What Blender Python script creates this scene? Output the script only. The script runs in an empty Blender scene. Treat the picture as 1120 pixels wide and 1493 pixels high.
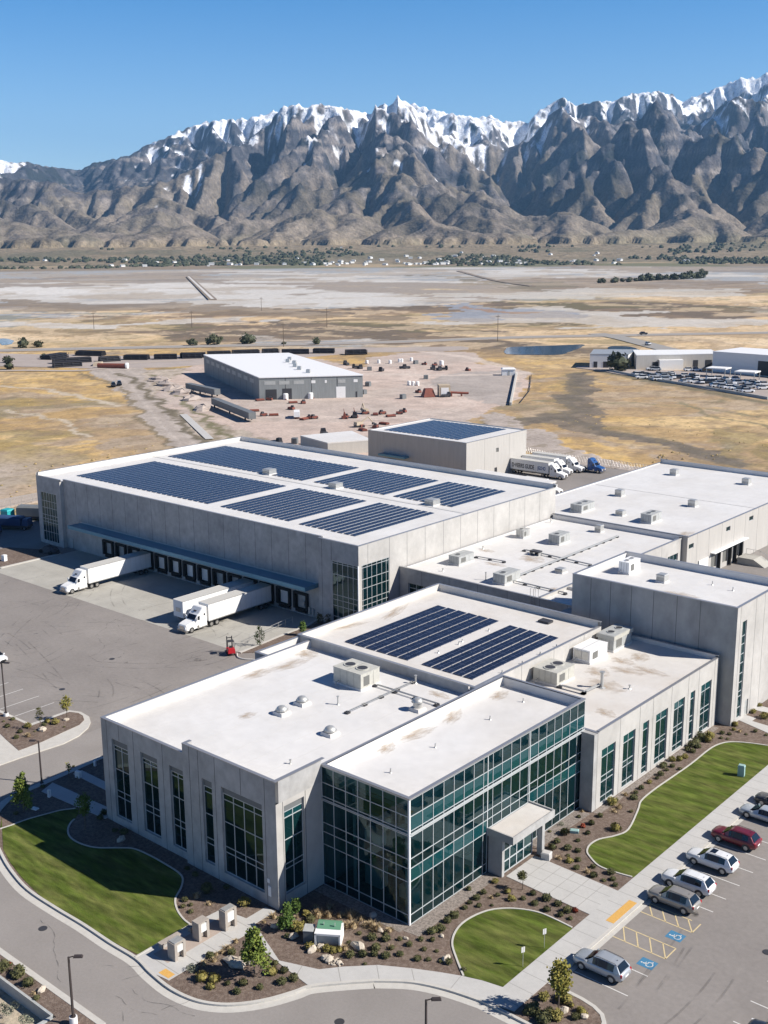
import bpy, math, random, numpy as np
from mathutils import Vector, Matrix
from mathutils.geometry import tessellate_polygon
# ------------------------------------------------------------------ camera, world, sun, exposure
SC = bpy.context.scene
CAM = Vector((58.45, -70.52, 60.0))
cd = bpy.data.cameras.new('camera'); cam = bpy.data.objects.new('camera', cd)
SC.collection.objects.link(cam); SC.camera = cam
pit, rol, yaw = [math.radians(a) for a in (13.32575, -0.41781, 40.91765)]
_f = Vector((0, math.cos(pit), -math.sin(pit))); _u = Vector((0, math.sin(pit), math.cos(pit))); _r = Vector((1, 0, 0))
_R = _r*math.cos(rol) + _u*math.sin(rol); _U = -_r*math.sin(rol) + _u*math.cos(rol)
_A = Vector((math.cos(yaw), -math.sin(yaw), 0)); _B = Vector((math.sin(yaw), math.cos(yaw), 0))
def _w(v): return Vector((v.dot(_A), v.dot(_B), v.z))
RH, UH, FH = _w(_R), _w(_U), _w(_f)
cam.matrix_world = Matrix(((RH.x, UH.x, -FH.x, CAM.x), (RH.y, UH.y, -FH.y, CAM.y), (RH.z, UH.z, -FH.z, CAM.z), (0, 0, 0, 1)))
cd.sensor_fit = 'HORIZONTAL'; cd.sensor_width = 36.0; cd.lens = 36.0*1670.64/1120.0
cd.clip_start = 1.0; cd.clip_end = 200000.0
SUN_AZ, SUN_EL = math.radians(28.6), math.radians(37.6)       # azimuth counted from +X towards +Y
SUN = Vector((math.cos(SUN_AZ)*math.cos(SUN_EL), math.sin(SUN_AZ)*math.cos(SUN_EL), math.sin(SUN_EL)))
W = bpy.data.worlds.new('World'); SC.world = W; W.use_nodes = True
nt = W.node_tree; bg = nt.nodes['Background']; sk = nt.nodes.new('ShaderNodeTexSky')
sk.sky_type = 'NISHITA'; sk.sun_disc = False; sk.sun_elevation = SUN_EL
sk.sun_rotation = math.pi/2 - SUN_AZ; sk.altitude = 1400; sk.air_density = 1.0; sk.dust_density = 0.2; sk.ozone_density = 5.0
# deeper blue with height: multiply the sky by a colour that depends only on the elevation of the direction
tc = nt.nodes.new('ShaderNodeTexCoord'); sx = nt.nodes.new('ShaderNodeSeparateXYZ'); nt.links.new(tc.outputs['Generated'], sx.inputs[0])
cr = nt.nodes.new('ShaderNodeValToRGB'); nt.links.new(sx.outputs['Z'], cr.inputs[0]); el = cr.color_ramp.elements
el[0].position = .04; el[0].color = (1.18, 1.18, 1.18, 1); el[1].position = .9; el[1].color = (.05, .15, .34, 1)
for p_, c_ in ((.10, (.98, 1.10, 1.14, 1)), (.19, (.40, .84, 1.08, 1)), (.25, (.36, .78, 1.02, 1)), (.36, (.14, .34, .62, 1)), (.55, (.06, .18, .42, 1))):
    e_ = el.new(p_); e_.color = c_
mu = nt.nodes.new('ShaderNodeMix'); mu.data_type = 'RGBA'; mu.blend_type = 'MULTIPLY'; mu.inputs[0].default_value = 1.0
nt.links.new(sk.outputs[0], mu.inputs[6]); nt.links.new(cr.outputs[0], mu.inputs[7]); nt.links.new(mu.outputs[2], bg.inputs[0]); bg.inputs[1].default_value = 0.085
sd = bpy.data.lights.new('sun', 'SUN'); sd.energy = 5.0; sd.angle = math.radians(0.5); sd.color = (1.0, 0.94, 0.86)
so = bpy.data.objects.new('sun', sd); SC.collection.objects.link(so); so.rotation_euler = SUN.to_track_quat('Z', 'Y').to_euler()
SC.view_settings.view_transform = 'Standard'; SC.view_settings.look = 'None'; SC.view_settings.gamma = 1.0
SC.view_settings.exposure = 0.66
SC.cycles.max_bounces = 8; SC.cycles.transparent_max_bounces = 12; SC.cycles.volume_bounces = 0
SC.cycles.use_adaptive_sampling = True; SC.cycles.caustics_reflective = False; SC.cycles.caustics_refractive = False
random.seed(7)
# ------------------------------------------------------------------ measured ground positions, metres (X, Y)
D = {}
D['kerb'] = [(-50.03,3.24),(-49.46,-5.61),(-49.31,-9.15),(-47.86,-11.99),(-44.6,-15.0),(-39.53,-17.01),(-35.58,-18.2),(-31.44,-18.98),(-26.76,-19.06),(-22.57,-18.96),(-18.36,-19.04),(-14.8,-18.97),(-14.45,-19.11),(-12.36,-19.4),(-9.27,-19.68),(-6.56,-19.3),(-4.62,-18.33),(-3.18,-16.94),(-2.05,-15.24),(-1.16,-13.27),(-0.68,-11.94),(1.17,-9.77),(2.61,-8.27),(3.06,-7.84),(5.39,-6.11),(8.19,-5.01),(11.25,-4.36),(13.78,-4.08),(10.98,-4.33),(12.63,-4.43),(15.59,-4.14)]
D['lawnA'] = [(-40.02,-16.72),(-37.07,-17.69),(-33.84,-18.47),(-29.67,-19.12),(-24.84,-19.37),(-20.75,-19.26),(-17.08,-19.01),(-15.01,-18.81)]
D['edgeA2'] = [(-15.11,-12.66),(-16.27,-12.51),(-17.87,-11.94),(-19.44,-10.89),(-20.51,-9.34),(-21.65,-8.19),(-22.9,-7.73),(-25.07,-7.57),(-27.45,-7.53),(-29.82,-7.76),(-31.12,-8.61),(-33.04,-10.14),(-35.11,-10.69),(-36.95,-10.54),(-38.41,-9.77),(-39.35,-8.79),(-39.73,-8.07)]
D['edgeA1'] = [(-43.96,-14.34),(-43.71,-13.05),(-43.57,-11.38),(-42.93,-9.09),(-42.51,-7.84),(-41.63,-6.57)]
D['edgeC'] = [(8.08,-2.7),(6.31,-1.28),(4.58,0.32),(3.63,2.24),(3.45,4.21),(3.98,6.36),(5.06,7.76),(6.48,8.71),(7.93,9.2),(9.66,9.22),(11.31,9.11)]
D['edgeD'] = [(11.28,20.02),(9.65,19.72),(7.83,19.71),(6.24,20.63),(5.48,21.37),(5.04,22.64),(5.18,24.21),(6.1,25.95),(6.46,27.98),(6.16,30.27),(6.52,29.82),(5.18,32.35),(4.44,34.44),(4.27,37.68),(4.37,41.87),(4.47,46.26),(4.35,51.35),(4.68,53.66),(5.48,55.01),(7.13,56.05),(9.32,56.87)]
D['shrubs'] = [('g',0.59,8.05),('Y',1.77,10.74),('g',2.03,8.49),('g',2.07,7.34),('t',3.08,8.34),('y',3.72,10.07),('y',4.74,9.24),('s',5.43,10.07),('g',5.69,11.32),('g',7.15,11.37),('g',6.75,10.03),('g',8.43,11.35),('g',8.16,9.89),('g',9.62,10.97),('r',10.19,11.45),('g',9.54,9.99),('s',10.48,10.15),('g',2.2,5.35),('g',3.01,6.42),('g',2.03,6.3),('s',3.82,7.31),('s',3.27,9.01),('g',2.26,3.69),('g',2.29,2.62),('G',2.29,0.42),('g',2.63,1.17),('s',2.16,-1.06),('g',3.01,-0.48),('s',3.31,-2.0),('s',4.27,-1.49),('g',3.77,-3.51),('s',4.5,-2.9),('g',6.08,-2.11),('s',5.45,-2.43),('s',0.76,-2.25),('g',1.88,-2.32),('g',2.17,-3.92),('g',1.42,-4.9),('t',1.03,-3.67),('g',-0.18,-3.04),('g',0.01,-4.66),('g',0.48,-5.35),('g',-0.24,-6.04),('g',-1.01,-6.83),('g',-1.23,-3.7),('t',-0.79,-1.86),('T',-1.72,-2.37),('s',0.74,-6.84),('s',7.63,-2.05),('g',-9.56,-4.82),('y',-8.18,-4.94),('T',-7.19,-4.36),('T',-6.47,-3.74),('T',-5.7,-3.1),('T',-4.87,-2.52),('T',-3.89,-2.2),('G',-7.23,-5.27),('t',-8.57,-5.65),('t',-10.31,-8.12),('t',-10.19,-7.02),('Y',-7.14,-6.93),('g',-7.09,-8.34),('y',-4.47,-8.24),('t',-3.51,-8.01),('Y',-3.04,-7.5),('Y',-2.48,-7.25),('y',-2.21,-6.92),('t',-1.99,-6.38),('T',-4.13,-3.9),('T',-3.63,-3.47),('t',-2.91,-2.62),('T',-2.37,-2.41),('t',-1.91,-2.76),('s',-0.78,-2.4),('t',-0.87,-1.63),('g',-1.21,-3.73),('s',-2.56,-3.91),('g',-0.16,-2.96),('s',-2.34,-5.52),('g',0.08,-4.63),('s',1.04,-3.7),('g',-0.22,-6.03),('g',0.48,-5.32),('g',-0.97,-6.78),('g',1.38,-4.91),('g',-5.11,-11.75),('g',-3.73,-12.01),('Y',-4.38,-12.88),('g',-2.38,-12.26),('g',-2.87,-13.2),('t',-8.53,-3.3),('t',-7.44,-2.64),('g',-18.52,-10.49),('T',-18.11,-9.46),('t',-16.34,-9.46),('s',-17.52,-10.63),('s',-16.65,-11.36),('s',-17.86,-11.28),('Y',-13.77,-7.38),('t',-9.99,-11.82),('t',-9.79,-12.84),('g',-9.02,-13.17),('t',-9.94,-14.14),('t',-9.75,-13.59),('t',-9.4,-14.84),('t',-9.75,-15.7),('P',-9.83,-16.89),('Y',-8.25,-17.21),('Y',-7.24,-16.72),('y',-6.82,-17.42),('g',-6.14,-16.21),('g',-5.15,-15.37),('g',-4.74,-16.44),('g',-3.7,-14.85),('g',-10.13,-14.68),('g',-17.15,-6.56),('G',-18.18,-8.13),('g',-21.14,-7.04),('g',-22.64,-6.83),('Y',1.89,31.75),('T',3.43,31.42),('t',3.47,30.37),('g',2.78,28.48),('T',2.5,34.48),('g',3.14,35.58),('g',3.07,36.96),('g',3.62,34.3),('s',4.82,31.51),('y',3.13,38.75),('g',3.23,40.31),('g',3.11,41.42),('g',3.12,42.95),('g',3.16,44.23),('y',3.03,46.33),('y',3.11,47.36),('g',3.17,49.37),('g',3.1,50.98),('Y',3.14,53.39),('Y',2.93,54.6),('s',4.08,55.22),('g',3.58,56.56),('s',4.39,56.88),('s',1.66,54.96),('Y',3.74,59.94),('y',4.24,58.54),('t',5.0,58.46),('g',6.48,59.7),('s',7.97,59.53),('s',4.8,55.47),('y',3.83,65.29),('y',3.6,67.84),('Y',5.64,64.5),('t',0.83,28.16),('g',1.17,26.86),('s',5.95,58.19),('s',4.15,44.12),('G',1.87,22.9),('g',2.23,20.93),('G',2.51,19.59),('g',3.75,20.48),('g',3.72,22.51),('g',4.81,20.74),('g',3.71,24.45),('T',4.16,18.36),('Y',5.21,18.49),('g',5.73,19.23),('s',4.49,19.4),('g',6.42,17.88),('t',7.59,17.99),('g',7.53,19.12),('g',8.4,17.67),('g',9.42,19.25),('s',9.55,17.65),('g',10.11,18.4),('g',10.83,17.61),('P',0.67,24.22),('s',0.51,22.24),('r',2.59,25.33),('Y',5.55,26.99),('g',2.94,26.47),('Y',14.82,-0.88),('G',15.07,-2.85),('g',15.69,-2.91),('G',16.2,-2.28),('Y',16.88,-2.28),('g',15.72,0.09),('Y',16.35,0.01),('y',17.05,-0.19),('Y',17.89,-0.27),('y',18.19,-0.4),('g',18.06,-1.28),('y',15.81,-0.24),('g',14.78,-3.29),('G',16.39,-3.27),('G',-22.24,-27.16),('r',-22.33,-26.4),('G',-20.46,-26.75),('G',-18.75,-26.9),('t',-17.35,-27.28),('s',-16.65,-27.5),('P',-16.77,-29.99),('P',-17.41,-30.14),('P',-14.88,-29.74),('P',-16.93,-29.34),('P',-14.44,-29.47),('g',-68.13,2.09),('g',-66.62,0.37),('Y',-64.64,2.02),('g',-63.51,3.7),('Y',-62.83,5.01),('y',-63.9,4.49),('g',-62.75,-0.72),('g',-63.86,0.49),('T',-62.09,0.54),('s',-62.68,1.83),('s',-61.04,5.03),('s',-68.53,1.0),('Y',-137.76,45.58),('G',-136.89,43.44),('G',-138.74,51.83),('G',-139.82,53.38),('g',-138.63,49.54),('s',-140.4,49.27),('G',-145.98,50.81),('g',-38.25,-5.34),('g',-37.66,-6.24),('g',-37.3,-5.24),('s',-45.55,-11.47),('g',-48.8,-6.04),('s',-47.79,-2.01),('s',-49.1,1.02),('g',-34.29,-6.81),('g',-33.18,-6.54),('s',-50.52,-0.8)]
D['trees'] = [('maple',-5.18,-14.06,4.22),('young',16.59,-1.56,4.53),('column',-7.95,-7.73,2.63),('topiary',4.44,11.38,1.74),('dark1',-45.38,-10.62,4.61),('birch',-37.13,-8.53,3.93),('isl1',-62.74,6.59,3.29),('isl2',-62.64,2.6,3.11),('dock1',-64.24,41.9,2.26),('dock2',-62.4,49.36,2.17),('entr',-9.14,-5.24,1.07)]
D['rocks'] = [(-9.11,-7.98),(-6.68,-7.99),(-4.06,-8.36),(-3.8,-7.56),(-8.06,-7.09),(-1.35,-2.41),(-3.49,-0.97),(-1.96,-8.41),(-1.45,-8.2),(-2.32,-8.49),(-1.09,-8.12),(-7.74,-14.19),(-7.66,-13.56),(-8.94,-7.64),(5.63,-1.86),(3.25,0.54),(1.04,-1.78),(-1.57,-2.38),(16.92,-1.09),(18.5,-0.72),(-17.25,-26.67),(-32.24,-7.55),(-62.73,6.45),(-62.41,2.72)]
D['island_l'] = [(-72.38,2.8),(-65.37,2.89),(-65.46,8.58),(-63.64,9.31),(-61.54,9.12),(-59.88,8.23),(-58.7,6.99),(-57.47,4.76),(-56.8,2.18),(-57.71,-3.61),(-57.83,-5.97)]
D['island_l_bed'] = [(-63.24,-1.83),(-59.51,-2.61),(-59.53,0.58),(-60.07,4.38),(-60.33,6.74),(-60.97,8.08),(-62.35,8.84),(-63.57,8.98),(-64.82,8.56),(-64.85,2.95),(-71.83,2.47)]
D['eq'] = [(-255.3,211.0),(-247.6,211.2),(-236.7,205.5),(-234.5,208.3),(-240.3,222.7),(-224.4,209.7),(-219.4,208.3),(-219.4,210.9),(-218.1,211.9),(-209.8,218.4),(-209.1,222.8),(-211.3,231.1),(-193.7,208.2),(-187.7,203.3),(-252.0,235.2),(-248.2,236.9),(-255.9,248.7),(-261.7,240.8),(-264.9,235.0),(-267.0,232.1),(-187.8,172.3),(-183.8,174.2),(-182.9,176.2),(-182.1,178.9),(-170.7,179.8),(-191.3,188.9),(-191.0,167.7),(-265.1,293.1),(-248.6,271.8)]
D['eq3'] = [(-329.5,349.2),(-315.1,340.4),(-312.5,340.5),(-303.8,337.6),(-296.9,338.3),(-295.9,353.0),(-294.6,354.0),(-304.9,373.7),(-298.5,372.5),(-292.4,373.1),(-290.7,376.4),(-282.1,358.7),(-277.5,357.6),(-276.5,360.2),(-265.7,364.7),(-260.8,326.9),(-264.0,291.8),(-227.0,270.6),(-233.7,288.3),(-227.1,286.7),(-216.9,284.8),(-212.8,232.5),(-207.2,231.7),(-206.6,234.8),(-200.3,232.0),(-201.8,238.5),(-210.1,219.2),(-208.8,222.7),(-190.8,217.4),(-188.3,210.2),(-193.5,208.3),(-203.5,242.5)]
D['tanks'] = [(-325.6,360.3),(-322.9,362.3),(-321.9,365.1),(-321.4,368.6),(-316.3,367.3),(-315.6,369.8),(-316.8,375.2),(-316.5,379.6),(-315.7,383.4),(-255.6,305.8),(-252.9,305.6),(-250.4,305.3),(-248.9,306.4)]
D['bushes_far'] = [(-548.6,305.3),(-545.4,313.3),(-477.0,251.8),(-449.1,235.2),(-481.8,275.8),(-476.9,373.8),(-470.7,386.0),(-459.1,402.2),(-422.9,424.0),(-438.6,412.6)]
D['rcars'] = [(-194.1,394.4),(-191.9,394.4),(-189.1,394.0),(-186.4,393.6),(-183.6,392.4),(-185.9,400.6),(-183.1,398.6),(-179.7,395.3),(-181.9,403.6),(-198.3,417.6),(-195.7,416.8),(-174.9,392.5),(-173.2,393.8),(-173.2,402.0),(-169.9,400.4),(-167.3,400.0),(-164.0,385.1),(-160.3,384.1),(-157.3,384.2),(-156.3,387.2),(-160.0,399.9),(-148.95,378.1),(-146.6,376.3),(-148.66,385.6),(-143.18,375.4),(-140.35,374.0),(-143.39,382.4),(-137.01,373.1),(-133.12,369.3),(-129.88,368.5),(-144.28,392.7),(-142.51,395.6),(-139.11,392.9),(-134.95,381.7),(-136.24,391.5),(-129.01,381.4),(-180.3,426.7),(-182.8,424.8),(-151.1,402.8),(-176.7,383.2),(-178.6,399.5),(-164.3,381.1),(-185.6,384.4),(-154.0,400.6)]
D['rlot'] = [(-236.1,412.6),(-230.8,416.6),(-219.1,415.8),(-202.5,416.2),(-172.2,432.8),(-143.33,420.6),(-118.36,361.1),(-125.61,361.9),(-145.15,366.9),(-170.3,380.3),(-192.7,391.2),(-202.6,394.8),(-217.9,402.7),(-232.1,406.0)]
D['rwall'] = [(-212.0,402.7),(-174.1,381.3),(-170.3,380.3),(-152.1,372.0),(-146.36,369.4),(-124.56,359.5),(-115.79,355.0)]
D['yard'] = [(-365.7,272.5),(-391.2,311.0),(-379.8,363.3),(-316.3,347.2),(-342.5,382.0),(-343.4,429.0),(-311.9,437.5),(-279.0,395.3),(-236.1,371.0),(-202.8,318.9),(-189.8,290.2),(-180.1,253.0),(-155.2,208.7),(-149.37,169.4),(-186.5,168.1),(-231.3,183.2),(-268.9,194.0),(-321.5,227.3)]
D['yard_dark'] = [(-258.4,324.7),(-264.4,340.9),(-262.9,359.6),(-253.5,371.2),(-237.9,365.3),(-185.2,281.9),(-190.8,280.5),(-197.2,278.4),(-216.3,295.0),(-241.0,311.0)]
D['dirtroad'] = [(-418.7,260.2),(-412.6,284.6),(-345.1,238.6),(-212.3,159.3),(-185.8,140.26),(-176.5,122.51),(-265.7,175.5),(-337.5,215.0)]
D['pondr'] = [(-318.3,472.6),(-316.0,483.4),(-305.1,500.7),(-295.0,517.5),(-282.8,489.9),(-276.5,468.9),(-274.4,457.4),(-297.1,442.2)]
D['pondr2'] = [(-275.5,513.1),(-269.5,521.2),(-252.2,507.1),(-244.0,488.1),(-251.6,479.2),(-261.3,488.5)]
D['pondl'] = [(-618.7,332.4),(-603.3,332.2),(-577.4,315.7),(-578.0,307.9)]
D['hwy'] = [(-552.0,274.7),(-542.9,286.7),(-473.1,370.6),(-399.5,458.9),(-355.8,534.0),(-311.8,585.4),(-244.3,661.2),(-225.3,681.8)]
D['ramp'] = [(-296.6,566.8),(-238.2,514.1),(-198.5,487.7),(-184.3,483.8)]
D['frontage'] = [(-445.9,228.2),(-413.5,254.6),(-423.7,286.6),(-410.3,318.1)]
D['causeway'] = [(-1545.3,1259.7),(-884.9,743.1),(-1345.5,1780.3),(-967.2,1371.7),(-797.5,1219.2)]
D['treerow'] = [(-775.2,1356.0),(-754.4,1624.0)]
D['leftroad'] = [(-186.5,71.64),(-186.4,82.29),(-182.0,79.62),(-179.4,67.39)]
# ------------------------------------------------------------------ helpers
COL = SC.collection
def tag(o, label=None, cat=None, group=None, kind=None):
    if label: o['label'] = label
    if cat: o['category'] = cat
    if group: o['group'] = group
    if kind: o['kind'] = kind
    return o
def thing(name, label, cat, loc=(0, 0, 0), rz=0.0, group=None):
    o = bpy.data.objects.new(name, None); COL.objects.link(o); o.empty_display_size = .3
    o.location = loc; o.rotation_euler = (0, 0, rz)
    return tag(o, label, cat, group)
def copy_tree(o, parent=None):
    c = o.copy(); COL.objects.link(c); c.parent = parent
    for ch in list(o.children): copy_tree(ch, c)
    return c
def place(proto, first, loc, rz=0.0, s=1.0, label=None, group=None):
    o = proto if first else copy_tree(proto)
    o.location = loc; o.rotation_euler = (0, 0, rz)
    o.scale = (s, s, s) if not isinstance(s, tuple) else s
    if label: o['label'] = label
    if group: o['group'] = group
    return o
class MB:
    def __init__(self): self.v = []; self.f = []; self.m = []
    def add(self, vs, fs, m=0):
        n = len(self.v); self.v += [tuple(p) for p in vs]
        for q in fs: self.f.append([n+i for i in q]); self.m.append(m)
        return self
    def quad(self, a, b, c, d, m=0): return self.add([a, b, c, d], [(0, 1, 2, 3)], m)
    def box(self, x0, y0, z0, x1, y1, z1, m=0):
        x0, x1 = min(x0, x1), max(x0, x1); y0, y1 = min(y0, y1), max(y0, y1); z0, z1 = min(z0, z1), max(z0, z1)
        return self.add([(x0, y0, z0), (x1, y0, z0), (x1, y1, z0), (x0, y1, z0), (x0, y0, z1), (x1, y0, z1), (x1, y1, z1), (x0, y1, z1)],
                        [(0, 3, 2, 1), (4, 5, 6, 7), (0, 1, 5, 4), (1, 2, 6, 5), (2, 3, 7, 6), (3, 0, 4, 7)], m)
    def rbox(self, c, s, rz=0.0, m=0, top=1.0):
        """box centred on c in plan, standing on c.z, size s, turned by rz, upper face scaled by top"""
        ca, sa = math.cos(rz), math.sin(rz); vs = []
        for z, k in ((0, 1.0), (s[2], top)):
            for dx, dy in ((-1, -1), (1, -1), (1, 1), (-1, 1)):
                x, y = dx*s[0]/2*k, dy*s[1]/2*k
                vs.append((c[0]+x*ca-y*sa, c[1]+x*sa+y*ca, c[2]+z))
        return self.add(vs, [(0, 3, 2, 1), (4, 5, 6, 7), (0, 1, 5, 4), (1, 2, 6, 5), (2, 3, 7, 6), (3, 0, 4, 7)], m)
    def prism(self, poly, z0, z1, m=0, mt=None):
        n = len(poly); A = sum(poly[i][0]*poly[(i+1) % n][1]-poly[(i+1) % n][0]*poly[i][1] for i in range(n))
        if A < 0: poly = poly[::-1]
        tris = tessellate_polygon([[Vector((p[0], p[1], 0)) for p in poly]])
        vs = [(p[0], p[1], z1) for p in poly]
        fs = []
        for t in tris:
            a, b, c = [poly[i] for i in t]
            cr = (b[0]-a[0])*(c[1]-a[1])-(b[1]-a[1])*(c[0]-a[0])
            fs.append(t if cr > 0 else t[::-1])
        self.add(vs, fs, m if mt is None else mt)
        if z0 < z1:
            vs = [(p[0], p[1], z0) for p in poly]+[(p[0], p[1], z1) for p in poly]
            self.add(vs, [(i, (i+1) % n, n+(i+1) % n, n+i) for i in range(n)], m)
        return self
    def cyl(self, x, y, z0, z1, r0, r1=None, n=12, m=0, cap=True):
        r1 = r0 if r1 is None else r1; vs = []
        for z, r in ((z0, r0), (z1, r1)):
            vs += [(x+r*math.cos(2*math.pi*i/n), y+r*math.sin(2*math.pi*i/n), z) for i in range(n)]
        fs = [(i, (i+1) % n, n+(i+1) % n, n+i) for i in range(n)]
        if cap: fs += [tuple(range(n, 2*n)), tuple(range(n-1, -1, -1))]
        return self.add(vs, fs, m)
    def tube(self, p, q, r, r2=None, n=6, m=0):
        r2 = r if r2 is None else r2
        p, q = Vector(p), Vector(q); d = (q-p).normalized()
        a = d.orthogonal().normalized(); b = d.cross(a); vs = []
        for c, rr in ((p, r), (q, r2)):
            vs += [c+(a*math.cos(2*math.pi*i/n)+b*math.sin(2*math.pi*i/n))*rr for i in range(n)]
        return self.add(vs, [(i, (i+1) % n, n+(i+1) % n, n+i) for i in range(n)]+[tuple(range(n-1, -1, -1)), tuple(range(n, 2*n))], m)
    def ball(self, c, r, n=10, k=6, m=0, z0=-1.0, jit=0.0):
        rx, ry, rz = (r, r, r) if not isinstance(r, tuple) else r; vs = []
        for j in range(k+1):
            ph = math.asin(max(-1, min(1, z0+(1-z0)*j/k))) if z0 > -1 else -math.pi/2+math.pi*j/k
            for i in range(n):
                t = 2*math.pi*i/n; s = 1+random.uniform(-jit, jit)
                vs.append((c[0]+rx*math.cos(ph)*math.cos(t)*s, c[1]+ry*math.cos(ph)*math.sin(t)*s, c[2]+rz*math.sin(ph)*s))
        fs = [(j*n+i, j*n+(i+1) % n, (j+1)*n+(i+1) % n, (j+1)*n+i) for j in range(k) for i in range(n)]
        return self.add(vs, fs, m)
    def strip(self, pts, w, z, m=0, closed=False):
        """flat ribbon along pts"""
        L = offs(pts, w/2, closed); R = offs(pts, -w/2, closed); n = len(pts)
        vs = [(a[0], a[1], z) for a in L]+[(a[0], a[1], z) for a in R]
        return self.add(vs, [(n+i, n+(i+1) % n, (i+1) % n, i) for i in range(n if closed else n-1)], m)
    def kerb(self, pts, w, z0, z1, m=0, closed=False):
        L = offs(pts, w/2, closed); R = offs(pts, -w/2, closed); n = len(pts)
        vs = [(a[0], a[1], z1) for a in L]+[(a[0], a[1], z1) for a in R]+[(a[0], a[1], z0) for a in L]+[(a[0], a[1], z0) for a in R]
        fs = []
        for i in range(n if closed else n-1):
            j = (i+1) % n; fs += [(n+i, n+j, j, i), (i, j, 2*n+j, 2*n+i), (n+j, n+i, 3*n+i, 3*n+j)]
        if not closed: fs += [(0, 2*n, 3*n, n), (n-1, 2*n-1, 4*n-1, 3*n-1)]
        return self.add(vs, fs, m)
    def build(self, name, mats, parent=None, smooth=False, loc=None):
        me = bpy.data.meshes.new(name); me.from_pydata(self.v, [], self.f)
        mats = mats if isinstance(mats, (list, tuple)) else [mats]
        for x in mats: me.materials.append(x)
        me.polygons.foreach_set('material_index', self.m)
        if smooth: me.polygons.foreach_set('use_smooth', [True]*len(me.polygons))
        me.update(); o = bpy.data.objects.new(name, me); COL.objects.link(o)
        if parent is not None: o.parent = parent
        if loc: o.location = loc
        return o
def offs(pts, d, closed=False):
    n = len(pts); out = []
    for i in range(n):
        a = pts[(i-1) % n] if (closed or i > 0) else pts[i]; b = pts[(i+1) % n] if (closed or i < n-1) else pts[i]
        dx, dy = b[0]-a[0], b[1]-a[1]; l = math.hypot(dx, dy) or 1
        out.append((pts[i][0]-dy/l*d, pts[i][1]+dx/l*d))
    return out
def smoothp(pts, k=5, closed=False):
    n = len(pts); out = []
    for i in range(n if closed else n-1):
        g = lambda j: pts[j % n] if closed else pts[max(0, min(n-1, j))]
        p0, p1, p2, p3 = g(i-1), g(i), g(i+1), g(i+2)
        for t in range(k):
            t /= k
            out.append(tuple(.5*((2*p1[c])+(-p0[c]+p2[c])*t+(2*p0[c]-5*p1[c]+4*p2[c]-p3[c])*t*t+(-p0[c]+3*p1[c]-3*p2[c]+p3[c])*t**3) for c in (0, 1)))
    if not closed: out.append(tuple(pts[-1]))
    return out
def struct(name, mb, mat, kind='structure', **k): return tag(mb.build(name, mat, **k), kind=kind)
# ---- materials
def mat(name, col, rough=.8, spec=.3, metal=0.0, amt=0.0, scale=1.0, col2=None, thr=None, bump=0.0, bscale=20.0, detail=5, coat=0.0, emit=None, stretch=None, amt2=0, scale2=.2):
    m = bpy.data.materials.new(name); m.use_nodes = True; t = m.node_tree; b = t.nodes['Principled BSDF']
    b.inputs['Base Color'].default_value = (*col, 1); b.inputs['Roughness'].default_value = rough
    b.inputs['Specular IOR Level'].default_value = spec; b.inputs['Metallic'].default_value = metal; b.inputs['Coat Weight'].default_value = coat
    b.inputs['Coat Roughness'].default_value = .04
    geo = t.nodes.new('ShaderNodeNewGeometry'); pos = geo.outputs['Position']
    if stretch:
        mp = t.nodes.new('ShaderNodeMapping'); mp.inputs['Scale'].default_value = stretch; t.links.new(pos, mp.inputs[0]); pos = mp.outputs[0]
    last = None
    def noise(sc, det=detail):
        n = t.nodes.new('ShaderNodeTexNoise'); n.inputs['Scale'].default_value = sc; n.inputs['Detail'].default_value = det
        n.inputs['Roughness'].default_value = .6; t.links.new(pos, n.inputs['Vector']); return n.outputs[0]
    def mixc(fac, a, c2, mode='MIX'):
        x = t.nodes.new('ShaderNodeMix'); x.data_type = 'RGBA'; x.blend_type = mode
        if hasattr(fac, 'links'): t.links.new(fac, x.inputs[0])
        else: x.inputs[0].default_value = fac
        for s, q in ((6, a), (7, c2)):
            if hasattr(q, 'links'): t.links.new(q, x.inputs[s])
            else: x.inputs[s].default_value = (*q, 1)
        return x.outputs[2]
    def ramp(src, lo, hi, a=0.0, c2=1.0):
        x = t.nodes.new('ShaderNodeMapRange'); x.inputs[1].default_value = lo; x.inputs[2].default_value = hi
        x.inputs[3].default_value = a; x.inputs[4].default_value = c2; t.links.new(src, x.inputs[0]); return x.outputs[0]
    if col2 is not None:
        lo, hi = thr or (.4, .6); last = mixc(ramp(noise(scale), lo, hi), col, col2)
    cur = last if last is not None else col
    for am, sc in ((amt, scale*3.1 if col2 is not None else scale), (amt2, scale2)):
        if am:
            v = ramp(noise(sc), .25, .75, 1-am, 1+am); cb = t.nodes.new('ShaderNodeCombineColor')
            for i in range(3): t.links.new(v, cb.inputs[i])
            cur = mixc(1.0, cur, cb.outputs[0], 'MULTIPLY')
    if hasattr(cur, 'links'): t.links.new(cur, b.inputs['Base Color'])
    if bump:
        bp = t.nodes.new('ShaderNodeBump'); bp.inputs['Strength'].default_value = 1.0; bp.inputs['Distance'].default_value = bump
        t.links.new(noise(bscale, 3), bp.inputs['Height']); t.links.new(bp.outputs[0], b.inputs['Normal'])
    if emit: b.inputs['Emission Color'].default_value = (*col, 1); b.inputs['Emission Strength'].default_value = emit
    return m
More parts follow.
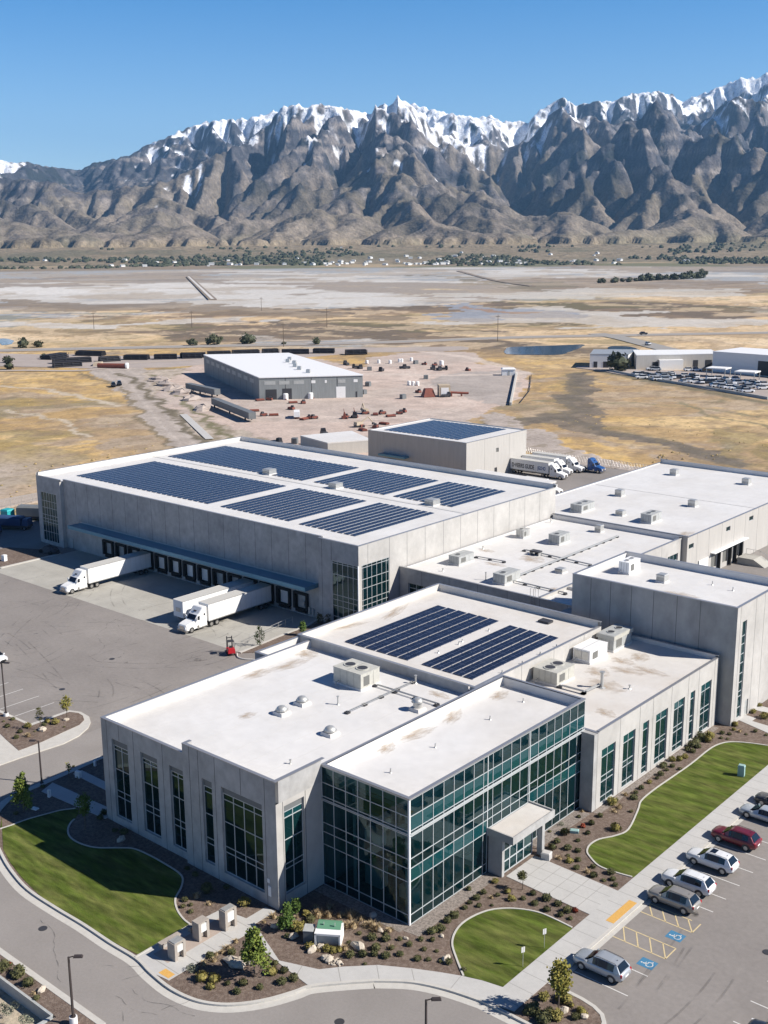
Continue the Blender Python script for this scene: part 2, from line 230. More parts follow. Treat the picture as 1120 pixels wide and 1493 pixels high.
def attr_mat(name, fine=.25, fscale=.08, bump=0.0, bscale=.02, rough=.95, fine2=0.0, fscale2=1.0):
    """colour from the mesh's own albedo attribute with finer noise on top"""
    m = mat(name, (.5, .5, .5), rough=rough, spec=.1, amt=fine, scale=fscale, bump=bump, bscale=bscale, detail=8, amt2=fine2, scale2=fscale2)
    t = m.node_tree; a = t.nodes.new('ShaderNodeAttribute'); a.attribute_name = 'albedo'
    mix = [n for n in t.nodes if n.type == 'MIX'][0]; t.links.new(a.outputs['Color'], mix.inputs[6]); return m
def glassy(name, tint, body, rough=.02, refl=1.0, see=0.6):
    """window glass: coloured see-through share, dark body share and a clean mirror coat by Fresnel"""
    m = bpy.data.materials.new(name); m.use_nodes = True; t = m.node_tree; t.nodes.remove(t.nodes['Principled BSDF'])
    out = t.nodes['Material Output']; tr = t.nodes.new('ShaderNodeBsdfTransparent'); tr.inputs[0].default_value = (*tint, 1)
    df = t.nodes.new('ShaderNodeBsdfDiffuse'); df.inputs[0].default_value = (*body, 1); gl = t.nodes.new('ShaderNodeBsdfGlossy')
    gl.inputs['Roughness'].default_value = rough; gl.inputs[0].default_value = (refl*.72, refl*.95, refl, 1)
    m1 = t.nodes.new('ShaderNodeMixShader'); m1.inputs[0].default_value = see; t.links.new(df.outputs[0], m1.inputs[1]); t.links.new(tr.outputs[0], m1.inputs[2])
    fr = t.nodes.new('ShaderNodeFresnel'); fr.inputs[0].default_value = 1.55; m2 = t.nodes.new('ShaderNodeMixShader')
    t.links.new(fr.outputs[0], m2.inputs[0]); t.links.new(m1.outputs[0], m2.inputs[1]); t.links.new(gl.outputs[0], m2.inputs[2])
    t.links.new(m2.outputs[0], out.inputs[0]); return m
MT = dict(
 conc=mat('concrete_panel', (.395, .39, .38), amt=.17, scale=1.1, stretch=(1, 1, .8), amt2=.20, scale2=.25, bump=.004, bscale=14),
 conc2=mat('stained_concrete_panel', (.37, .365, .355), amt=.22, scale=.5, stretch=(1, 1, .6), amt2=.25, scale2=.12, bump=.004, bscale=14),
 conc_sunlit=mat('sunlit_concrete_panel', (.455, .44, .415), amt=.08, scale=1.1, stretch=(1, 1, .8), amt2=.14, scale2=.25, bump=.004, bscale=14),  # paler copy of conc for east faces, sunlight put into the colour
 joint=mat('joint_sealant', (.12, .12, .12)),
 tpo=mat('white_roof_membrane', (.655, .645, .63), rough=.6, col2=(.60, .58, .55), scale=.07, thr=(.42, .72), amt=.06, amt2=.05, scale2=.9),
 tpow=mat('weathered_roof_membrane', (.62, .595, .56), rough=.65, col2=(.54, .49, .43), scale=.10, thr=(.48, .78), amt=.05, amt2=.05, scale2=1.3),
 seam=mat('roof_seam', (.56, .55, .53)), stain=mat('roof_stain', (.45, .35, .25), amt=.4, scale=2.5),
 cap=mat('coping_metal', (.42, .42, .43), rough=.35, metal=.6), dark=mat('dark_metal', (.05, .05, .055), rough=.5),
 frame=mat('aluminium_frame', (.54, .57, .58), rough=.4, metal=.2), white=mat('white_paint', (.78, .78, .77), rough=.5, amt=.04, scale=2),
 metal=mat('galvanised_metal', (.52, .52, .50), rough=.4, metal=.5, amt=.1, scale=3), beigeu=mat('beige_unit_paint', (.48, .47, .42), rough=.5, amt=.12, scale=1.6),
 greyu=mat('grey_unit_paint', (.40, .41, .40), rough=.5, amt=.15, scale=2), louv=mat('louvre', (.16, .16, .15), rough=.6),
 pv=mat('solar_cell', (.012, .016, .034), rough=.2, spec=.35, coat=.08, amt=.35, scale=1.3), pvl=mat('solar_frame_line', (.16, .19, .27), rough=.4),
 spandrel=mat('spandrel_panel', (.16, .17, .175), rough=.5, amt=.1, scale=1),
 hall=glassy('hall_glass', (.34, .52, .55), (.006, .045, .052), see=.74), spg=glassy('spandrel_glass', (.4, .6, .6), (.008, .060, .068), see=.15),
 win=glassy('window_glass', (.3, .42, .42), (.006, .018, .020), see=.3), wing=glassy('green_window_glass', (.4, .55, .55), (.006, .034, .038), see=.35),
 inner=mat('interior_wall', (.30, .33, .33)), floor=mat('interior_floor', (.16, .18, .18), amt=.1, scale=.5),
 steelblue=mat('canopy_metal', (.12, .27, .37), rough=.45, metal=.2, amt=.05, scale=.5),
 hangar=mat('grey_metal_siding', (.25, .265, .265), rough=.6, stretch=(1, 1, .1), amt=.12, scale=2), hangroof=mat('white_metal_roof', (.78, .78, .78), rough=.5),
 tanw=mat('beige_metal_wall', (.46, .44, .41), rough=.7, stretch=(1, 1, .1), amt=.08, scale=2),
 rubber=mat('tyre_rubber', (.022, .022, .022), rough=.85), chrome=mat('chrome', (.6, .6, .6), rough=.2, metal=1.0),
 carglass=mat('car_glass', (.010, .014, .020), rough=.06, spec=.5, coat=.1), red=mat('red_plastic', (.45, .02, .03), rough=.3),
 lamp=mat('lamp_lens', (.7, .7, .7), rough=.15), grille=mat('grille', (.03, .03, .03), rough=.4),
 asphalt=mat('asphalt', (.262, .240, .222), rough=.9, col2=(.215, .196, .182), scale=.045, thr=(.36, .70), amt=.10, amt2=.10, scale2=2.0, detail=8, bump=.004, bscale=30),
 road=mat('road_asphalt', (.275, .254, .237), rough=.9, col2=(.235, .216, .20), scale=.06, thr=(.4, .7), amt=.06, amt2=.07, scale2=4),
 slab=mat('concrete_apron', (.40, .385, .345), rough=.85, col2=(.33, .315, .28), scale=.11, thr=(.4, .7), amt=.07, amt2=.06, scale2=2),
 walk=mat('concrete_walk', (.47, .46, .44), rough=.85, amt=.06, scale=.4, amt2=.05, scale2=3), walkj=mat('walk_joint', (.30, .29, .27)),
 kerb=mat('kerb_concrete', (.50, .48, .44), rough=.85, amt=.08, scale=1.5), pinkc=mat('pink_concrete', (.40, .33, .28), rough=.85, amt=.07, scale=1),
 mulch=mat('mulch', (.135, .098, .078), rough=1, col2=(.20, .155, .125), scale=3.2, thr=(.42, .62), amt=.35, amt2=.15, scale2=.3, bump=.05, bscale=9),
 gravel=mat('gravel', (.30, .26, .23), rough=1, col2=(.18, .155, .135), scale=5.0, thr=(.42, .6), amt=.3, bump=.05, bscale=9),
 lawn=mat('lawn_grass', (.078, .108, .018), rough=1, spec=.1, col2=(.130, .140, .040), scale=.6, thr=(.40, .66), amt=.35, amt2=.40, scale2=1.3, stretch=(.32, 1.3, 1), bump=.05, bscale=16),
 drygrass=mat('dry_grass', (.40, .30, .15), rough=1, spec=.1, col2=(.22, .19, .09), scale=.15, thr=(.5, .7), amt=.3, amt2=.2, scale2=1.0),
 sand=mat('sandy_soil', (.42, .36, .27), rough=1, col2=(.28, .23, .17), scale=1.1, thr=(.5, .7), amt=.25, bump=.15, bscale=1.5),
 yellow=mat('tactile_yellow', (.62, .36, .10), rough=.8, amt=.1, scale=5), paintw=mat('white_marking', (.62, .61, .58), amt=.15, scale=6),
 painty=mat('yellow_marking', (.62, .50, .28), amt=.15, scale=6), blue=mat('blue_marking', (.06, .20, .34), amt=.12, scale=5),
 yard=mat('pink_gravel_yard', (.50, .375, .315), rough=1, col2=(.43, .35, .30), scale=.02, thr=(.4, .65), amt=.07, amt2=.05, scale2=.3),
 yard2=mat('grey_gravel_yard', (.36, .31, .28), rough=1, col2=(.42, .36, .32), scale=.025, thr=(.45, .7), amt=.08, amt2=.06, scale2=.3),
 dirt=mat('dirt_track', (.40, .34, .29), rough=1, amt=.1, scale=.05, amt2=.1, scale2=.5), hwy=mat('highway_asphalt', (.30, .285, .265), rough=.9),
 mud=mat('dark_creek_bed', (.20, .165, .135), rough=1, col2=(.27, .22, .17), scale=.06, thr=(.4, .65), amt=.15),
 water=mat('pond_water', (.035, .055, .075), rough=.08, spec=.6),
 rock=mat('boulder', (.50, .44, .36), rough=.9, amt=.2, scale=3, bump=.03, bscale=6), wood=mat('tree_bark', (.13, .10, .075), amt=.2, scale=8),
 pole=mat('bronze_pole', (.05, .04, .038), rough=.5), green=mat('green_cabinet', (.12, .27, .17), rough=.5), pale=mat('pale_teal_box', (.28, .42, .40), rough=.6),
 rust=mat('rust_red', (.20, .065, .045), rough=.6, amt=.2, scale=1), blackp=mat('black_pipe', (.018, .018, .022), rough=.45), orange=mat('orange_paint', (.36, .10, .04), rough=.5),
 navy=mat('navy_tarp', (.03, .06, .14), rough=.5), blues=mat('blue_paint', (.02, .085, .26), rough=.35, coat=.4), teal=mat('teal_paint', (.03, .35, .38), rough=.4),
 stone=mat('stone_pillar', (.36, .32, .28), rough=.8, amt=.12, scale=3), sign=mat('sign_face', (.66, .66, .64), rough=.5), tan=mat('tan_box', (.46, .38, .28), rough=.7),
)
def leafm(name, c, c2, sc=3.0): return mat(name, c, rough=.75, spec=.2, col2=c2, scale=sc, thr=(.35, .65), amt=.3, amt2=.2, scale2=.7)
LM = dict(g=leafm('dark_green_leaves', (.060, .068, .028), (.125, .118, .050)), y=leafm('yellow_green_leaves', (.16, .15, .040), (.27, .22, .07)),
 t=leafm('dry_tuft', (.34, .26, .15), (.46, .36, .22)), s=leafm('olive_leaves', (.075, .082, .035), (.14, .125, .055)), r=leafm('red_leaves', (.22, .03, .02), (.30, .07, .03)),
 P=leafm('grey_green_leaves', (.18, .19, .13), (.26, .26, .19)), m=leafm('maple_leaves', (.085, .13, .025), (.19, .22, .04)), o=leafm('autumn_leaves', (.26, .21, .045), (.16, .17, .04)),
 c=leafm('column_leaves', (.05, .095, .02), (.10, .15, .03)), d=leafm('poplar_leaves', (.055, .065, .040), (.09, .095, .055), .3))

def stripes(m, per, amp, ang):
    t = m.node_tree; b = t.nodes['Principled BSDF']; src = b.inputs['Base Color'].links[0].from_socket
    g = t.nodes.new('ShaderNodeNewGeometry'); mp = t.nodes.new('ShaderNodeMapping'); mp.inputs['Rotation'].default_value = (0, 0, ang); w = t.nodes.new('ShaderNodeTexWave'); w.inputs['Scale'].default_value = 1/per; w.inputs['Distortion'].default_value = 2.5; w.inputs['Detail'].default_value = 3; w.inputs['Detail Scale'].default_value = .6
    t.links.new(g.outputs['Position'], mp.inputs[0]); t.links.new(mp.outputs[0], w.inputs['Vector']); r = t.nodes.new('ShaderNodeMapRange'); r.inputs[3].default_value = 1-amp; r.inputs[4].default_value = 1+amp; t.links.new(w.outputs['Fac'], r.inputs[0])
    c = t.nodes.new('ShaderNodeCombineColor'); [t.links.new(r.outputs[0], c.inputs[i]) for i in range(3)]; x = t.nodes.new('ShaderNodeMix'); x.data_type = 'RGBA'; x.blend_type = 'MULTIPLY'; x.inputs[0].default_value = 1
    t.links.new(src, x.inputs[6]); t.links.new(c.outputs[0], x.inputs[7]); t.links.new(x.outputs[2], b.inputs['Base Color'])
stripes(MT['lawn'], 7.0, .16, 1.35)
# ------------------------------------------------------------------ terrain
_TAB={}
class _RS:
    def __init__(s,seed):
        s.k=seed;s.i=0
    def tab(s):
        k=(s.k,s.i);s.i+=1
        if k not in _TAB: r=np.random.RandomState(s.k*131+s.i);_TAB[k]=(r.rand(256,256),r.rand(2)*256)
        return _TAB[k]
def fbm(x,y,seed=0,octv=5,gain=.5,lac=2.0,ridged=False):
    rs=_RS(seed);out=np.zeros_like(x,dtype=float);amp=1.;tot=0
    for o in range(octv):
        tab,(ox,oy)=rs.tab()
        X=x*lac**o+ox;Y=y*lac**o+oy
        xi=np.floor(X).astype(int);yi=np.floor(Y).astype(int);fx=X-xi;fy=Y-yi
        fx=fx*fx*(3-2*fx);fy=fy*fy*(3-2*fy);xi&=255;yi&=255;x1=(xi+1)&255;y1=(yi+1)&255
        n=(tab[xi,yi]*(1-fx)+tab[x1,yi]*fx)*(1-fy)+(tab[xi,y1]*(1-fx)+tab[x1,y1]*fx)*fy
        n=2*n-1
        if ridged:n=1-2*abs(n)
        out+=amp*n;tot+=amp;amp*=gain
    return out/tot
def erode(U,h0,dx,iters,dt,K):
    ny,nx=U.shape;N=nx*ny;h=h0.copy()
    idx=np.arange(N).reshape(ny,nx)
    offs=[(-1,-1),(-1,0),(-1,1),(0,-1),(0,1),(1,-1),(1,0),(1,1)]
    bnd=np.zeros((ny,nx),bool);bnd[0,:]=True
    for it in range(iters):
        hp=np.pad(h,1,mode='constant',constant_values=1e9);best=np.zeros((ny,nx));rec=idx.copy();L=np.ones((ny,nx))*dx
        for dy,dx_ in offs:
            hn=hp[1+dy:1+dy+ny,1+dx_:1+dx_+nx];l=dx*np.hypot(dy,dx_);s=(h-hn)/l
            m=s>best;best[m]=s[m];rec[m]=(idx+dy*nx+dx_)[m];L[m]=l
        rec[bnd]=idx[bnd];rec=rec.ravel();L=L.ravel()
        # depth levels by pointer propagation
        order=np.argsort(h.ravel(),kind='stable')
        r=rec.tolist();o=order.tolist();lev=[0]*N
        for i in o:
            j=r[i]
            if j!=i: lev[i]=lev[j]+1
        lev=np.array(lev);so=np.argsort(lev,kind='stable');cnt=np.bincount(lev);st=np.concatenate([[0],np.cumsum(cnt)])
        A=np.full(N,dx*dx)
        for k in range(len(cnt)-1,0,-1):
            s_=so[st[k]:st[k+1]];np.add.at(A,rec[s_],A[s_])
        hf=h.ravel()+dt*U.ravel();hf[bnd.ravel()]=0
        F=K*dt*np.sqrt(A)/L
        for k in range(1,len(cnt)):
            s_=so[st[k]:st[k+1]];hf[s_]=(hf[s_]+F[s_]*hf[rec[s_]])/(1+F[s_])
        h=hf.reshape(ny,nx)
        # hillslope: limit slopes a bit
        hp=np.pad(h,1,mode='edge');lap=(hp[:-2,1:-1]+hp[2:,1:-1]+hp[1:-1,:-2]+hp[1:-1,2:]-4*h)
        h=h+.009*lap;h[0]=0
    return h
FX, FY = FH.x/math.hypot(FH.x, FH.y), FH.y/math.hypot(FH.x, FH.y)      # level forward direction of the view
def grid_mesh(name, X, Y, Zz, colr, m):
    ny, nx = X.shape; me = bpy.data.meshes.new(name); me.vertices.add(nx*ny)
    me.vertices.foreach_set('co', np.stack([X, Y, Zz], -1).astype(np.float32).ravel())
    i = np.arange(nx*ny).reshape(ny, nx); q = np.stack([i[:-1, :-1], i[:-1, 1:], i[1:, 1:], i[1:, :-1]], -1).reshape(-1, 4)
    n = len(q); me.loops.add(n*4); me.loops.foreach_set('vertex_index', q.ravel().astype(np.int32))
    me.polygons.add(n); me.polygons.foreach_set('loop_start', (np.arange(n)*4).astype(np.int32))
    me.update(calc_edges=True)
    a = me.color_attributes.new('albedo', 'FLOAT_COLOR', 'POINT')
    c = np.concatenate([colr, np.ones(colr.shape[:2]+(1,))], -1).astype(np.float32); a.data.foreach_set('color', c.ravel())
    me.materials.append(m); me.polygons.foreach_set('use_smooth', [True]*n)
    o = bpy.data.objects.new(name, me); COL.objects.link(o); return tag(o, kind='structure')
def sst(x, a, b): t = np.clip((x-a)/(b-a), 0, 1); return t*t*(3-2*t)
def mixn(a, b, t): t = t[..., None]; return a*(1-t)+np.array(b)*t
# ---- the plain: one sheet from under the camera to the horizon
th = np.concatenate([np.radians(np.arange(-180, -34, 4.)), np.radians(np.arange(-32, 32.05, .1)), np.radians(np.arange(34, 180.1, 4.))])
th[0], th[-1] = -math.pi, math.pi
inv = np.linspace(1/245., 1/6500., 430)
rr = np.concatenate([[6, 30, 60, 100, 150, 200, 215, 225], 1/inv, [9000, 13000, 18000]])
TH, RR = np.meshgrid(th, rr); b0 = math.atan2(FY, FX)
PX = CAM.x+RR*np.cos(b0-TH); PY = CAM.y+RR*np.sin(b0-TH); sL = RR*np.sin(TH); dF = RR*np.cos(TH)
N = lambda sc, sd, o=4, **k: fbm(PX/sc, PY/sc, sd, o, **k)
gold, straw, brown, dark, olive = (.53, .36, .15), (.57, .415, .22), (.26, .19, .13), (.13, .108, .088), (.155, .145, .075)
playa, pblue, dirt = (.47, .44, .40), (.30, .315, .33), (.35, .29, .24)
W1 = fbm(PX/170, PY/170, 71, 5)*60; W2 = fbm(PX/170, PY/170, 72, 5)*60            # domain warp: ragged, streaky patches
M = lambda sc, sd, o=6, g=.62: fbm((PX+W1)/sc, (PY+W2)/sc, sd, o, gain=g)*1.45
c = np.ones(PX.shape+(3,))*np.array(gold)
c = mixn(c, straw, sst(M(60, 1), -.1, .25)); c = mixn(c, brown, sst(M(48, 3), .16, .30)*.45); c = mixn(c, dirt, sst(M(70, 2), .22, .34)*.7); c = mixn(c, (.40, .27, .13), sst(M(16, 24), .02, .22)*.6)
c = mixn(c, olive, sst(M(60, 4), .24, .34)*.5); c = mixn(c, brown, sst(fbm(PX/6, PY/6, 14, 5)*1.4, .05, .3)*.5)
lf = sst(-sL, 70, 110)*(1-sst(RR+N(40, 17)*40, 325, 350)); c = mixn(c, (.42, .355, .30), lf*.92)  # bare pale ground left of the warehouse
wv = RR+N(500, 5, 4)*200
mid = sst(wv, 640, 760)                                                        # wet meadow bands
cm = np.ones(c.shape)*np.array((.58, .43, .26)); far_ = sst(RR, 820, 1050)
nb = M(300, 6); cm = mixn(cm, brown, sst(nb+far_*.14, .20, .26)*.85); cm = mixn(cm, dark, sst(nb+far_*.08, .22, .27)*.85); cm = mixn(cm, (.66, .53, .37), sst(-nb, .10, .22)*.7)
nb2 = M(240, 8); cm = mixn(cm, playa, sst(nb2+far_*.10, .17, .21)); cm = mixn(cm, pblue, sst(nb2+far_*.05, .24, .28)*.9); cm = mixn(cm, olive, sst(M(140, 9), .26, .36)*.5)
cm = mixn(cm, brown, sst(M(34, 18), .06, .2)*.5); cm = mixn(cm, (.64, .50, .34), sst(M(28, 25), .1, .25)*.5)
c = c*(1-mid[..., None])+cm*mid[..., None]
edge = 1180+sst(sL, -100, 420)*200+sst(sL, 420, 900)*1100
pl = sst(RR+M(420, 10, 5)*520, edge-30, edge+30)                                # the salt flat
cp = np.ones(c.shape)*np.array(playa); npl = M(420, 11)
cp = mixn(cp, (.52, .50, .47), sst(npl, .02, .12)); cp = mixn(cp, pblue, sst(-npl, .04, .14)*.85); nd = M(330, 12); cp = mixn(cp, (.24, .195, .155), sst(nd, .08, .16)*.75); cp = mixn(cp, (.36, .30, .235), sst(M(120, 20), .06, .18)*.6)
c = c*(1-pl[..., None])+cp*pl[..., None]
fl = sst(RR+N(500, 13)*90, 2600, 2740)                                          # fields at the foot of the mountains
cf = np.ones(c.shape)*np.array((.25, .20, .145)); cf = mixn(cf, (.17, .165, .10), sst(N(260, 15), .05, .25)); cf = mixn(cf, (.36, .28, .18), sst(N(300, 16), .1, .3))
c = c*(1-fl[..., None])+cf*fl[..., None]
PZ = -1.0*(1-sst(RR, 215, 225))+sst(RR, 215, 225)*(1-sst(RR, 330, 350))*-.45+sst(RR, 330, 350)*(1-sst(RR, 900, 1200))*(fbm(PX/35, PY/35, 21, 4)*.12-.14)
# worked ground painted into the same sheet, with ragged edges
def inpoly(poly, x, y):
    r = np.zeros(x.shape, bool); n = len(poly)
    for i in range(n):
        (x0, y0), (x1, y1) = poly[i], poly[(i+1) % n]
        if y0 == y1: continue
        r ^= ((y0 > y) != (y1 > y)) & (x < (x1-x0)*(y-y0)/(y1-y0)+x0)
    return r
def dline(pts, x, y):
    d = np.full(x.shape, 1e9)
    for (x0, y0), (x1, y1) in zip(pts, pts[1:]):
        L = (x1-x0)**2+(y1-y0)**2; t = np.clip(((x-x0)*(x1-x0)+(y-y0)*(y1-y0))/L, 0, 1); d = np.minimum(d, np.hypot(x-x0-t*(x1-x0), y-y0-t*(y1-y0)))
    return d
rows = np.where((rr > 205) & (rr < 900))[0]; r0, r1 = rows[0], rows[-1]+1
gx_, gy_ = PX[r0:r1], PY[r0:r1]; nz = lambda sc, sd, o=4: fbm(gx_/sc, gy_/sc, sd, o); wx_ = gx_+nz(14, 81)*6+nz(3.5, 83)*2.5; wy_ = gy_+nz(14, 82)*6+nz(3.5, 84)*2.5
cs = c[r0:r1]
def paint_(mask, col, k=1.0):
    global cs; cs = cs*(1-(mask*k)[..., None])+np.array(col)*(mask*k)[..., None]
f1, f2 = nz(30, 85), nz(6, 86, 5)
slope = inpoly([(-400, 262), (-380, 300), (-365, 272), (-321, 227), (-268, 194), (-231, 183), (-186, 168), (-150, 160), (-170, 120), (-226, 165), (-285, 200), (-345, 235)], wx_, wy_)*1.
paint_(slope, (.40, .34, .28)); paint_(slope*sst(f2, .0, .3), (.24, .20, .15), .8); paint_(slope*sst(-f2, .1, .35), (.50, .43, .36), .7)
yd = inpoly(smoothp(D['yard'], 3, True), wx_, wy_)*1.; paint_(yd, (.49, .395, .34)); paint_(yd*sst(f1, .0, .3), (.44, .375, .33), .8); paint_(yd*sst(-f1, .15, .35), (.55, .45, .39), .7); paint_(yd*sst(f2, .1, .35), (.38, .31, .27), .45)
yk = inpoly(smoothp(D['yard_dark'], 3, True), wx_, wy_)*1.; paint_(yk, (.38, .335, .305)); paint_(yk*sst(f1, .05, .3), (.31, .275, .25), .6)
ring = dline([(-300, 360), (-262, 320), (-240, 300), (-215, 290), (-196, 272), (-190, 250), (-200, 225), (-240, 205), (-290, 215)], gx_+nz(25, 87)*6, gy_); paint_(sst(-ring, -5, -3.5)*(.5+.5*np.cos(ring*2.4)), (.56, .47, .41), .75)
ring = dline([(-330, 300), (-290, 330), (-262, 345), (-240, 372), (-300, 415), (-350, 430)], gx_+nz(25, 88)*6, gy_); paint_(sst(-ring, -4, -3), (.55, .47, .41), .7)
dr = inpoly(smoothp(D['dirtroad'], 3, True), wx_, wy_)*1.; rut = dline([(-405, 272), (-345, 240), (-262, 188), (-200, 150), (-170, 130)], gx_, gy_); paint_(dr, (.38, .33, .29)); paint_(dr*sst(np.cos(rut*1.5+nz(40, 89)*2), .2, .9), (.46, .405, .36), .6); paint_(dr*sst(f2, .15, .4), (.30, .26, .225), .5)
for ln, w_, col in (([(-390, 258), (-330, 225), (-285, 200), (-226, 165), (-195, 150)], 1.6, (.13, .11, .07)), ([(-374, 262), (-318, 232), (-250, 190), (-200, 160)], 1.3, (.16, .15, .08)), ([(-410, 246), (-345, 222), (-300, 196), (-240, 160), (-205, 140)], 1.0, (.20, .16, .10)),
        ([(-560, 150), (-440, 190), (-350, 200), (-300, 190)], 1.8, (.50, .43, .34)), ([(-420, 120), (-350, 150), (-300, 160), (-250, 140)], 1.4, (.48, .41, .32)), ([(-210, 400), (-190, 385), (-150, 366), (-118, 350), (-80, 330)], 3.0, (.17, .15, .10)), ([(-185, 300), (-150, 316), (-120, 318), (-90, 305), (-60, 300)], 1.1, (.24, .21, .13)), ([(-140, 330), (-110, 300), (-80, 290), (-40, 270)], 1.2, (.22, .19, .12))):
    d_ = dline(ln, wx_, wy_); paint_(sst(-d_, -w_*1.6, -w_*.6), col, .85)
ck_ = np.maximum(inpoly(smoothp([(-163, 240), (-160, 262), (-154, 272), (-160, 285), (-172, 300), (-192, 338), (-219, 385), (-212, 388), (-186, 342), (-162, 306), (-142, 284), (-134, 262), (-122, 252), (-106, 246), (-84, 240), (-66, 228), (-80, 224), (-104, 238), (-120, 242), (-141, 248), (-148, 256), (-152, 246)], 3, True), wx_+nz(9, 90)*5, wy_+nz(9, 91)*5)*1., 0)
cd_ = dline([(-163, 244), (-160, 262), (-156, 284), (-172, 302), (-206, 362), (-219, 385)], wx_, wy_); cd2 = dline([(-160, 268), (-142, 262), (-122, 250), (-100, 243), (-70, 227)], wx_, wy_)
paint_(sst(-np.minimum(cd_, cd2), -9, -5)*sst(f2, -.2, .1), (.27, .21, .11), .7); paint_(ck_, (.20, .165, .13), .95); paint_(ck_*sst(f2, .0, .25), (.13, .11, .09), .8); paint_(sst(-np.minimum(cd_, cd2), -4.5, -2.5), (.15, .13, .105), .85)
sr_ = inpoly(smoothp([(-150, 221), (-124, 205), (-100, 200.5), (-60, 198.5), (40, 198), (40, 206), (-62, 206), (-92, 208), (-112, 216), (-128, 226), (-146, 242), (-175, 262), (-180, 252), (-158, 238)], 3, True), wx_, wy_)*1.; paint_(sr_, (.40, .345, .305)); paint_(sr_*sst(f2, .1, .3), (.32, .275, .24), .6)
paint_(sst(nz(2.2, 92, 3), .15, .5)*(1-yd)*(1-dr), (.20, .165, .10), .45)
fm_ = None
c[r0:r1] = cs; rows2 = np.where((rr > 560) & (rr < 2300))[0]; q0, q1 = rows2[0], rows2[-1]+1; gx2, gy2 = PX[q0:q1], PY[q0:q1]
n2_ = lambda sc, sd, o=5: fbm(gx2/sc, gy2/sc, sd, o); ax, ay = gx2+n2_(110, 93)*110+n2_(26, 95)*26, gy2+n2_(110, 94)*110+n2_(26, 96)*26; keep = cs; cs = c[q0:q1]; g2 = n2_(60, 97)
for pl_y, col, k_ in (([(-518, 664), (-536, 764), (-515, 855), (-423, 804), (-343, 727), (-315, 647), (-354, 604), (-421, 587), (-461, 559), (-513, 590)], (.50, .47, .43), .9), ([(-567, 684), (-602, 771), (-625, 855), (-565, 822), (-501, 787), (-451, 752), (-437, 662), (-445, 611), (-497, 620)], (.27, .29, .33), .9), ([(-576, 762), (-589, 806), (-554, 789), (-528, 733), (-536, 717)], (.30, .20, .14), .9),
        ([(-1093, 618), (-963, 635), (-827, 649), (-688, 662), (-578, 666), (-607, 582), (-737, 569), (-859, 547), (-934, 523)], (.21, .165, .12), .8), ([(-719, 446), (-719, 505), (-650, 495), (-610, 454), (-644, 413)], (.52, .49, .45), .9), ([(-940, 1296), (-969, 1523), (-593, 1491), (-483, 1230), (-637, 1158), (-780, 1166)], (.22, .17, .125), .75), ([(-1293, 1569), (-1129, 1478), (-905, 1316), (-735, 1193), (-734, 1099), (-887, 1208)], (.20, .175, .13), .8),
        ([(-1500, 700), (-1250, 900), (-1100, 860), (-1300, 640)], (.60, .58, .55), .8), ([(-1400, 1000), (-1180, 1120), (-1050, 1050), (-1200, 930)], (.60, .58, .55), .7), ([(-760, 1000), (-700, 1180), (-560, 1260), (-520, 1100), (-640, 980)], (.52, .50, .46), .7)):
    m_ = inpoly(smoothp(pl_y, 3, True), ax, ay)*1.; paint_(m_, col, k_); paint_(m_*sst(g2, .05, .25), (.40, .33, .25), .45)
c[q0:q1] = cs; fm = np.clip(yd+yk+dr+sr_, 0, 1); PZ[r0:r1] = PZ[r0:r1]*(1-fm)+np.where(RR[r0:r1] > 300, -.02, -.3)*fm
grid_mesh('ground', PX, PY, PZ, c, attr_mat('ground_soil', .24, .9, fine2=.20, fscale2=.13))
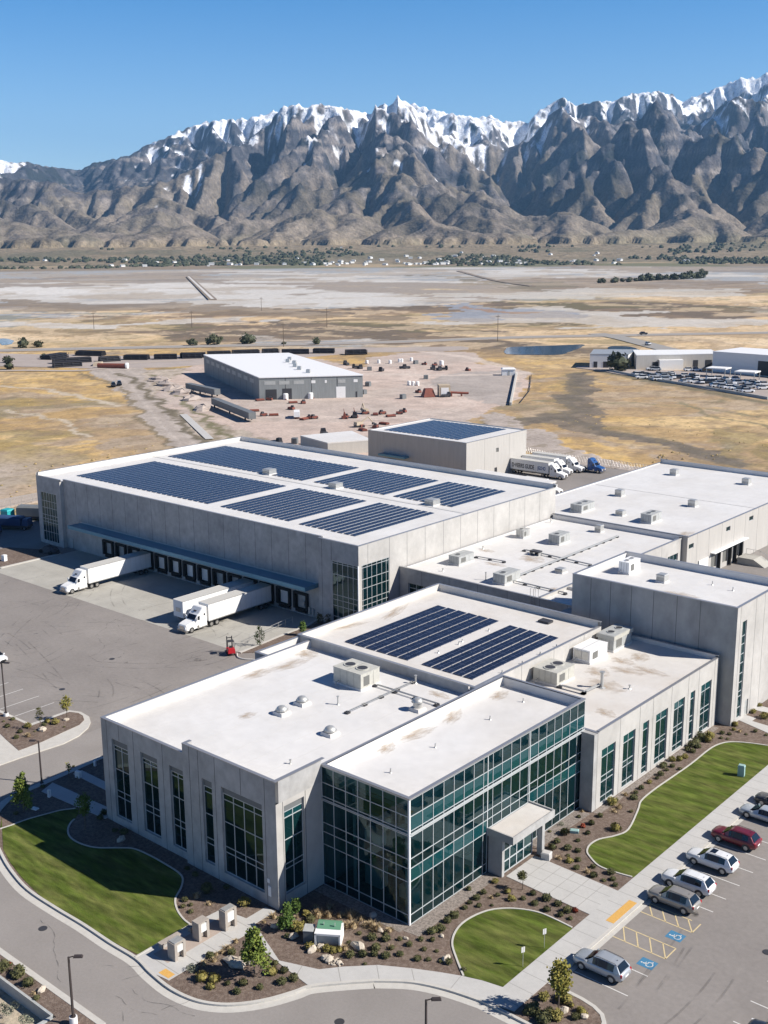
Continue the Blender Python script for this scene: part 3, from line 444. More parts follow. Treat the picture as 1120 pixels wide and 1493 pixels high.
# ---- mountains: stream-eroded relief whose ridge line follows the photographed one
def mountains():
    ny, nx, dx = 290, 420, 31.
    y = np.arange(ny)[:, None]*dx+0*np.arange(nx); x = (np.arange(nx)[None, :]-nx/2)*dx+0*y
    wx = x+fbm(x/1200, y/1200, 5)*500
    toe = 350+fbm(x/1500, y/6000, 9, 4)*1400; U = (.10+.90*sst(y, toe-500, toe+4200))*np.clip((9500-y)/3500, .25, 1)*(.80+.5*fbm(wx/2300, y/2600, 7, 3))*(1-.55*np.exp(-((y-3300-fbm(x/1800, y/9000, 13, 3)*1600)/650)**2))
    h0 = fbm(x/900, y/900, 1)*30+fbm(x/150, y/150, 2)*10+40+y*.012
    h = erode(U*14, h0, dx, 120, 1., .06)
    # finer grid
    k = 3; NY, NX = (ny-1)*k+1, (nx-1)*k+1
    def up(a):
        yy = np.arange(NY)/k; xx = np.arange(NX)/k; y0 = np.minimum(yy.astype(int), ny-2); x0 = np.minimum(xx.astype(int), nx-2); fy = (yy-y0)[:, None]; fx = (xx-x0)[None, :]
        return (a[y0][:, x0]*(1-fy)+a[y0+1][:, x0]*fy)*(1-fx)+(a[y0][:, x0+1]*(1-fy)+a[y0+1][:, x0+1]*fy)*fx
    h = up(h); s = up(x); y = up(y); D0 = 4050.; d = D0+y
    q_ = fbm(s/260, y/260, 35, 3)*90; h = h+fbm((s+q_)/150, (y+q_)/210, 31, 6, ridged=True, gain=.60)*26*np.clip(h/400, 0, 1)+fbm(s/34, y/34, 33, 3, ridged=True)*9*np.clip(h/300, 0, 1)
    # a valley between the front range and the snowy crest on the left, so that two ranges stand behind each other
    sky = [(-700, 250), (-300, 232), (-100, 225), (0, 237), (20, 241), (40, 240), (65, 246), (110, 251), (120, 250), (135, 242), (165, 236), (190, 230), (215, 215), (240, 206), (270, 192), (300, 182), (325, 179), (360, 177), (390, 170), (415, 162), (430, 158), (447, 162), (465, 157), (490, 161), (520, 167), (535, 170), (560, 163), (580, 150), (600, 155), (625, 162), (660, 170), (695, 175), (715, 173), (735, 181), (770, 181), (785, 167), (805, 154), (820, 147), (840, 157), (870, 152), (895, 151), (920, 141), (960, 137), (980, 142), (995, 151), (1020, 142), (1050, 130), (1080, 118), (1105, 117), (1120, 110), (1300, 95), (1600, 140), (2000, 200)]
    rays = [FH*1670.64+RH*(p[0]-560)-UH*(p[1]-746.5) for p in sky]; fw = [r.x*FX+r.y*FY for r in rays]
    sx = np.array([(r.x*FY-r.y*FX)/q for r, q in zip(rays, fw)]); st = np.array([r.z/q for r, q in zip(rays, fw)])
    az = s/d; target = np.interp(az, sx, st)
    el = (h-60)/d
    bins = np.linspace(-1.2, 1.2, 1601); bi = np.clip(np.digitize(az.ravel(), bins), 0, 1600)
    for _ in range(3):
        el = (h-60)/d; mx = np.full(1602, -1.); np.maximum.at(mx, bi, el.ravel())
        bc = (bins[:-1]+bins[1:])/2; m_ = mx[1:1601]; m_ = np.where(m_ > .005, m_, 0); w_ = np.convolve(m_ > 0, np.ones(7), 'same'); m_ = np.convolve(m_, np.ones(7), 'same')/np.maximum(w_, 1); ok = m_ > .005
        cur = np.interp(az, bc[ok], m_[ok]); h = 60+(h-60)*np.where(h > 60, np.interp(az, bc[ok], np.interp(bc[ok], sx, st)/m_[ok]), 1.)
    h = np.maximum(h, 0)
    # alluvial apron in front
    dd = np.concatenate([np.linspace(2900, D0-30, 40)]); sA = s[0][None, :]+0*dd[:, None]; dA = dd[:, None]+0*sA
    fan = lambda d_: 40*np.clip((d_-2950)/(D0-2950), 0, 1)**1.7
    hA = fan(dA)+fbm(sA/400, dA/400, 41, 4)*6*np.clip((dA-3000)/900, 0, 1)-1.5
    ft = 40+fbm(s/500, d/500, 41, 4)*6
    h2 = np.maximum(h+20, ft)+0.0*h; h2 = np.where(h < 42, ft+(h2-ft)*.3, h2)
    HH = np.concatenate([hA, h2]); S = np.concatenate([sA, s]); Dd = np.concatenate([dA, d])
    gy, gx = np.gradient(HH); ddy = np.gradient(Dd, axis=0); ddx = dx/3; sl = np.hypot(gy/ddy, gx/ddx)
    n1 = fbm(S/700, Dd/700, 51, 5); n2 = fbm(S/120, Dd/120, 52, 5); n3 = fbm(S/45, Dd/45, 53, 4)
    c = np.ones(HH.shape+(3,))*np.array((.062, .063, .072))
    c = mixn(c, (.030, .035, .034), sst(n2+.5*n1, -.05, .18)*sst(HH, 120, 380)*.9)                  # conifers
    c = mixn(c, (.125, .108, .100), sst(n1-.3*n2, .0, .3)*.6)
    bandn = fbm(S/900+HH/140, HH/38+Dd/4000, 57, 4); c = mixn(c, (.25, .22, .20), sst(bandn+.4*n3, .12, .34)*sst(sl, .45, .95)*(1-sst(HH, 800, 1100)*.5)*.8)   # cliff bands
    c = mixn(c, (.215, .178, .138), (1-sst(HH+n1*300+n2*260+n3*80, 40, 330))*.85)                           # dry grass slopes
    c = mixn(c, (.10, .085, .06), sst(n2+.4*n3, .0, .2)*(1-sst(HH, 260, 420))*.7)
    c = mixn(c, (.25, .20, .13), (1-sst(HH, 42, 85))*.8); c = mixn(c, (.13, .125, .08), sst(fbm(S/300, Dd/300, 55, 4), .05, .25)*(1-sst(HH, 45, 110))*.6)
    c = mixn(c, (.26, .215, .155), sst(n1+.35*n2, .06, .20)*(1-sst(HH, 450, 750))*.42); c = mixn(c, (.20, .19, .20), sst(fbm(S/28, Dd/70, 58, 4)+.5*n1, .12, .3)*sst(HH, 350, 600)*.7)
    wst = 1-sst(np.abs(S/Dd+.045), .10, .24)                                                          # most snow on the middle peaks
    lap = np.zeros(HH.shape); q = 4; lap[q:-q, q:-q] = (HH[2*q:, q:-q]+HH[:-2*q, q:-q]+HH[q:-q, 2*q:]+HH[q:-q, :-2*q]-4*HH[q:-q, q:-q]); lap = np.clip(lap/60., -1, 1)
    snow = sst(HH+n2*170+n3*330+fbm(S/22, Dd/60, 59, 3)*150+n1*190+lap*150-sst(sl, 1.1, 2.2)*150+wst*290+sst(-S/Dd, .285, .315)*330, 825, 900)
    c = mixn(c, (.80, .82, .86), snow)
    x_ = CAM.x+FX*Dd+FY*S; y_ = CAM.y+FY*Dd-FX*S
    return grid_mesh('mountains', x_, y_, HH, c, attr_mat('mountain_rock', .38, .035, fine2=.42, fscale2=.11, bump=9.0, bscale=.04)), (S, Dd, HH)
MTN, MTD = mountains()
def fanz(d, s): return 40*max(0, min(1, (d-2950)/1100.))**1.7
def view_pt(s, d, z=0.0): return (CAM.x+FX*d+FY*s, CAM.y+FY*d-FX*s, z)
# ------------------------------------------------------------------ site ground
def J(pts, k=3, j=1.5, closed=True, seed=1):
    r = random.Random(seed); return [(p[0]+r.uniform(-j, j), p[1]+r.uniform(-j, j)) for p in smoothp(pts, k, closed)]
pad = MB().prism([(-170, -27.8), (-13.7, -27.8), (-13.7, -95), (190, -95), (190, 198), (-112, 198), (-112, 113), (-170, 113)], -3.0, 0, 0)
struct('asphalt_pavement', pad, MT['asphalt'])
a = MB().prism([(-57.6, -25.6), (-57.6, 9.0), (-60.5, 11.5), (-50.2, 11.5), (-50.2, 3), (-49.5, -9.2), (-47.9, -12), (-44.6, -15), (-39.5, -17), (-35.6, -18.2), (-31.4, -19), (-14.5, -19.2), (-9.3, -19.7), (-6.5, -19.3), (-4.6, -18.3), (-2, -15.2), (0, -11), (3, -8), (11, -4.5), (16, -4.3), (24, -4.3), (24, -40), (-9.9, -40), (-9.9, -25.6)], .004, .004)
struct('road', a, MT['road'])
# concrete apron with joints
a = MB().prism([(-133.4, 38.0), (-64.3, 38.0), (-65.0, 53.0), (-66.0, 57), (-133.4, 57)], .0, .006, 0)
for i in range(1, 14): a.box(-133.3+i*5.0, 38.1, .006, -133.24+i*5.0, 56.9, .008, 1)
for v in (44.3, 50.6): a.box(-133.3, v, .006, -65.5, v+.06, .0085, 1)
struct('concrete_apron', a, [MT['slab'], MT['walkj']])
# garden island round the offices, kerbed
kb = smoothp(D['kerb'][:12]+D['kerb'][13:26]+[(11.25, -4.36)], 4)
isl = kb[:]+[(16.5, -4.3), (20.6, -4.3)]+[(20.16, -.45), (19.68, .28), (18.7, .81), (17.4, 1.05), (15.8, 1.1), (14.0, 1.1)]+[(14.0, 95), (-50.2, 95), (-50.2, 3.3)]
isl = [p for i, p in enumerate(isl) if i == 0 or math.dist(p, isl[i-1]) > .05]
struct('planting_beds', MB().prism(isl, -.1, .12), MT['mulch'])
kp = kb+[(16.5, -4.3), (21, -4.3)]
k = MB().kerb(offs(kp, .10), .28, 0, .18, 0); k.strip(offs(kp, -.42), .75, .012, 0)
k.kerb([(14.05, 95), (14.05, 1.2)], .3, 0, .15); k.strip([(14.45, 95), (14.45, 1.5)], .45, .012)
tp = [(20.5, -4.2), (20.3, -1), (20.0, -.2), (19.4, .5), (18.4, .95), (17.2, 1.15), (15.5, 1.2), (14.0, 1.2)]; k.kerb(tp, .35, 0, .15); k.strip([(-50.35, 3.3), (-50.4, 35)], .3, .15)
struct('kerb', k, MT['kerb'])
def slabs(mb, poly, z0=.12, z1=.16): mb.prism(poly, z0, z1, 0)
wk = MB()
slabs(wk, [(-14.95, -18.9), (-15.1, -12.6), (-14.9, -9.6), (-13.3, -8.95), (-12.0, -8.75), (-12.0, -6.4), (-10.8, -6.25), (-10.8, -8.8), (-8.3, -9.9), (-5.2, -11.2), (-1.76, -9.88), (-.5, -8.35), (1.66, -6.2), (4.2, -4.66), (6.33, -3.56), (7.95, -2.8), (9.6, -2.2), (11.45, -1.8), (11.45, 11.9), (1.95, 12.3), (1.95, 17.3), (11.45, 17.0), (11.45, 95), (13.9, 95), (13.9, -3.7), (11.2, -4.25), (8.2, -4.85), (5.4, -5.95), (3.06, -7.7), (1.17, -9.6), (-.68, -11.8), (-.85, -12.0), (-5.5, -11.4), (-10.2, -10.6), (-10.3, -19.05), (-12.3, -19.3)])
slabs(wk, [(-48.9, -4.7), (-39.5, -4.2), (-37.3, -4.2), (-37.3, -5.9), (-48, -6.75)]); slabs(wk, [(-49, -.7), (-37.4, -.7), (-37.4, -1.9), (-49, -1.9)])
slabs(wk, [(3.4, 61.8), (3.4, 63.9), (4.8, 63.8), (4.8, 62.6), (11.4, 62.3), (11.4, 60.3), (7.8, 60.4)]); slabs(wk, [(3.4, 66.3), (11.4, 66.3), (11.4, 68), (3.4, 68)])
for v in range(-3, 94, 2): wk.box(11.5, v, .16, 13.9, v+.05, .163, 1)
for v in (13.9, 15.6): wk.box(1.9, v, .16, 11.4, v+.05, .163, 1)
for u in (3.5, 5.1, 6.7, 8.3, 9.9): wk.box(u, 12.2, .16, u+.05, 17.1, .164, 1)
for i in range(5): wk.box(-13.6, -18+i*2.1, .16, -10.3, -17.94+i*2.1, .163, 1)
for p, q in (((-.75, -8.6), (.9, -10)), ((1.6, -6.3), (3.1, -7.7)), ((4.2, -4.8), (5.4, -5.9)), ((-3.2, -10.4), (-2.6, -11.8)), ((-5.2, -11.3), (-5.1, -11.4)), ((-7.0, -10.5), (-6.6, -11.2)), ((-8.9, -9.8), (-8.6, -10.8)), ((7.95, -2.9), (8.3, -4.8))): wk.strip([p, q], .06, .163, 1)
struct('pavement', wk, [MT['walk'], MT['walkj']])
pk = MB().prism([(-14.2, -17.6), (-13.9, -9.9), (-12.2, -9.7), (-12.2, -17.6)], .16, .164); struct('plaza_paving', pk, MT['pinkc'])
pd = MB().prism([(13.05, 12.0), (13.85, 12.0), (13.85, 16.3), (13.05, 16.3)], .16, .168).prism([(-11.75, -18.95), (-11.75, -18.2), (-10.5, -18.2), (-10.5, -18.9)], .16, .168)
struct('tactile_paving', pd, MT['yellow'])
# lawns with mower edging
def lawn(poly, edge, wdt=.17):
    struct('lawn', MB().prism(poly, .1, .15), MT['lawn'])
    struct('lawn_edging', MB().kerb(edge, wdt, .1, .20), MT['kerb'])
eA = smoothp(D['edgeA2'], 4); eB = smoothp(D['edgeA1'], 4)
lawn([(-46.0, -12.9)]+[(p[0], p[1]+.35) for p in D['lawnA']]+[(-15.05, -12.75)]+eA+[(-40.5, -7.0)]+eB[::-1], eA)
struct('lawn_edging', MB().kerb(eB, .17, .1, .20), MT['kerb']); struct('lawn_edging', MB().kerb([(-15.0, -18.9), (-15.1, -12.6)], .15, .1, .22), MT['kerb'])
eC = smoothp(D['edgeC'], 5); lawn(eC+[(11.42, 9.0), (11.42, -1.75), (9.6, -2.15)], eC)
eD = smoothp(D['edgeD'][:9]+D['edgeD'][11:], 4); eD2 = eD+[(11.3, 57.2)]; lawn(eD2+[(11.42, 57), (11.42, 20.1)], eD2)
g = MB().prism([(.05, -1.0), (1.7, -.8), (1.4, 11.7), (.05, 11.7)], .12, .14).prism([(-10.5, -1.4), (.0, -1.4), (.0, -.05), (-10.5, -.05)], .12, .14).prism([(.05, 18.8), (1.5, 18.8), (1.7, 28.3), (.05, 28.3)], .12, .14).prism([(1.75, 28.8), (2.5, 28.8), (2.5, 58), (1.75, 58)], .12, .14)
struct('gravel_strip', g, MT['gravel'])
# green strip and side kerb of the truck court
struct('verge', MB().prism([(-64.0, 37.9), (-62.4, 39.7), (-60.6, 37.8), (-52, 37.8), (-50, 60), (-65, 60), (-64.85, 47.5)], 0, .10), MT['mulch'])
struct('verge_kerb', MB().kerb([(-66.2, 57), (-65.1, 53), (-65.0, 47.8), (-64.2, 37.8)], .5, 0, .16), MT['kerb'])
# parking island on the left
li = smoothp(D['island_l'][:11], 4); lb = D['island_l_bed']
struct('traffic_island', MB().prism([(-72.4, 2.8), (-65.37, 2.9), (-65.3, 8.6), (-63.6, 9.3), (-61.5, 9.1), (-59.9, 8.2), (-58.7, 7.0), (-57.5, 4.8), (-57.0, 2.2), (-57.6, -3.6), (-57.8, -9), (-72.4, -9)], -.1, .14), MT['kerb'])
struct('planting_bed', MB().prism([(-71.8, 2.3), (-64.7, 2.5), (-64.7, 8.3), (-63.5, 8.85), (-62.3, 8.7), (-61, 8.0), (-60.2, 6.7), (-59.9, 4.4), (-59.4, .6), (-59.4, -2.5), (-63.2, -1.8), (-66, -1.2), (-71.8, -1.2)], .14, .17), MT['mulch'])
# kerb line, planted strip and retaining wall at the lower left
struct('kerb', MB().kerb([(-120, -25.9), (-9.9, -25.9)], .55, 0, .12), MT['kerb'])
struct('planting_bed', MB().prism([(-120, -26.2), (-9.9, -26.2), (-9.9, -29), (-13.5, -29), (-13.5, -27.75), (-120, -27.75)], 0, .1), MT['mulch'])
struct('sandy_bank', MB().prism(J([(-60, -28.0), (-40, -28.0), (-13.4, -28.0), (-8, -29.5), (-4, -33), (-6, -44), (-60, -44)], 4, .25), -1.2, -.9), MT['sand'])
w = MB().box(-60, -28.0, -1.6, -13.9, -27.78, .18).box(-13.9, -28.0, -1.6, -13.6, -29.3, .15)
rw = tag(w.build('retaining_wall', MT['greyu']), 'low grey retaining wall between the planted strip and the sandy bank', 'wall')
# left edge bed, road and dry verge beyond
struct('planting_bed', MB().prism([(-137, 41.6), (-133.7, 39.9), (-133.6, 52), (-138, 53), (-146, 49), (-146, 44)], 0, .13), MT['mulch'])
struct('pavement', MB().prism([(-134.0, 39.6), (-133.4, 39.9), (-133.3, 53), (-133.9, 53)], 0, .15), MT['kerb'])
struct('dry_verge', MB().prism([(-172, 60), (-160, 67), (-150, 113), (-172, 113), (-176, 66)], .0, .03), MT['drygrass'])
struct('gravel_road', MB().prism(D['leftroad'][::1] and [(-190, 62), (-188, 72), (-187, 90), (-180, 200), (-174, 200), (-178, 90), (-179.5, 79), (-179.5, 62)], -.6, .05), MT['dirt'])
# painted lines
pl = MB()
def line(mb, p, q, w=.11, z=.008, m=0): mb.strip([p, q], w, z, m)
for v in (4.0, 7.35, 19.7, 22.42, 25.4, 28.45, 31.5, 34.8, 37.9, 41, 44.2): line(pl, (14.7, v), (19.75, v))
for v in (6.6, 9.86, 13.2, 16.5): line(pl, (27.6, v), (33, v))
for i, (u, v0) in enumerate(((-80.5, 7.5), (-76.8, 5.3), (-72.9, 3.1), (-69.3, 3.1))): line(pl, (u, v0), (u, 9.0))
struct('parking_lines', pl, MT['paintw'])
py = MB()
for (v0, v1) in ((10.48, 12.42), (15.5, 17.2)):
    line(py, (14.2, v0), (19.75, v0)); line(py, (14.2, v1), (19.75 if v0 < 12 else 18.9, v1)); line(py, (19.75, v0), (19.75, v1))
    for i in range(4): line(py, (14.6+i*1.3, v1), (15.85+i*1.3, v0))
struct('access_aisle_markings', py, MT['painty'])
for v in (8.9, 14.05):
    b = MB().box(18.15, v-.62, .004, 19.6, v+.62, .009, 0)
    # person in a wheelchair, drawn with flat strokes
    Q_ = lambda p: (19.42-p[1]*1.1, v-.55+p[0]*1.1)
    def S_(pts, w=.09): b.strip([Q_(p) for p in pts], w, .012, 1)
    S_([(.40, .80), (.44, .44)], .13); S_([(.42, .64), (.66, .64)], .07); S_([(.42, .47), (.70, .47), (.82, .16), (.93, .22)], .09)
    S_([(.46+.28*math.cos(t), .31+.28*math.sin(t)) for t in [math.radians(x) for x in range(125, 345, 18)]], .075); hx_, hy_ = Q_((.40, .92)); b.cyl(hx_, hy_, .009, .013, .085, n=12, m=1)
    struct('accessible_symbol', b, [MT['blue'], MT['paintw']])
# ---- ground of the distance: tracks, yard, ponds, highway
def sheet(name, pts, m, z=.06, k=3, j=1.5, seed=1, z0=-1.3): return struct(name, MB().prism(J(pts, k, j, True, seed), z0, z), m)
sheet('gravel_yard', [(-560, 205), (-480, 232), (-418, 262), (-395, 290), (-365, 400), (-335, 440), (-345, 462), (-405, 400), (-440, 330), (-470, 300), (-500, 292), (-600, 240)], MT['yard2'], .06, 3, 3, 6)
sheet('pond', D['pondr'], MT['water'], .05, 4, 1, 7); sheet('pond', D['pondr2'], MT['water'], .05, 4, 1, 8); sheet('pond', D['pondl'], MT['water'], .05, 3, 1, 9)
hw = smoothp([(-700, 60), (-640, 160)]+D['hwy']+[(-120, 790), (60, 980), (300, 1200)], 4)
struct('highway', MB().strip(hw, 10, .14, 0), MT['hwy']); struct('highway_shoulder', MB().strip(offs(hw, 7), 4, .10, 0).strip(offs(hw, -7), 4, .10, 0), MT['dirt'])
struct('ramp_road', MB().strip(smoothp([(-330, 590)]+D['ramp']+[(-150, 478)], 4), 13, .18), MT['hwy'])
struct('frontage_road', MB().strip(smoothp([(-560, 95), (-500, 160)]+D['frontage'], 4), 6, .10), MT['dirt'])
struct('far_lot', MB().prism(D['rlot'], -1.2, .10), MT['yard2'])
cw = D['causeway']; struct('causeway', MB().kerb([cw[0], cw[1]], 9, -1, 1.2).kerb(smoothp(cw[2:5], 3), 9, -1, .8), MT['mud'])
struct('causeway_road', MB().strip([cw[0], cw[1]], 3.5, 1.3), MT['tpow'])
struct('lined_channel', MB().strip([(-262, 190), (-214, 161)], 2.6, .16), MT['walk'])
# wear on the asphalt: tyre arcs, sealed cracks, oil spots
def worn(name, c, k, sc):
    m = mat(name, c, rough=.8); t = m.node_tree; g_ = t.nodes.new('ShaderNodeNewGeometry'); n = t.nodes.new('ShaderNodeTexNoise'); n.inputs['Scale'].default_value = sc; n.inputs['Detail'].default_value = 6
    t.links.new(g_.outputs['Position'], n.inputs['Vector']); q = t.nodes.new('ShaderNodeMapRange'); q.inputs[1].default_value = .42; q.inputs[2].default_value = .62; q.inputs[3].default_value = 0; q.inputs[4].default_value = k
    t.links.new(n.outputs[0], q.inputs[0]); t.links.new(q.outputs[0], t.nodes['Principled BSDF'].inputs['Alpha']); return m
TYM, CRM = worn('tyre_mark', (.09, .085, .08), .20, .35), worn('crack_sealant', (.06, .06, .06), .45, 1.1)
ty = MB(); rw4 = random.Random(17); zz_ = .009
for i in range(34):
    x, y = rw4.uniform(-125, -62), rw4.uniform(8, 42); a = rw4.choice((1.57, 1.57, .2, .5, 2.6, 1.0))+rw4.uniform(-.3, .3); k = rw4.uniform(-.09, .09); L = rw4.uniform(6, 20); pts = []
    for j in range(14): pts.append((x, y)); x += math.cos(a)*L/13; y += math.sin(a)*L/13; a += k
    zz_ += .0004; ty.strip(pts, .22, zz_); ty.strip(offs(pts, 1.9), .22, zz_+.0002)
for i in range(3):
    x, y = rw4.uniform(21, 26), rw4.uniform(-2, 30); a = 1.4+rw4.uniform(-.3, .3); pts = []
    for j in range(12): pts.append((x, y)); x += math.cos(a); y += math.sin(a); a += rw4.uniform(-.03, .06)
    zz_ += .0004; ty.strip(pts, .2, zz_); ty.strip(offs(pts, 1.6), .2, zz_+.0002)
struct('tyre_marks', ty, TYM)
ck = MB()
for i in range(46):
    x, y = (rw4.uniform(-128, -58), rw4.uniform(10, 37)) if i < 26 else ((rw4.uniform(15, 36), rw4.uniform(-3, 45)) if i < 36 else (rw4.uniform(-48, 8), -22+rw4.uniform(-2.5, 2))); a = rw4.choice((0, 1.57))+rw4.uniform(-.4, .4); pts = []
    for j in range(rw4.randrange(5, 18)): pts.append((x, y)); x += math.cos(a)*.7; y += math.sin(a)*.7; a += rw4.uniform(-.5, .5)
    zz_ += .0003; ck.strip(pts, .07, zz_)
struct('crack_seals', ck, CRM)
for x, y, r_ in ((-72.5, 12.4, .4), (-50.5, 14, .35), (-77, 24, .4), (-25, -21.5, .4), (4, -13.5, .4), (26, 17, .4), (24.5, -1, .35)):
    struct('manhole_cover', MB().cyl(x, y, .0, .03, r_, r_, 16).cyl(x, y, .03, .033, r_*.8, r_*.8, 16), MT['dark'])
ol = MB()
for i in range(16): a_ = rw4.uniform(.35, .9); x, y = (rw4.uniform(16, 19), rw4.choice((5.6, 9, 14, 18.5, 22, 27, 32.6, 36.5))+rw4.uniform(-.4, .4)) if i < 9 else (rw4.uniform(-115, -60), rw4.uniform(14, 50)); zz_ += .0004; ol.prism([(x+a_*math.cos(t_)*rw4.uniform(.6, 1), y+a_*math.sin(t_)*rw4.uniform(.6, 1)) for t_ in [k_*.63 for k_ in range(10)]], zz_, zz_)
struct('oil_spots', ol, worn('oil_spot', (.05, .047, .045), .4, 1.4))
# ------------------------------------------------------------------ buildings
def face(mb, side, c, a0, a1, z0, z1, holes=(), depth=.3, m=0, mr=None):
    """a wall plane on side s/n (y=c) or e/w (x=c) with real openings and their reveals"""
    mr = m if mr is None else mr; s = {'s': -1, 'n': 1, 'e': 1, 'w': -1}[side]
    P = (lambda a, z, k=0.0: (a, c-s*k, z)) if side in 'sn' else (lambda a, z, k=0.0: (c-s*k, a, z))
    flip = side in 'nw'
    def q(a, b, cc, d, mm): mb.quad(*((a, b, cc, d) if not flip else (d, cc, b, a)), m=mm)
    A = sorted({a0, a1}|{h[i] for h in holes for i in (0, 1)}); Zs = sorted({z0, z1}|{h[i] for h in holes for i in (2, 3)})
    for i in range(len(A)-1):
        for j in range(len(Zs)-1):
            ca, cz = (A[i]+A[i+1])/2, (Zs[j]+Zs[j+1])/2
            if any(h[0] < ca < h[1] and h[2] < cz < h[3] for h in holes): continue
            q(P(A[i], Zs[j]), P(A[i+1], Zs[j]), P(A[i+1], Zs[j+1]), P(A[i], Zs[j+1]), m)
    for h in holes:
        b0, b1, y0, y1 = h[:4]; d = h[4] if len(h) > 4 else depth
        for u, v in (((b0, y0), (b0, y1)), ((b0, y1), (b1, y1)), ((b1, y1), (b1, y0)), ((b1, y0), (b0, y0))):
            q(P(*u), P(*v), P(v[0], v[1], d), P(u[0], u[1], d), mr)
def block(root, x0, y0, x1, y1, zr, zp, holes=None, wall='conc', roof='tpo', joints=None, th=.32, zb=-.2, depth=.3, sides='senw', capw=None, roofname='roof'):
    """walls with openings, a roof membrane that runs up the inside of the parapets, and metal coping"""
    holes = holes or {}; joints = joints or {}; zz = zp if isinstance(zp, dict) else {s: zp for s in 'senw'}
    em = wall if wall not in ('conc', 'conc2') else 'conc_sunlit'  # east side takes the copy of the concrete brightened as if by sun
    w = MB(); skip = [s for s in 'senw' if zz.get(s) is None]; two = sides == 'sn'
    for s in sides:
        c = {'s': y0, 'n': y1, 'e': x1, 'w': x0}[s]; a0, a1 = (x0, x1) if s in 'sn' else (y0, y1)
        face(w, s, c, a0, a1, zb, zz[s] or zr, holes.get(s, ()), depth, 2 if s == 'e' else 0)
        sg = {'s': -1, 'n': 1, 'e': 1, 'w': -1}[s]
        for a in joints.get(s, ()):
            zs = [zb, (zz[s] or zr)-.03]
            if isinstance(a, tuple): a, zs = a[0], [a[1], a[2]]
            if s in 'sn': w.box(a-.035, c, zs[0], a+.035, c+sg*.004, zs[1], 1)
            else: w.box(c, a-.035, zs[0], c+sg*.004, a+.035, zs[1], 1)
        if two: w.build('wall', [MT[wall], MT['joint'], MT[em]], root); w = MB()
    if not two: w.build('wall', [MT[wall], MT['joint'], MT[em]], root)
    r = MB(); e = .002
    X0, X1, Y0, Y1 = x0+th*('w' not in skip), x1-th*('e' not in skip), y0+th*('s' not in skip), y1-th*('n' not in skip)
    r.add([(X0, Y0, zr), (X1, Y0, zr), (X1, Y1, zr), (X0, Y1, zr)], [(0, 1, 2, 3)])
    for s, p, q in (('s', (X1, Y0), (X0, Y0)), ('n', (X0, Y1), (X1, Y1)), ('w', (X0, Y0), (X0, Y1)), ('e', (X1, Y1), (X1, Y0))):
        if s not in skip: r.quad((*p, zr), (*q, zr), (*q, zz[s]), (*p, zz[s]))
    xs = X0+1.5
    while xs < X1-1:
        r.box(xs, Y0+.02, zr+.001, xs+.05, Y1-.02, zr+.006, 1); xs += 3.05
    cp = MB()
    for s, bx in (('s', (X0-th-.04 if 'w' not in skip else X0, y0-.04, X1+th+.04 if 'e' not in skip else X1, y0+th)), ('n', (X0-th-.04 if 'w' not in skip else X0, y1-th, X1+th+.04 if 'e' not in skip else X1, y1+.04)), ('w', (x0-.04, Y0, x0+th, Y1)), ('e', (x1-th, Y0, x1+.04, Y1))):
        if s not in skip: MB().box(bx[0], bx[1], zz[s], bx[2], bx[3], zz[s]+.07).build('coping', MT['cap'], root)
        # closed end faces where neighbouring parapets step
    ro = r.build(roofname, [MT[roof], MT['seam'], MT['stain']], root)
    return ro
def window(root, side, c, a0, a1, z0, z1, ma=(), mz=(), glass='win', fw=.07, inset=.22, name='window', tilt=.004, spand=(), inner=False):
    s = {'s': -1, 'n': 1, 'e': 1, 'w': -1}[side]; f = MB(); g = MB(); k0, k1 = c-s*(inset+.10), c-s*inset
    def bx(mb, a, z, b, y, q0, q1, m=0):
        if side in 'sn': mb.box(a, q0, z, b, q1, y, m)
        else: mb.box(q0, a, z, q1, b, y, m)
    for a in [a0+fw/2, *ma, a1-fw/2]: bx(f, a-fw/2, z0, a+fw/2, z1, k0, k1)
    As = [a0+fw, *[x for x in ma], a1-fw]
    for z in [z0+fw/2, *mz, z1-fw/2]:
        for i in range(len(As)-1): bx(f, As[i]+(fw/2 if i else 0), z-fw/2, As[i+1]-(fw/2 if i < len(As)-2 else 0), z+fw/2, k0+s*.004, k1-s*.004)
    fo = f.build(name, MT['frame'], root)
    Zs = [z0, *mz, z1]; gm = c-s*(inset+.05)
    r = random.Random(int(a0*100+z0*10))
    for i in range(len(As)-1):
        for j in range(len(Zs)-1):
            P = (lambda a, z, d: (a, gm+d, z)) if side in 'sn' else (lambda a, z, d: (gm+d, a, z))
            t1, t2 = r.uniform(-tilt, tilt), r.uniform(-tilt, tilt)
            q = [P(As[i], Zs[j], -t1-t2), P(As[i+1], Zs[j], t1-t2), P(As[i+1], Zs[j+1], t1+t2), P(As[i], Zs[j+1], -t1+t2)]
            g.quad(*(q if side in 'se' else q[::-1]), m=1 if j in spand else 0)
    g.build('pane', [MT[glass], MT['spg']], fo)
    if inner:      # dark room behind
        b = MB(); bx(b, a0, z0, a1, z1, c-s*2.5, c-s*2.55); b.build('room_back', MT['dark'], fo)
    return fo
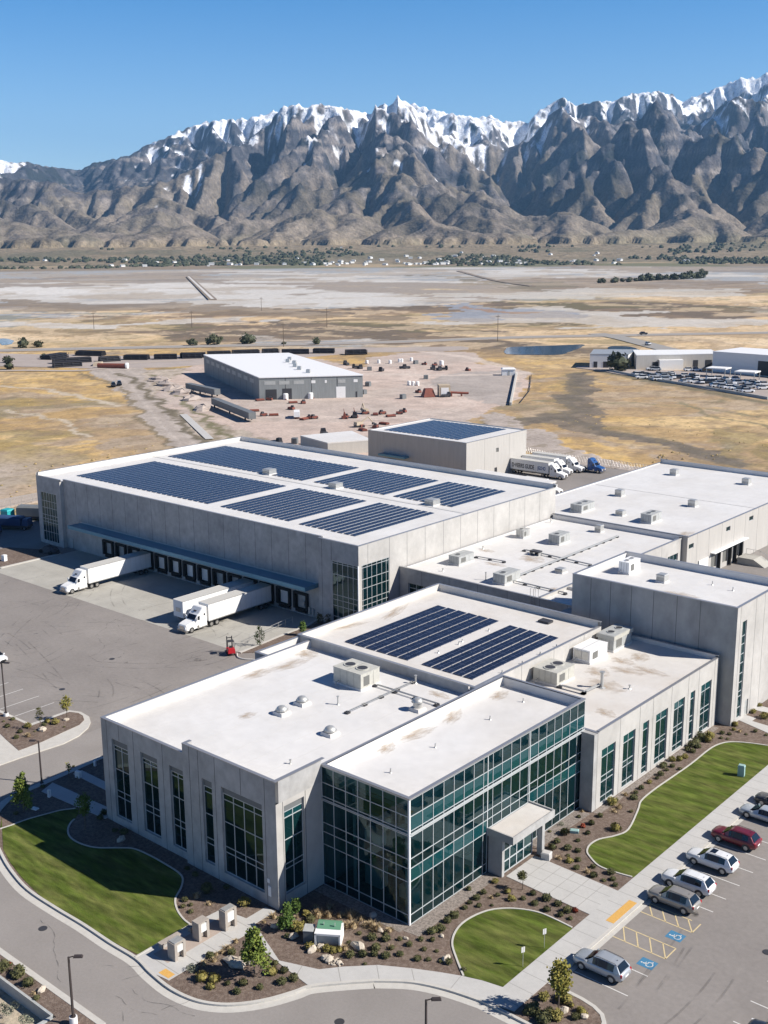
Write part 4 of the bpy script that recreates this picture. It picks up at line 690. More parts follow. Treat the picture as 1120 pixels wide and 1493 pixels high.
# ---- office building: left wing, glass hall, solar roof wing and right wing, built as one house
off = thing('office_building', 'concrete and glass office building with white roofs and a glazed corner hall', 'office building', (0, 0, 0))
W1 = [(-35.6, -32.9, .95, 9.8), (-30.8, -28.1, .95, 9.75), (-26.2, -24.1, .95, 9.7)]
W4 = [(-20.85, -19.4, 1.35, 10.15), (-18.1, -12.5, 1.2, 10.15)]
WE = [(-4.95, -2.35, 1.3, 10.2)]
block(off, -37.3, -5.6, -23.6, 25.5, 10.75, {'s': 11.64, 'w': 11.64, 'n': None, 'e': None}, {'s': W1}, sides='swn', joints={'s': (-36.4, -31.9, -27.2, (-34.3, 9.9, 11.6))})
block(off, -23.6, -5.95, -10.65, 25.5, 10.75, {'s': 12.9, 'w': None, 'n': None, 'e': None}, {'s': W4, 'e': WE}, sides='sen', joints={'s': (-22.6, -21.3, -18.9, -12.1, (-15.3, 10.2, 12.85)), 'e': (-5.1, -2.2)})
MB().box(-10.97, -5.6, 10.76, -10.63, 0.0, 12.9).build('wall', MT['conc'], off); MB().box(-23.6, -5.6, 10.7, -23.28, -5.0, 12.9).build('wall', MT['conc'], off)
MB().box(-11.0, -5.99, 12.975, -10.6, .45, 13.0).build('coping', MT['cap'], off); MB().box(-23.64, -5.62, 12.9, -23.24, -4.98, 12.96).build('coping', MT['cap'], off)
for (a0, a1, z0, z1) in W1:
    window(off, 's', -5.6, a0+.01, a1-.01, z0, 9.05, ((a0+a1)/2,), (3.2, 3.9, 6.35, 8.6), 'win', inner=False)
    MB().box(a0, -5.38, 9.06, a1, -5.2, z1).build('lintel_panel', MT['spandrel'], off)
window(off, 's', -5.95, -20.84, -19.41, 1.35, 9.35, (), (3.3, 3.9, 6.45, 8.75)); MB().box(-20.85, -5.73, 9.36, -19.4, -5.5, 10.15).build('lintel_panel', MT['spandrel'], off)
window(off, 's', -5.95, -18.09, -12.51, 1.2, 9.45, (-16.65, -15.2, -13.8), (3.3, 3.9, 6.5, 8.8)); MB().box(-18.1, -5.73, 9.46, -12.5, -5.5, 10.15).build('lintel_panel', MT['spandrel'], off)
window(off, 'e', -10.65, -4.94, -2.36, 1.3, 9.5, (-3.65,), (3.7, 4.2, 6.65, 8.85), 'wing', spand=(4,)); MB().box(-10.87, -4.95, 9.51, -11.05, -2.35, 10.2).build('lintel_panel', MT['spandrel'], off)
# dark rooms behind the wing windows
rm = MB().box(-36.8, -2.2, .2, -11.4, -2.1, 10.5).box(-36.8, -5.1, 4.6, -11.4, -2.2, 5.0); rm.build('interior_wall', MT['inner'], off)
# fittings on the wing wall
MB().box(-12.05, -5.99, 2.5, -11.75, -5.95, 2.9).box(-11.95, -6.02, 1.2, -11.55, -5.95, 2.2).build('wall_plate', MT['white'], off)
# glass hall
HZ = 12.56
b = MB(); th = .3; X0, X1, Y0, Y1 = -10.65, 0.0, 0.0, 29.3
r = MB().add([(X0+th, Y0+th, 11.5), (X1-th, Y0+th, 11.5), (X1-th, Y1-th, 11.5), (X0+th, Y1-th, 11.5)], [(0, 1, 2, 3)])
for p, q in (((X1-th, Y0+th), (X0+th, Y0+th)), ((X0+th, Y1-th), (X1-th, Y1-th)), ((X0+th, Y0+th), (X0+th, Y1-th)), ((X1-th, Y1-th), (X1-th, Y0+th))): r.quad((*p, 11.5), (*q, 11.5), (*q, HZ), (*p, HZ))
r.build('roof', MT['tpo'], off)
cp = MB(); cp.box(X0-.05, Y0-.06, HZ-.16, X1+.06, Y0+th, HZ); cp.box(X0-.05, Y1-th, HZ-.1, X1+.06, Y1+.05, HZ); cp.box(X0-.05, Y0+th, HZ-.08, X0+th, Y1-th, HZ); cp.box(X1-th, Y0+th, HZ-.16, X1+.06, Y1-th, HZ)
cp.build('coping', MT['cap'], off)
bk = MB(); face(bk, 'n', Y1, X0, X1, 9.0, HZ-.1); face(bk, 'w', X0, Y0, Y1, 10.6, HZ-.08)
bk.box(X0+.02, Y1-.4, -.1, X1-.02, Y1-.1, 11.3).box(X0+.02, Y0+.3, -.1, X0+.3, Y1-.5, 11.3)
bk.box(X0+.05, Y0+.35, 11.05, X1-.35, Y1-.42, 11.4); bk.build('interior_wall', MT['inner'], off)
fl = MB()
for z in (.02, 4.75, 8.75): fl.box(X0+.35, Y0+(.35 if z < 1 else 1.1), z, X1-(.35 if z < 1 else .8), Y1-.45, z+.28 if z > 1 else z+.02)
fl.build('floor_slab', MT['floor'], off)
co = MB()
for y in (1.6, 7.7, 13.8, 19.9, 26.0):
    for x in (-1.6, -8.0): co.cyl(x, y, .1, 11.1, .16, n=10)
co.build('column', MT['white'], off)
fu = MB(); rr_ = random.Random(5)
for z in (.06, 5.04):
    for i in range(26):
        x, y = rr_.uniform(-9, -1.5), rr_.uniform(1.5, 28); s = rr_.uniform(.8, 2.0); fu.box(x, y, z, x+s, y+rr_.uniform(.6, 1.4), z+rr_.choice((.75, .8, 1.3, 2.2)), rr_.choice((0, 0, 1)))
for y in (5.2, 11.3, 17.4, 23.4): fu.box(-9.5, y, 5.04, -4.5, y+.12, 8.6, 0)
fu.build('interior_furniture', [MT['white'], MT['tan']], off)
rows = (1.1, 4.4, 5.7, 6.65, 8.9, 9.35, 10.75)
window(off, 's', 0.0, X0, -.09, .12, HZ-.17, [X0+1.52*i for i in range(1, 7)], rows, 'hall', fw=.062, inset=-.03, name='curtain_wall', tilt=.007, spand=())
window(off, 'e', 0.0, .09, 11.75, .12, HZ-.17, [1.535*i+.3 for i in range(1, 8)], rows, 'hall', fw=.062, inset=-.03, name='curtain_wall', tilt=.007, spand=(2, 6))
window(off, 'e', 0.0, 11.75, 18.95, 4.7, HZ-.17, [12.58, 14.11, 15.65, 17.18, 18.7], (5.7, 6.65, 8.9, 9.35, 10.75), 'hall', fw=.062, inset=-.03, name='curtain_wall', tilt=.007, spand=(4,))
window(off, 'e', 0.0, 18.95, 29.3, .12, HZ-.17, [18.95+1.48*i for i in range(1, 7)], rows, 'hall', fw=.062, inset=-.03, name='curtain_wall', tilt=.007, spand=(2, 6))
MB().box(-.09, -.07, 0, .07, .09, HZ-.16).build('corner_post', MT['white'], off)
MB().box(.06, .09, 9.08, .16, 29.2, 9.17).box(.06, .09, 8.86, .13, 29.2, 8.93).box(X0, -.14, 9.08, -.1, -.05, 9.15).build('sunshade_bar', MT['frame'], off)
MB().box(X0, .02, -.1, -.1, .25, .12).box(-.3, .1, -.1, -.02, 29.3, .12).build('sill', MT['kerb'], off)
# entrance porch
ca = MB().box(-.02, 11.75, 4.05, 3.05, 19.0, 4.7, 0); ca.add([(.15, 11.95, 4.704), (2.85, 11.95, 4.704), (2.85, 18.8, 4.704), (.15, 18.8, 4.704)], [(0, 1, 2, 3)], 1)
ca.box(-.02, 11.75, 4.7, 3.05, 11.9, 4.86, 0).box(2.92, 11.9, 4.7, 3.05, 18.85, 4.86, 0).box(-.02, 18.85, 4.7, 3.05, 19.0, 4.86, 0)
ca.build('porch_roof', [MT['conc'], MT['tpow']], off)
for q_ in ((.12, 11.85, .1, 1.75, 12.25, 4.05), (.12, 17.5, .1, .5, 18.9, 4.05), (1.85, 17.75, .1, 2.45, 18.2, 4.05)): MB().box(*q_).build('porch_wall', MT['conc'], off)
window(off, 'e', 1.5, 12.3, 17.5, .16, 4.0, (13.5, 14.7, 15.9), (1.4, 2.6), 'wing', fw=.12, inset=0, name='entrance_door')
# solar roof wing behind
block(off, -39.3, 18.2, -37.3, 25.5, 10.75, {'s': 11.64, 'w': 11.64, 'n': None, 'e': None}, sides='sw')
block(off, -39.3, 25.5, -12.6, 54.2, 11.0, {'s': 11.9, 'w': 11.9, 'n': 11.85, 'e': 11.25}, wall='conc', roof='tpow', joints={'w': (32, 40, 48), 'e': (36, 43, 50)})
# right wing
RH_ = [(30.35, 33.3), (35.0, 37.7), (39.45, 40.85), (42.5, 45.4), (46.95, 49.7), (51.2, 52.4), (54.05, 56.9)]
hl = [(a, b, .35, 6.75) for a, b in RH_]
block(off, -12.6, 29.3, 1.65, 58.6, 8.85, {'s': 9.05, 'w': None, 'n': 9.4, 'e': 9.12}, {'e': hl}, sides='sen', roof='tpow', joints={'e': (29.4, 34.2, 38.6, 41.7, 46.2, 50.5, 53.3, 57.6)})
for a, b in RH_:
    window(off, 'e', 1.65, a+.01, b-.01, .36, 6.74, ((a+b)/2,) if b-a > 2 else (), (1.05, 2.8, 3.45, 5.7), 'wing', inset=.16, spand=(4,), tilt=.006)
block(off, -12.6, 25.5, -10.66, 29.3, 10.9, {'s': 11.9, 'w': None, 'n': 11.0, 'e': None}, sides='n')
MB().box(.08, 28.66, -.1, 1.65, 29.3, 9.05).build('wall', MT['conc'], off)
rm = MB().box(-.9, 29.5, .2, -.8, 58, 8.5).box(-.8, 29.5, 3.1, 1.0, 58, 3.4); rm.build('interior_wall', MT['inner'], off)
# ---- tall concrete block
tb = thing('concrete_hall', 'tall stained concrete block with a white roof beside the right wing', 'building')
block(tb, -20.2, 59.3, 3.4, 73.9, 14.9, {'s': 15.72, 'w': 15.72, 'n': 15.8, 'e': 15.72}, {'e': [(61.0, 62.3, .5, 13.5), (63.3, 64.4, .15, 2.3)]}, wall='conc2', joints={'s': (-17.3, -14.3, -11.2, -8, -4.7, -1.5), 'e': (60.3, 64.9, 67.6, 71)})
window(tb, 'e', 3.4, 61.02, 62.28, .52, 13.48, (), (1.9, 3.4, 4.1, 5.3, 6.5, 7.9, 9.1, 10.4, 11.5), 'wing', inset=.12, tilt=.006)
d = MB().box(3.15, 63.32, .16, 3.25, 64.38, 2.28); d.build('door', MT['greyu'], tb); tb['label'] = 'tall stained concrete block with a white roof and a slit window beside the right wing'
fn = MB(); fn.box(-24.5, 54.3, 0, -20.3, 65.9, 8.4).box(-24.5, 54.3, 0, -9.1, 59.2, 8.4)
tag(fn.build('link_building', MT['conc2']), 'low grey concrete link at the foot of the tall stained block', 'building')
# ---- middle building
mb_ = thing('middle_building', 'low concrete building with a white roof full of small air units, in the centre', 'building')
block(mb_, -56.6, 66.0, -29.8, 111.3, 8.2, {'s': 8.62, 'w': 8.3, 'n': 8.9, 'e': 8.7}, {'s': [(-54.8, -47.5, 4.4, 6.2)], 'e': [(106.4, 110.2, 4.9, 6.2)]}, joints={'s': (-52, -46.5, -41, -35.5), 'e': (80, 88, 96, 104)})
block(mb_, -29.8, 66.0, -20.25, 74.0, 8.2, {'s': 8.62, 'w': None, 'n': 8.5, 'e': None}, sides='sn', joints={'s': (-29.7, -25)})
window(mb_, 's', 66.0, -54.79, -47.51, 4.41, 6.19, [-53.3, -51.8, -50.4, -48.9], (5.4,), 'win'); window(mb_, 'e', -29.8, 106.41, 110.19, 4.91, 6.19, (107.6, 108.9), (), 'wing')
# ---- warehouse with docks
wh = thing('dock_warehouse', 'large concrete warehouse with a solar roof and a row of truck docks', 'warehouse')
DK = [-124.4+i*4.05 for i in range(14)]
dh = [(x, x+3.1, .15, 3.75, .35) for x in DK if x < -71]
block(wh, -137.0, 57.0, -65.4, 112.4, 13.6, {'s': 13.98, 'w': None, 'n': 14.5, 'e': None}, {'s': dh}, sides='sn', joints={'s': [(-137+4.0*i, 6.1 if 0 < i < 18 else .1, 13.9) for i in range(1, 18)]}, roof='tpo')
block(wh, -145.3, 56.2, -137.0, 112.4, 13.6, {'s': 13.98, 'w': 14.5, 'n': 14.5, 'e': None}, {'s': [(-144.0, -138.6, .6, 10.8, .2)]}, sides='senw')
block(wh, -65.4, 56.2, -56.7, 112.4, 13.6, {'s': 13.98, 'w': None, 'n': 14.5, 'e': 13.98}, {'s': [(-62.4, -56.75, .4, 10.75, .2)], 'e': [(56.95, 63.5, .4, 10.75, .2)]}, sides='senw', joints={'s': ((-62.5, 10.8, 13.9), -64.6), 'e': ((58.4, 10.8, 13.9), 63.6, 68.0, 72.7, 77.6, 82.4, 87.3, 92.2, 97.0, 102, 107)})
window(wh, 's', 56.2, -144.0, -138.6, .6, 10.8, [-143.0, -142.1, -141.2, -140.3, -139.4], (2.6, 4.6, 5.3, 6.1, 7.6, 9.0), 'hall', inset=.04, name='corner_window')
window(wh, 's', 56.2, -62.4, -56.78, .4, 10.75, [-61.3, -60.15, -59.0, -57.9], (1.6, 3.4, 4.4, 5.2, 8.6, 10.4), 'hall', inset=.02, name='corner_window', tilt=.006)
window(wh, 'e', -56.7, 56.28, 63.5, .4, 10.75, [57.2, 58.2, 59.3, 60.5, 61.7, 62.8], (2.2, 4.1, 5.0, 6.9, 8.4, 10.3), 'hall', inset=.02, name='corner_window', tilt=.006)
MB().box(-56.84, 56.06, .4, -56.66, 56.24, 10.8).build('corner_post', MT['white'], wh)
ins = MB().box(-62.2, 60, .1, -57.5, 60.1, 10.6).box(-62.3, 57.0, 4.4, -57.4, 64, 4.8).box(-62.3, 57.0, 8.5, -57.4, 64, 8.8).box(-62.35, 56.8, .1, -62.25, 66, 10.6).box(-144, 58.5, .1, -138.5, 58.6, 10.6).box(-144, 57, 5.3, -138.5, 58.4, 5.6); ins.build('interior_wall', MT['inner'], wh)
cn = MB().box(-131.7, 53.9, 5.55, -66.3, 56.98, 5.95); cn.box(-131.7, 53.88, 5.35, -66.3, 54.0, 6.02).box(-66.35, 53.9, 5.35, -66.25, 56.98, 6.02)
cn.build('dock_canopy', MT['steelblue'], wh); MB().box(-131.7, 56.86, 5.95, -66.3, 56.99, 6.14).build('canopy_flashing', MT['metal'], wh)
for i, (x, x1, z0, z1, _) in enumerate(dh):
    dd = MB().box(x+.35, 57.3, 1.0, x1-.35, 57.4, 3.5); do = dd.build('dock_door', MT['white'] if i in (3, 4, 5, 6, 7, 11, 12) else MT['greyu'], wh)
    dd = MB().box(x-.1, 56.6, .9, x+.35, 57.02, 3.8).box(x1-.35, 56.6, .9, x1+.1, 57.02, 3.8).box(x+.35, 56.6, 3.4, x1-.35, 57.02, 3.8).box(x+.4, 56.75, .5, x1-.4, 57.3, .95); dd.build('dock_seal', MT['rubber'], do)
MB().box(-136.0, 56.9, .1, -134.8, 56.98, 2.2).build('door', MT['greyu'], wh)
MB().box(-69.8, 56.8, 1.5, -69.4, 56.99, 2.3).box(-68.5, 56.75, .4, -68.1, 56.99, 1.6).box(-67.6, 56.75, .4, -67.3, 56.99, 1.5).build('wall_box', MT['metal'], wh)
sm = MB().box(-144.8, 85.3, 13.602, -57.0, 86.0, 13.66, 0); sm.build('roof_gutter_line', MT['seam'], wh)
# ---- right warehouse
rw_ = thing('shipping_hall', 'long white roofed hall with dock doors on its right side', 'warehouse')
rj = (115.4, 120.3, 125.6, 131.0, 135.9, 141.7, 147.5, 153.3, 159, 165)
dkr = [(121.6, 123.9, .9, 3.6), (126.5, 128.7, .9, 3.6), (129.0, 130.7, .9, 3.6), (132.1, 133.7, .9, 3.6), (134.0, 135.7, .9, 3.6)]
block(rw_, -66.0, 111.6, -28.8, 172.7, 8.6, {'s': 9.0, 'w': 8.75, 'n': 9.5, 'e': 8.8}, {'e': dkr+[(112.2, 114.1, 6.5, 7.4), (127.4, 129.2, 6.7, 7.6), (137.6, 139.5, 6.8, 7.7)]}, wall='tanw', joints={'e': rj})
for a, b, z0, z1 in dkr: MB().box(-29.1, a+.3, z0+.1, -29.0, b-.3, z1-.2).build('dock_door', MT['louv'], rw_)
for a, b, z0, z1 in ((112.2, 114.1, 6.5, 7.4), (127.4, 129.2, 6.7, 7.6), (137.6, 139.5, 6.8, 7.7)): window(rw_, 'e', -28.8, a, b, z0, z1, (), (), 'win', inset=.1)
MB().box(-28.78, 121.2, 3.9, -27.9, 136, 4.05).box(-28.7, 116.3, .1, -28.6, 120, 3.6).build('dock_awning', MT['white'], rw_)
for a in (124.2, 128.85, 131.2, 133.85): MB().box(-28.79, a, .1, -28.2, a+.25, 3.9).build('dock_bumper_post', MT['rubber'], rw_)
MB().box(-65, 141.5, 8.602, -29.2, 141.7, 8.64).build('roof_seam', MT['seam'], rw_)
rmp = MB(); rmp.add([(-27.9, 131.2, 0), (-22.5, 131.2, 0), (-22.5, 134.8, 0), (-27.9, 134.8, 0), (-27.9, 131.2, 1.25), (-27.9, 134.8, 1.25), (-24.8, 131.2, 1.25), (-24.8, 134.8, 1.25)], [(0, 1, 6, 4), (3, 5, 7, 2), (4, 6, 7, 5), (6, 1, 2, 7), (0, 4, 5, 3)])
rp = thing('loading_ramp', 'pale concrete loading ramp with a handrail beside the right dock doors', 'ramp'); rmp.build('ramp_body', MT['slab'], rp)
rl = MB()
for x in (-27.7, -26.3, -25, -23.8): rl.tube((x, 134.7, .6 if x > -24.5 else 1.2), (x, 134.7, 2.2 if x < -24.5 else 1.7), .04)
rl.tube((-27.7, 134.7, 2.2), (-25, 134.7, 2.2), .04).tube((-25, 134.7, 2.2), (-22.8, 134.7, 1.2), .04); rl.build('handrail', MT['metal'], rp)
# ---- tall metal box with its own solar roof, low canopy roof behind the warehouse
bx_ = thing('metal_storage_hall', 'square beige metal hall with solar panels on its roof, behind the warehouse', 'building')
block(bx_, -144.4, 157.2, -111.4, 184.0, 10.3, 10.45, {'e': [(170.0, 171.2, 6.3, 7.4), (161, 162.2, .1, 2.3), (169.4, 170.6, .1, 2.3)]}, wall='tanw', joints={'e': (165.0, 176.0)}, roof='tpo')
MB().box(-111.7, 161, .1, -111.6, 162.2, 2.3).box(-111.7, 169.4, .1, -111.6, 170.6, 2.3).build('door', MT['dark'], bx_); MB().box(-111.65, 170, 6.3, -111.6, 171.2, 7.4).build('vent_grille', MT['louv'], bx_)
MB().box(-137.5, 157.0, 1.6, -134.5, 157.19, 3.6).box(-139, 155, 4.5, -130, 157.1, 5.0).build('wall_awning', MT['steelblue'], bx_)
lr = thing('loading_canopy', 'flat white canopy roof between the warehouse and the beige metal hall', 'canopy'); MB().box(-107, 146, 4.2, -84, 156, 4.6).build('canopy_roof', MT['tpo'], lr)
pm = MB(); [pm.box(x, y, 0, x+.3, y+.3, 4.2) for x in (-106.5, -95, -84.6) for y in (146.3, 155.4)]; pm.build('canopy_post', MT['metal'], lr)
# ------------------------------------------------------------------ roof plant
def solar_array(name, label, x0, x1, y0, y1, z, n, gap=.28, pl=2.0, tilt=.045, grp='solar arrays on the white roofs', lines=.09):
    t = thing(name, label, 'solar array', (x0, y0, z), 0, grp); pitch = (x1-x0)/n; w = pitch-gap
    k = max(1, round((y1-y0)/pl)); L = (y1-y0)/k
    mb = MB(); dz = w*math.sin(tilt); wx = w*math.cos(tilt)
    for j in range(k):
        a, b = j*L, (j+1)*L-lines; z0, z1 = .10+dz, .10
        mb.add([(0, a, z0), (wx, a, z1), (wx, b, z1), (0, b, z0)], [(0, 1, 2, 3)], 0)
        mb.add([(0, a, z0-.04), (wx, a, z1-.04), (wx, b, z1-.04), (0, b, z0-.04), (0, a, z0), (wx, a, z1), (wx, b, z1), (0, b, z0)], [(3, 2, 1, 0), (0, 1, 5, 4), (1, 2, 6, 5), (2, 3, 7, 6), (3, 0, 4, 7)], 1)
        m = (a+b)/2; mb.add([(0, m-.012, z0+.003), (wx, m-.012, z1+.003), (wx, m+.012, z1+.003), (0, m+.012, z0+.003)], [(0, 1, 2, 3)], 1)
        xm = wx/2; zm = (z0+z1)/2+.003; mb.add([(xm-.012, a, zm), (xm+.012, a, zm), (xm+.012, b, zm), (xm-.012, b, zm)], [(0, 1, 2, 3)], 1)
        mb.box(wx-.05, a, 0, wx+.02, a+.12, z1-.05, 1); mb.box(0, a, 0, .06, a+.12, z0-.05, 1)
    ballast = MB()
    first = mb.build('panel_row', [MT['pv'], MT['pvl']], t)
    for i in range(1, n):
        o = first.copy(); COL.objects.link(o); o.parent = t; o.location = (i*pitch, 0, 0)
    return t
A_ = solar_array
A_('solar_array', 'six strip solar array, left of the two near arrays on the solar roof', -34.5, -24.0, 29.1, 48.0, 11.0, 6, .30, 2.05)
A_('solar_array', 'near right solar array of five strips beside the roof edge of the right wing', -22.1, -14.4, 29.1, 47.4, 11.0, 5, .28, 2.05)
WA = 'solar arrays on the large warehouse roof'
A_('solar_array', 'front left solar array on the warehouse roof, above the dock canopy', -139.5, -98.3, 62.0, 82.0, 13.6, 27, .46, 2.0, grp=WA)
A_('solar_array', 'front middle solar array on the warehouse roof', -95.3, -77.4, 62.0, 82.0, 13.6, 12, .46, 2.0, grp=WA)
A_('solar_array', 'front right solar array on the warehouse roof, nearest its glass corner', -75.0, -61.8, 61.6, 82.3, 13.6, 9, .46, 2.0, grp=WA)
A_('solar_array', 'rear left solar array on the warehouse roof', -142.0, -99.6, 87.6, 104.6, 13.6, 28, .46, 2.0, grp=WA)
A_('solar_array', 'rear middle solar array on the warehouse roof', -97.2, -78.4, 88.0, 104.6, 13.6, 12, .46, 2.0, grp=WA)
A_('solar_array', 'rear right solar array on the warehouse roof', -76.6, -62.4, 88.0, 104.8, 13.6, 9, .46, 2.0, grp=WA)
A_('solar_array', 'solar array covering the roof of the beige metal hall', -141.4, -116.0, 160.4, 182.0, 10.3, 16, .46, 2.0)
def hvac(label, x0, y0, x1, y1, z, h, style='grey', group=None, fans=2, name='rooftop_air_unit'):
    L, Wd = x1-x0, y1-y0; t = thing(name, label, 'air unit', (x0, y0, z), 0, group); m = MT[{'grey': 'greyu', 'beige': 'beigeu', 'white': 'white', 'galv': 'metal'}[style]]
    MB().box(-.08, -.08, 0, L+.08, Wd+.08, .22).build('base_curb', MT['tpo'], t)
    c = MB().box(0, 0, .22, L, Wd, h, 0)
    for i in range(1, 4): c.box(L*i/4-.015, -.012, .3, L*i/4+.015, 0, h-.1, 1)
    for i in range(1, 3): c.box(L, Wd*i/3-.015, .3, L+.012, Wd*i/3+.015, h-.1, 1)
    c.box(-.05, -.05, h, L+.05, Wd+.05, h+.05, 0).box(L*.5-.015, -.02, h+.05, L*.5+.015, Wd+.02, h+.062, 1)
    c.build('casing', [m, MT['louv']], t)
    for i in range(fans):
        cx, cy = (L*(.28+.44*i), Wd*.5) if L > Wd else (L*.5, Wd*(.28+.44*i)); r = min(L, Wd)*.24
        f = MB().cyl(cx, cy, h+.05, h+.13, r, r, 16, 0).cyl(cx, cy, h+.13, h+.135, r*.8, r*.8, 16, 1); f.build('fan_guard', [m, MT['dark']], t)
    g = MB().box(L+.001, Wd*.15, .45, L+.03, Wd*.45, h*.8, 0); g.build('louvre_panel', MT['louv'], t)
    p = MB().tube((L*.2, -.02, .5), (L*.2, -.5, .35), .05).tube((L*.2, -.5, .35), (L*.2, -.5, 0), .05); p.build('conduit', MT['metal'], t)
    return t
hvac('largest beige box air unit on the left wing roof', -26.8, 18.8, -22.6, 22.0, 10.75, 1.95, 'beige')
hvac('beige box air unit nearest the glass hall on the right wing roof', -12.2, 37.9, -8.9, 41.7, 8.85, 1.7, 'beige')
t = hvac('white cabinet unit with grey filters, between two other units on the right wing roof', -12.2, 46.8, -9.8, 51.0, 8.85, 1.7, 'white', fans=0)
MB().box(.15, -.03, .45, 1.15, 0, 1.5).box(1.25, -.03, .45, 2.2, 0, 1.5).build('filter_panel', MT['metal'], t)
t = hvac('tall flared grey unit at the far left of the right wing roof', -12.0, 52.4, -9.7, 57.0, 8.85, 2.1, 'grey', fans=2)
MB().box(-.15, -.15, 1.6, 2.45, 4.75, 2.12).build('hood', MT['beigeu'], t)
hvac('grey box unit on the middle roof nearest the warehouse wall', -52.3, 73.4, -50.2, 77.5, 8.2, 1.5, 'grey', fans=1)
hvac('grey box unit on the middle roof nearest the solar roof', -40.4, 69.2, -38.2, 73.4, 8.2, 1.6, 'grey', fans=1)
hvac('grey box unit in the far centre of the middle roof', -46.8, 94.8, -44.6, 98.3, 8.2, 1.7, 'grey', fans=1)
hvac('small white unit beside the warehouse wall on the middle roof', -53.6, 94.7, -52.0, 96.7, 8.2, 1.5, 'galv', fans=1)
hvac('white unit with two fans on the tall concrete block', -17.0, 66.1, -15.4, 69.2, 14.9, 1.7, 'white', fans=2)
hvac('large box unit at the left end of the right hall roof', -55.9, 116.6, -53.4, 121.5, 8.6, 1.5, 'grey', fans=2)
hvac('large box unit in the centre front of the right hall roof', -41.1, 117.2, -38.9, 121.2, 8.6, 1.7, 'grey', fans=2)
def cube_vent(label, x, y, z, s=1.1, h=.95, group=None):
    t = thing('roof_vent', label, 'roof vent', (x, y, z), 0, group); MB().box(-s/2-.1, -s/2-.1, 0, s/2+.1, s/2+.1, .2).build('base_curb', MT['tpo'], t)
    b = MB().box(-s/2, -s/2, .2, s/2, s/2, h, 0); [b.box(-s/2, -s/2-.01, .3+.12*i, s/2, -s/2, .34+.12*i, 1) for i in range(4)]
    b.build('vent_box', [MT['metal'], MT['louv']], t); MB().rbox((0, 0, h), (s+.14, s+.14, .12), 0, 0, .8).build('vent_cap', MT['metal'], t); return t
cube_vent('square vent on the front right of the tall concrete block roof', -10.4, 66.2, 14.9, 1.2, 1.0)
cube_vent('sloped white hood vent near the centre of the middle roof', -35.5, 80.9, 8.2, 1.4, .6); cube_vent('small cube vent by the back right edge of the middle roof', -44.2, 107.6, 8.2, 1.2, 1.2)
for lb, x, y in (('cube vent on the right hall roof beyond the left box unit', -55.5, 135), ('cube vent farthest back on the left of the right hall roof', -56.8, 161.5), ('cube vent farthest back on the right of the right hall roof', -40.2, 162), ('cube vent on the right hall roof beyond the centre box unit', -39.6, 135.6), ('low cube vent between the two box units of the right hall roof', -46.8, 120)):
    cube_vent(lb, x, y, 8.6, 1.5, 1.25 if 'low' not in lb else .9)
for lb, x, y in (('white roof box between the rear left and front left warehouse arrays', -110.2, 88.3), ('white roof box between the front middle and rear middle warehouse arrays', -90.2, 86.8), ('white roof box beside the roof gutter near the rear right warehouse array', -66.8, 87.3)):
    cube_vent(lb, x, y, 13.6, 2.0, 1.0)
def dome_vent(label, x, y, z, r=.62, tall=0.0):
    t = thing('turbine_vent', label, 'roof vent', (x, y, z)); MB().rbox((0, 0, 0), (1.45*r*2/1.2, 1.45*r*2/1.2, .35), 0, 0, .85).build('base_curb', MT['tpo'], t)
    b = MB().cyl(0, 0, .35, .5+tall, r*.8, r*.8, 16); b.build('neck', MT['metal'], t)
    d = MB().ball((0, 0, .5+tall), (r, r, r*.75), 18, 6, 0, 0.0); d.cyl(0, 0, .46+tall, .52+tall, r*1.1, r*1.1, 18); d.build('dome', MT['metal'], t)
dome_vent('domed metal vent on the left wing roof, farthest of the three', -25.1, 12.0, 10.75); dome_vent('domed metal vent on the left wing roof, leftmost of the three', -24.9, 8.7, 10.75)
dome_vent('domed metal vent on the left wing roof, nearest the glass hall front', -17.3, 8.2, 10.75); dome_vent('mushroom shaped metal fan beside the pipe run on the left wing roof', -14.4, 18.8, 10.75, .6, .5)
def pipe_run(label, pts, z, r=.06, h=.28):
    t = thing('pipe_run', label, 'pipes', (pts[0][0], pts[0][1], z)); m = MB(); s = MB(); ox, oy = pts[0]
    for a, b in zip(pts[:-1], pts[1:]):
        m.tube((a[0]-ox, a[1]-oy, h), (b[0]-ox, b[1]-oy, h), r); m.tube((a[0]-ox+.25, a[1]-oy+.2, h), (b[0]-ox+.25, b[1]-oy+.2, h), r*.8)
        n = max(1, int(math.dist(a, b)/2.4))
        for i in range(n+1): x, y = a[0]+(b[0]-a[0])*i/n-ox, a[1]+(b[1]-a[1])*i/n-oy; MB().box(x-.25, y-.25, 0, x+.25, y+.25, .2).build('pipe_support', MT['dark'], t)
    m.build('pipe', MT['metal'], t)
pipe_run('pipe run from the beige unit towards the glass hall on the left wing roof', [(-22.4, 20.9), (-13.5, 21.0)], 10.75); pipe_run('thin pipe run crossing the left wing roof towards the solar roof', [(-19.6, 13.3), (-19.7, 24.4)], 10.75, .04)
pipe_run('long pipe run down the length of the middle roof', [(-39.2, 73.6), (-39.6, 106)], 8.2, .10, .35); pipe_run('pipe run across the middle roof', [(-47.2, 87.8), (-33.7, 86.9)], 8.2, .09, .3)
pipe_run('short pipe run beside the box unit nearest the warehouse wall', [(-51.0, 79.2), (-45.7, 79.7)], 8.2, .08); pipe_run('pipe run from the middle roof unit to the roof ladder', [(-38.4, 71.5), (-28.6, 71.2)], 8.2, .08)
pipe_run('pipe cluster beside the beige unit on the right wing roof', [(-8.6, 38.0), (-5.4, 38.1), (-5.2, 41.6)], 8.85, .09, .35)
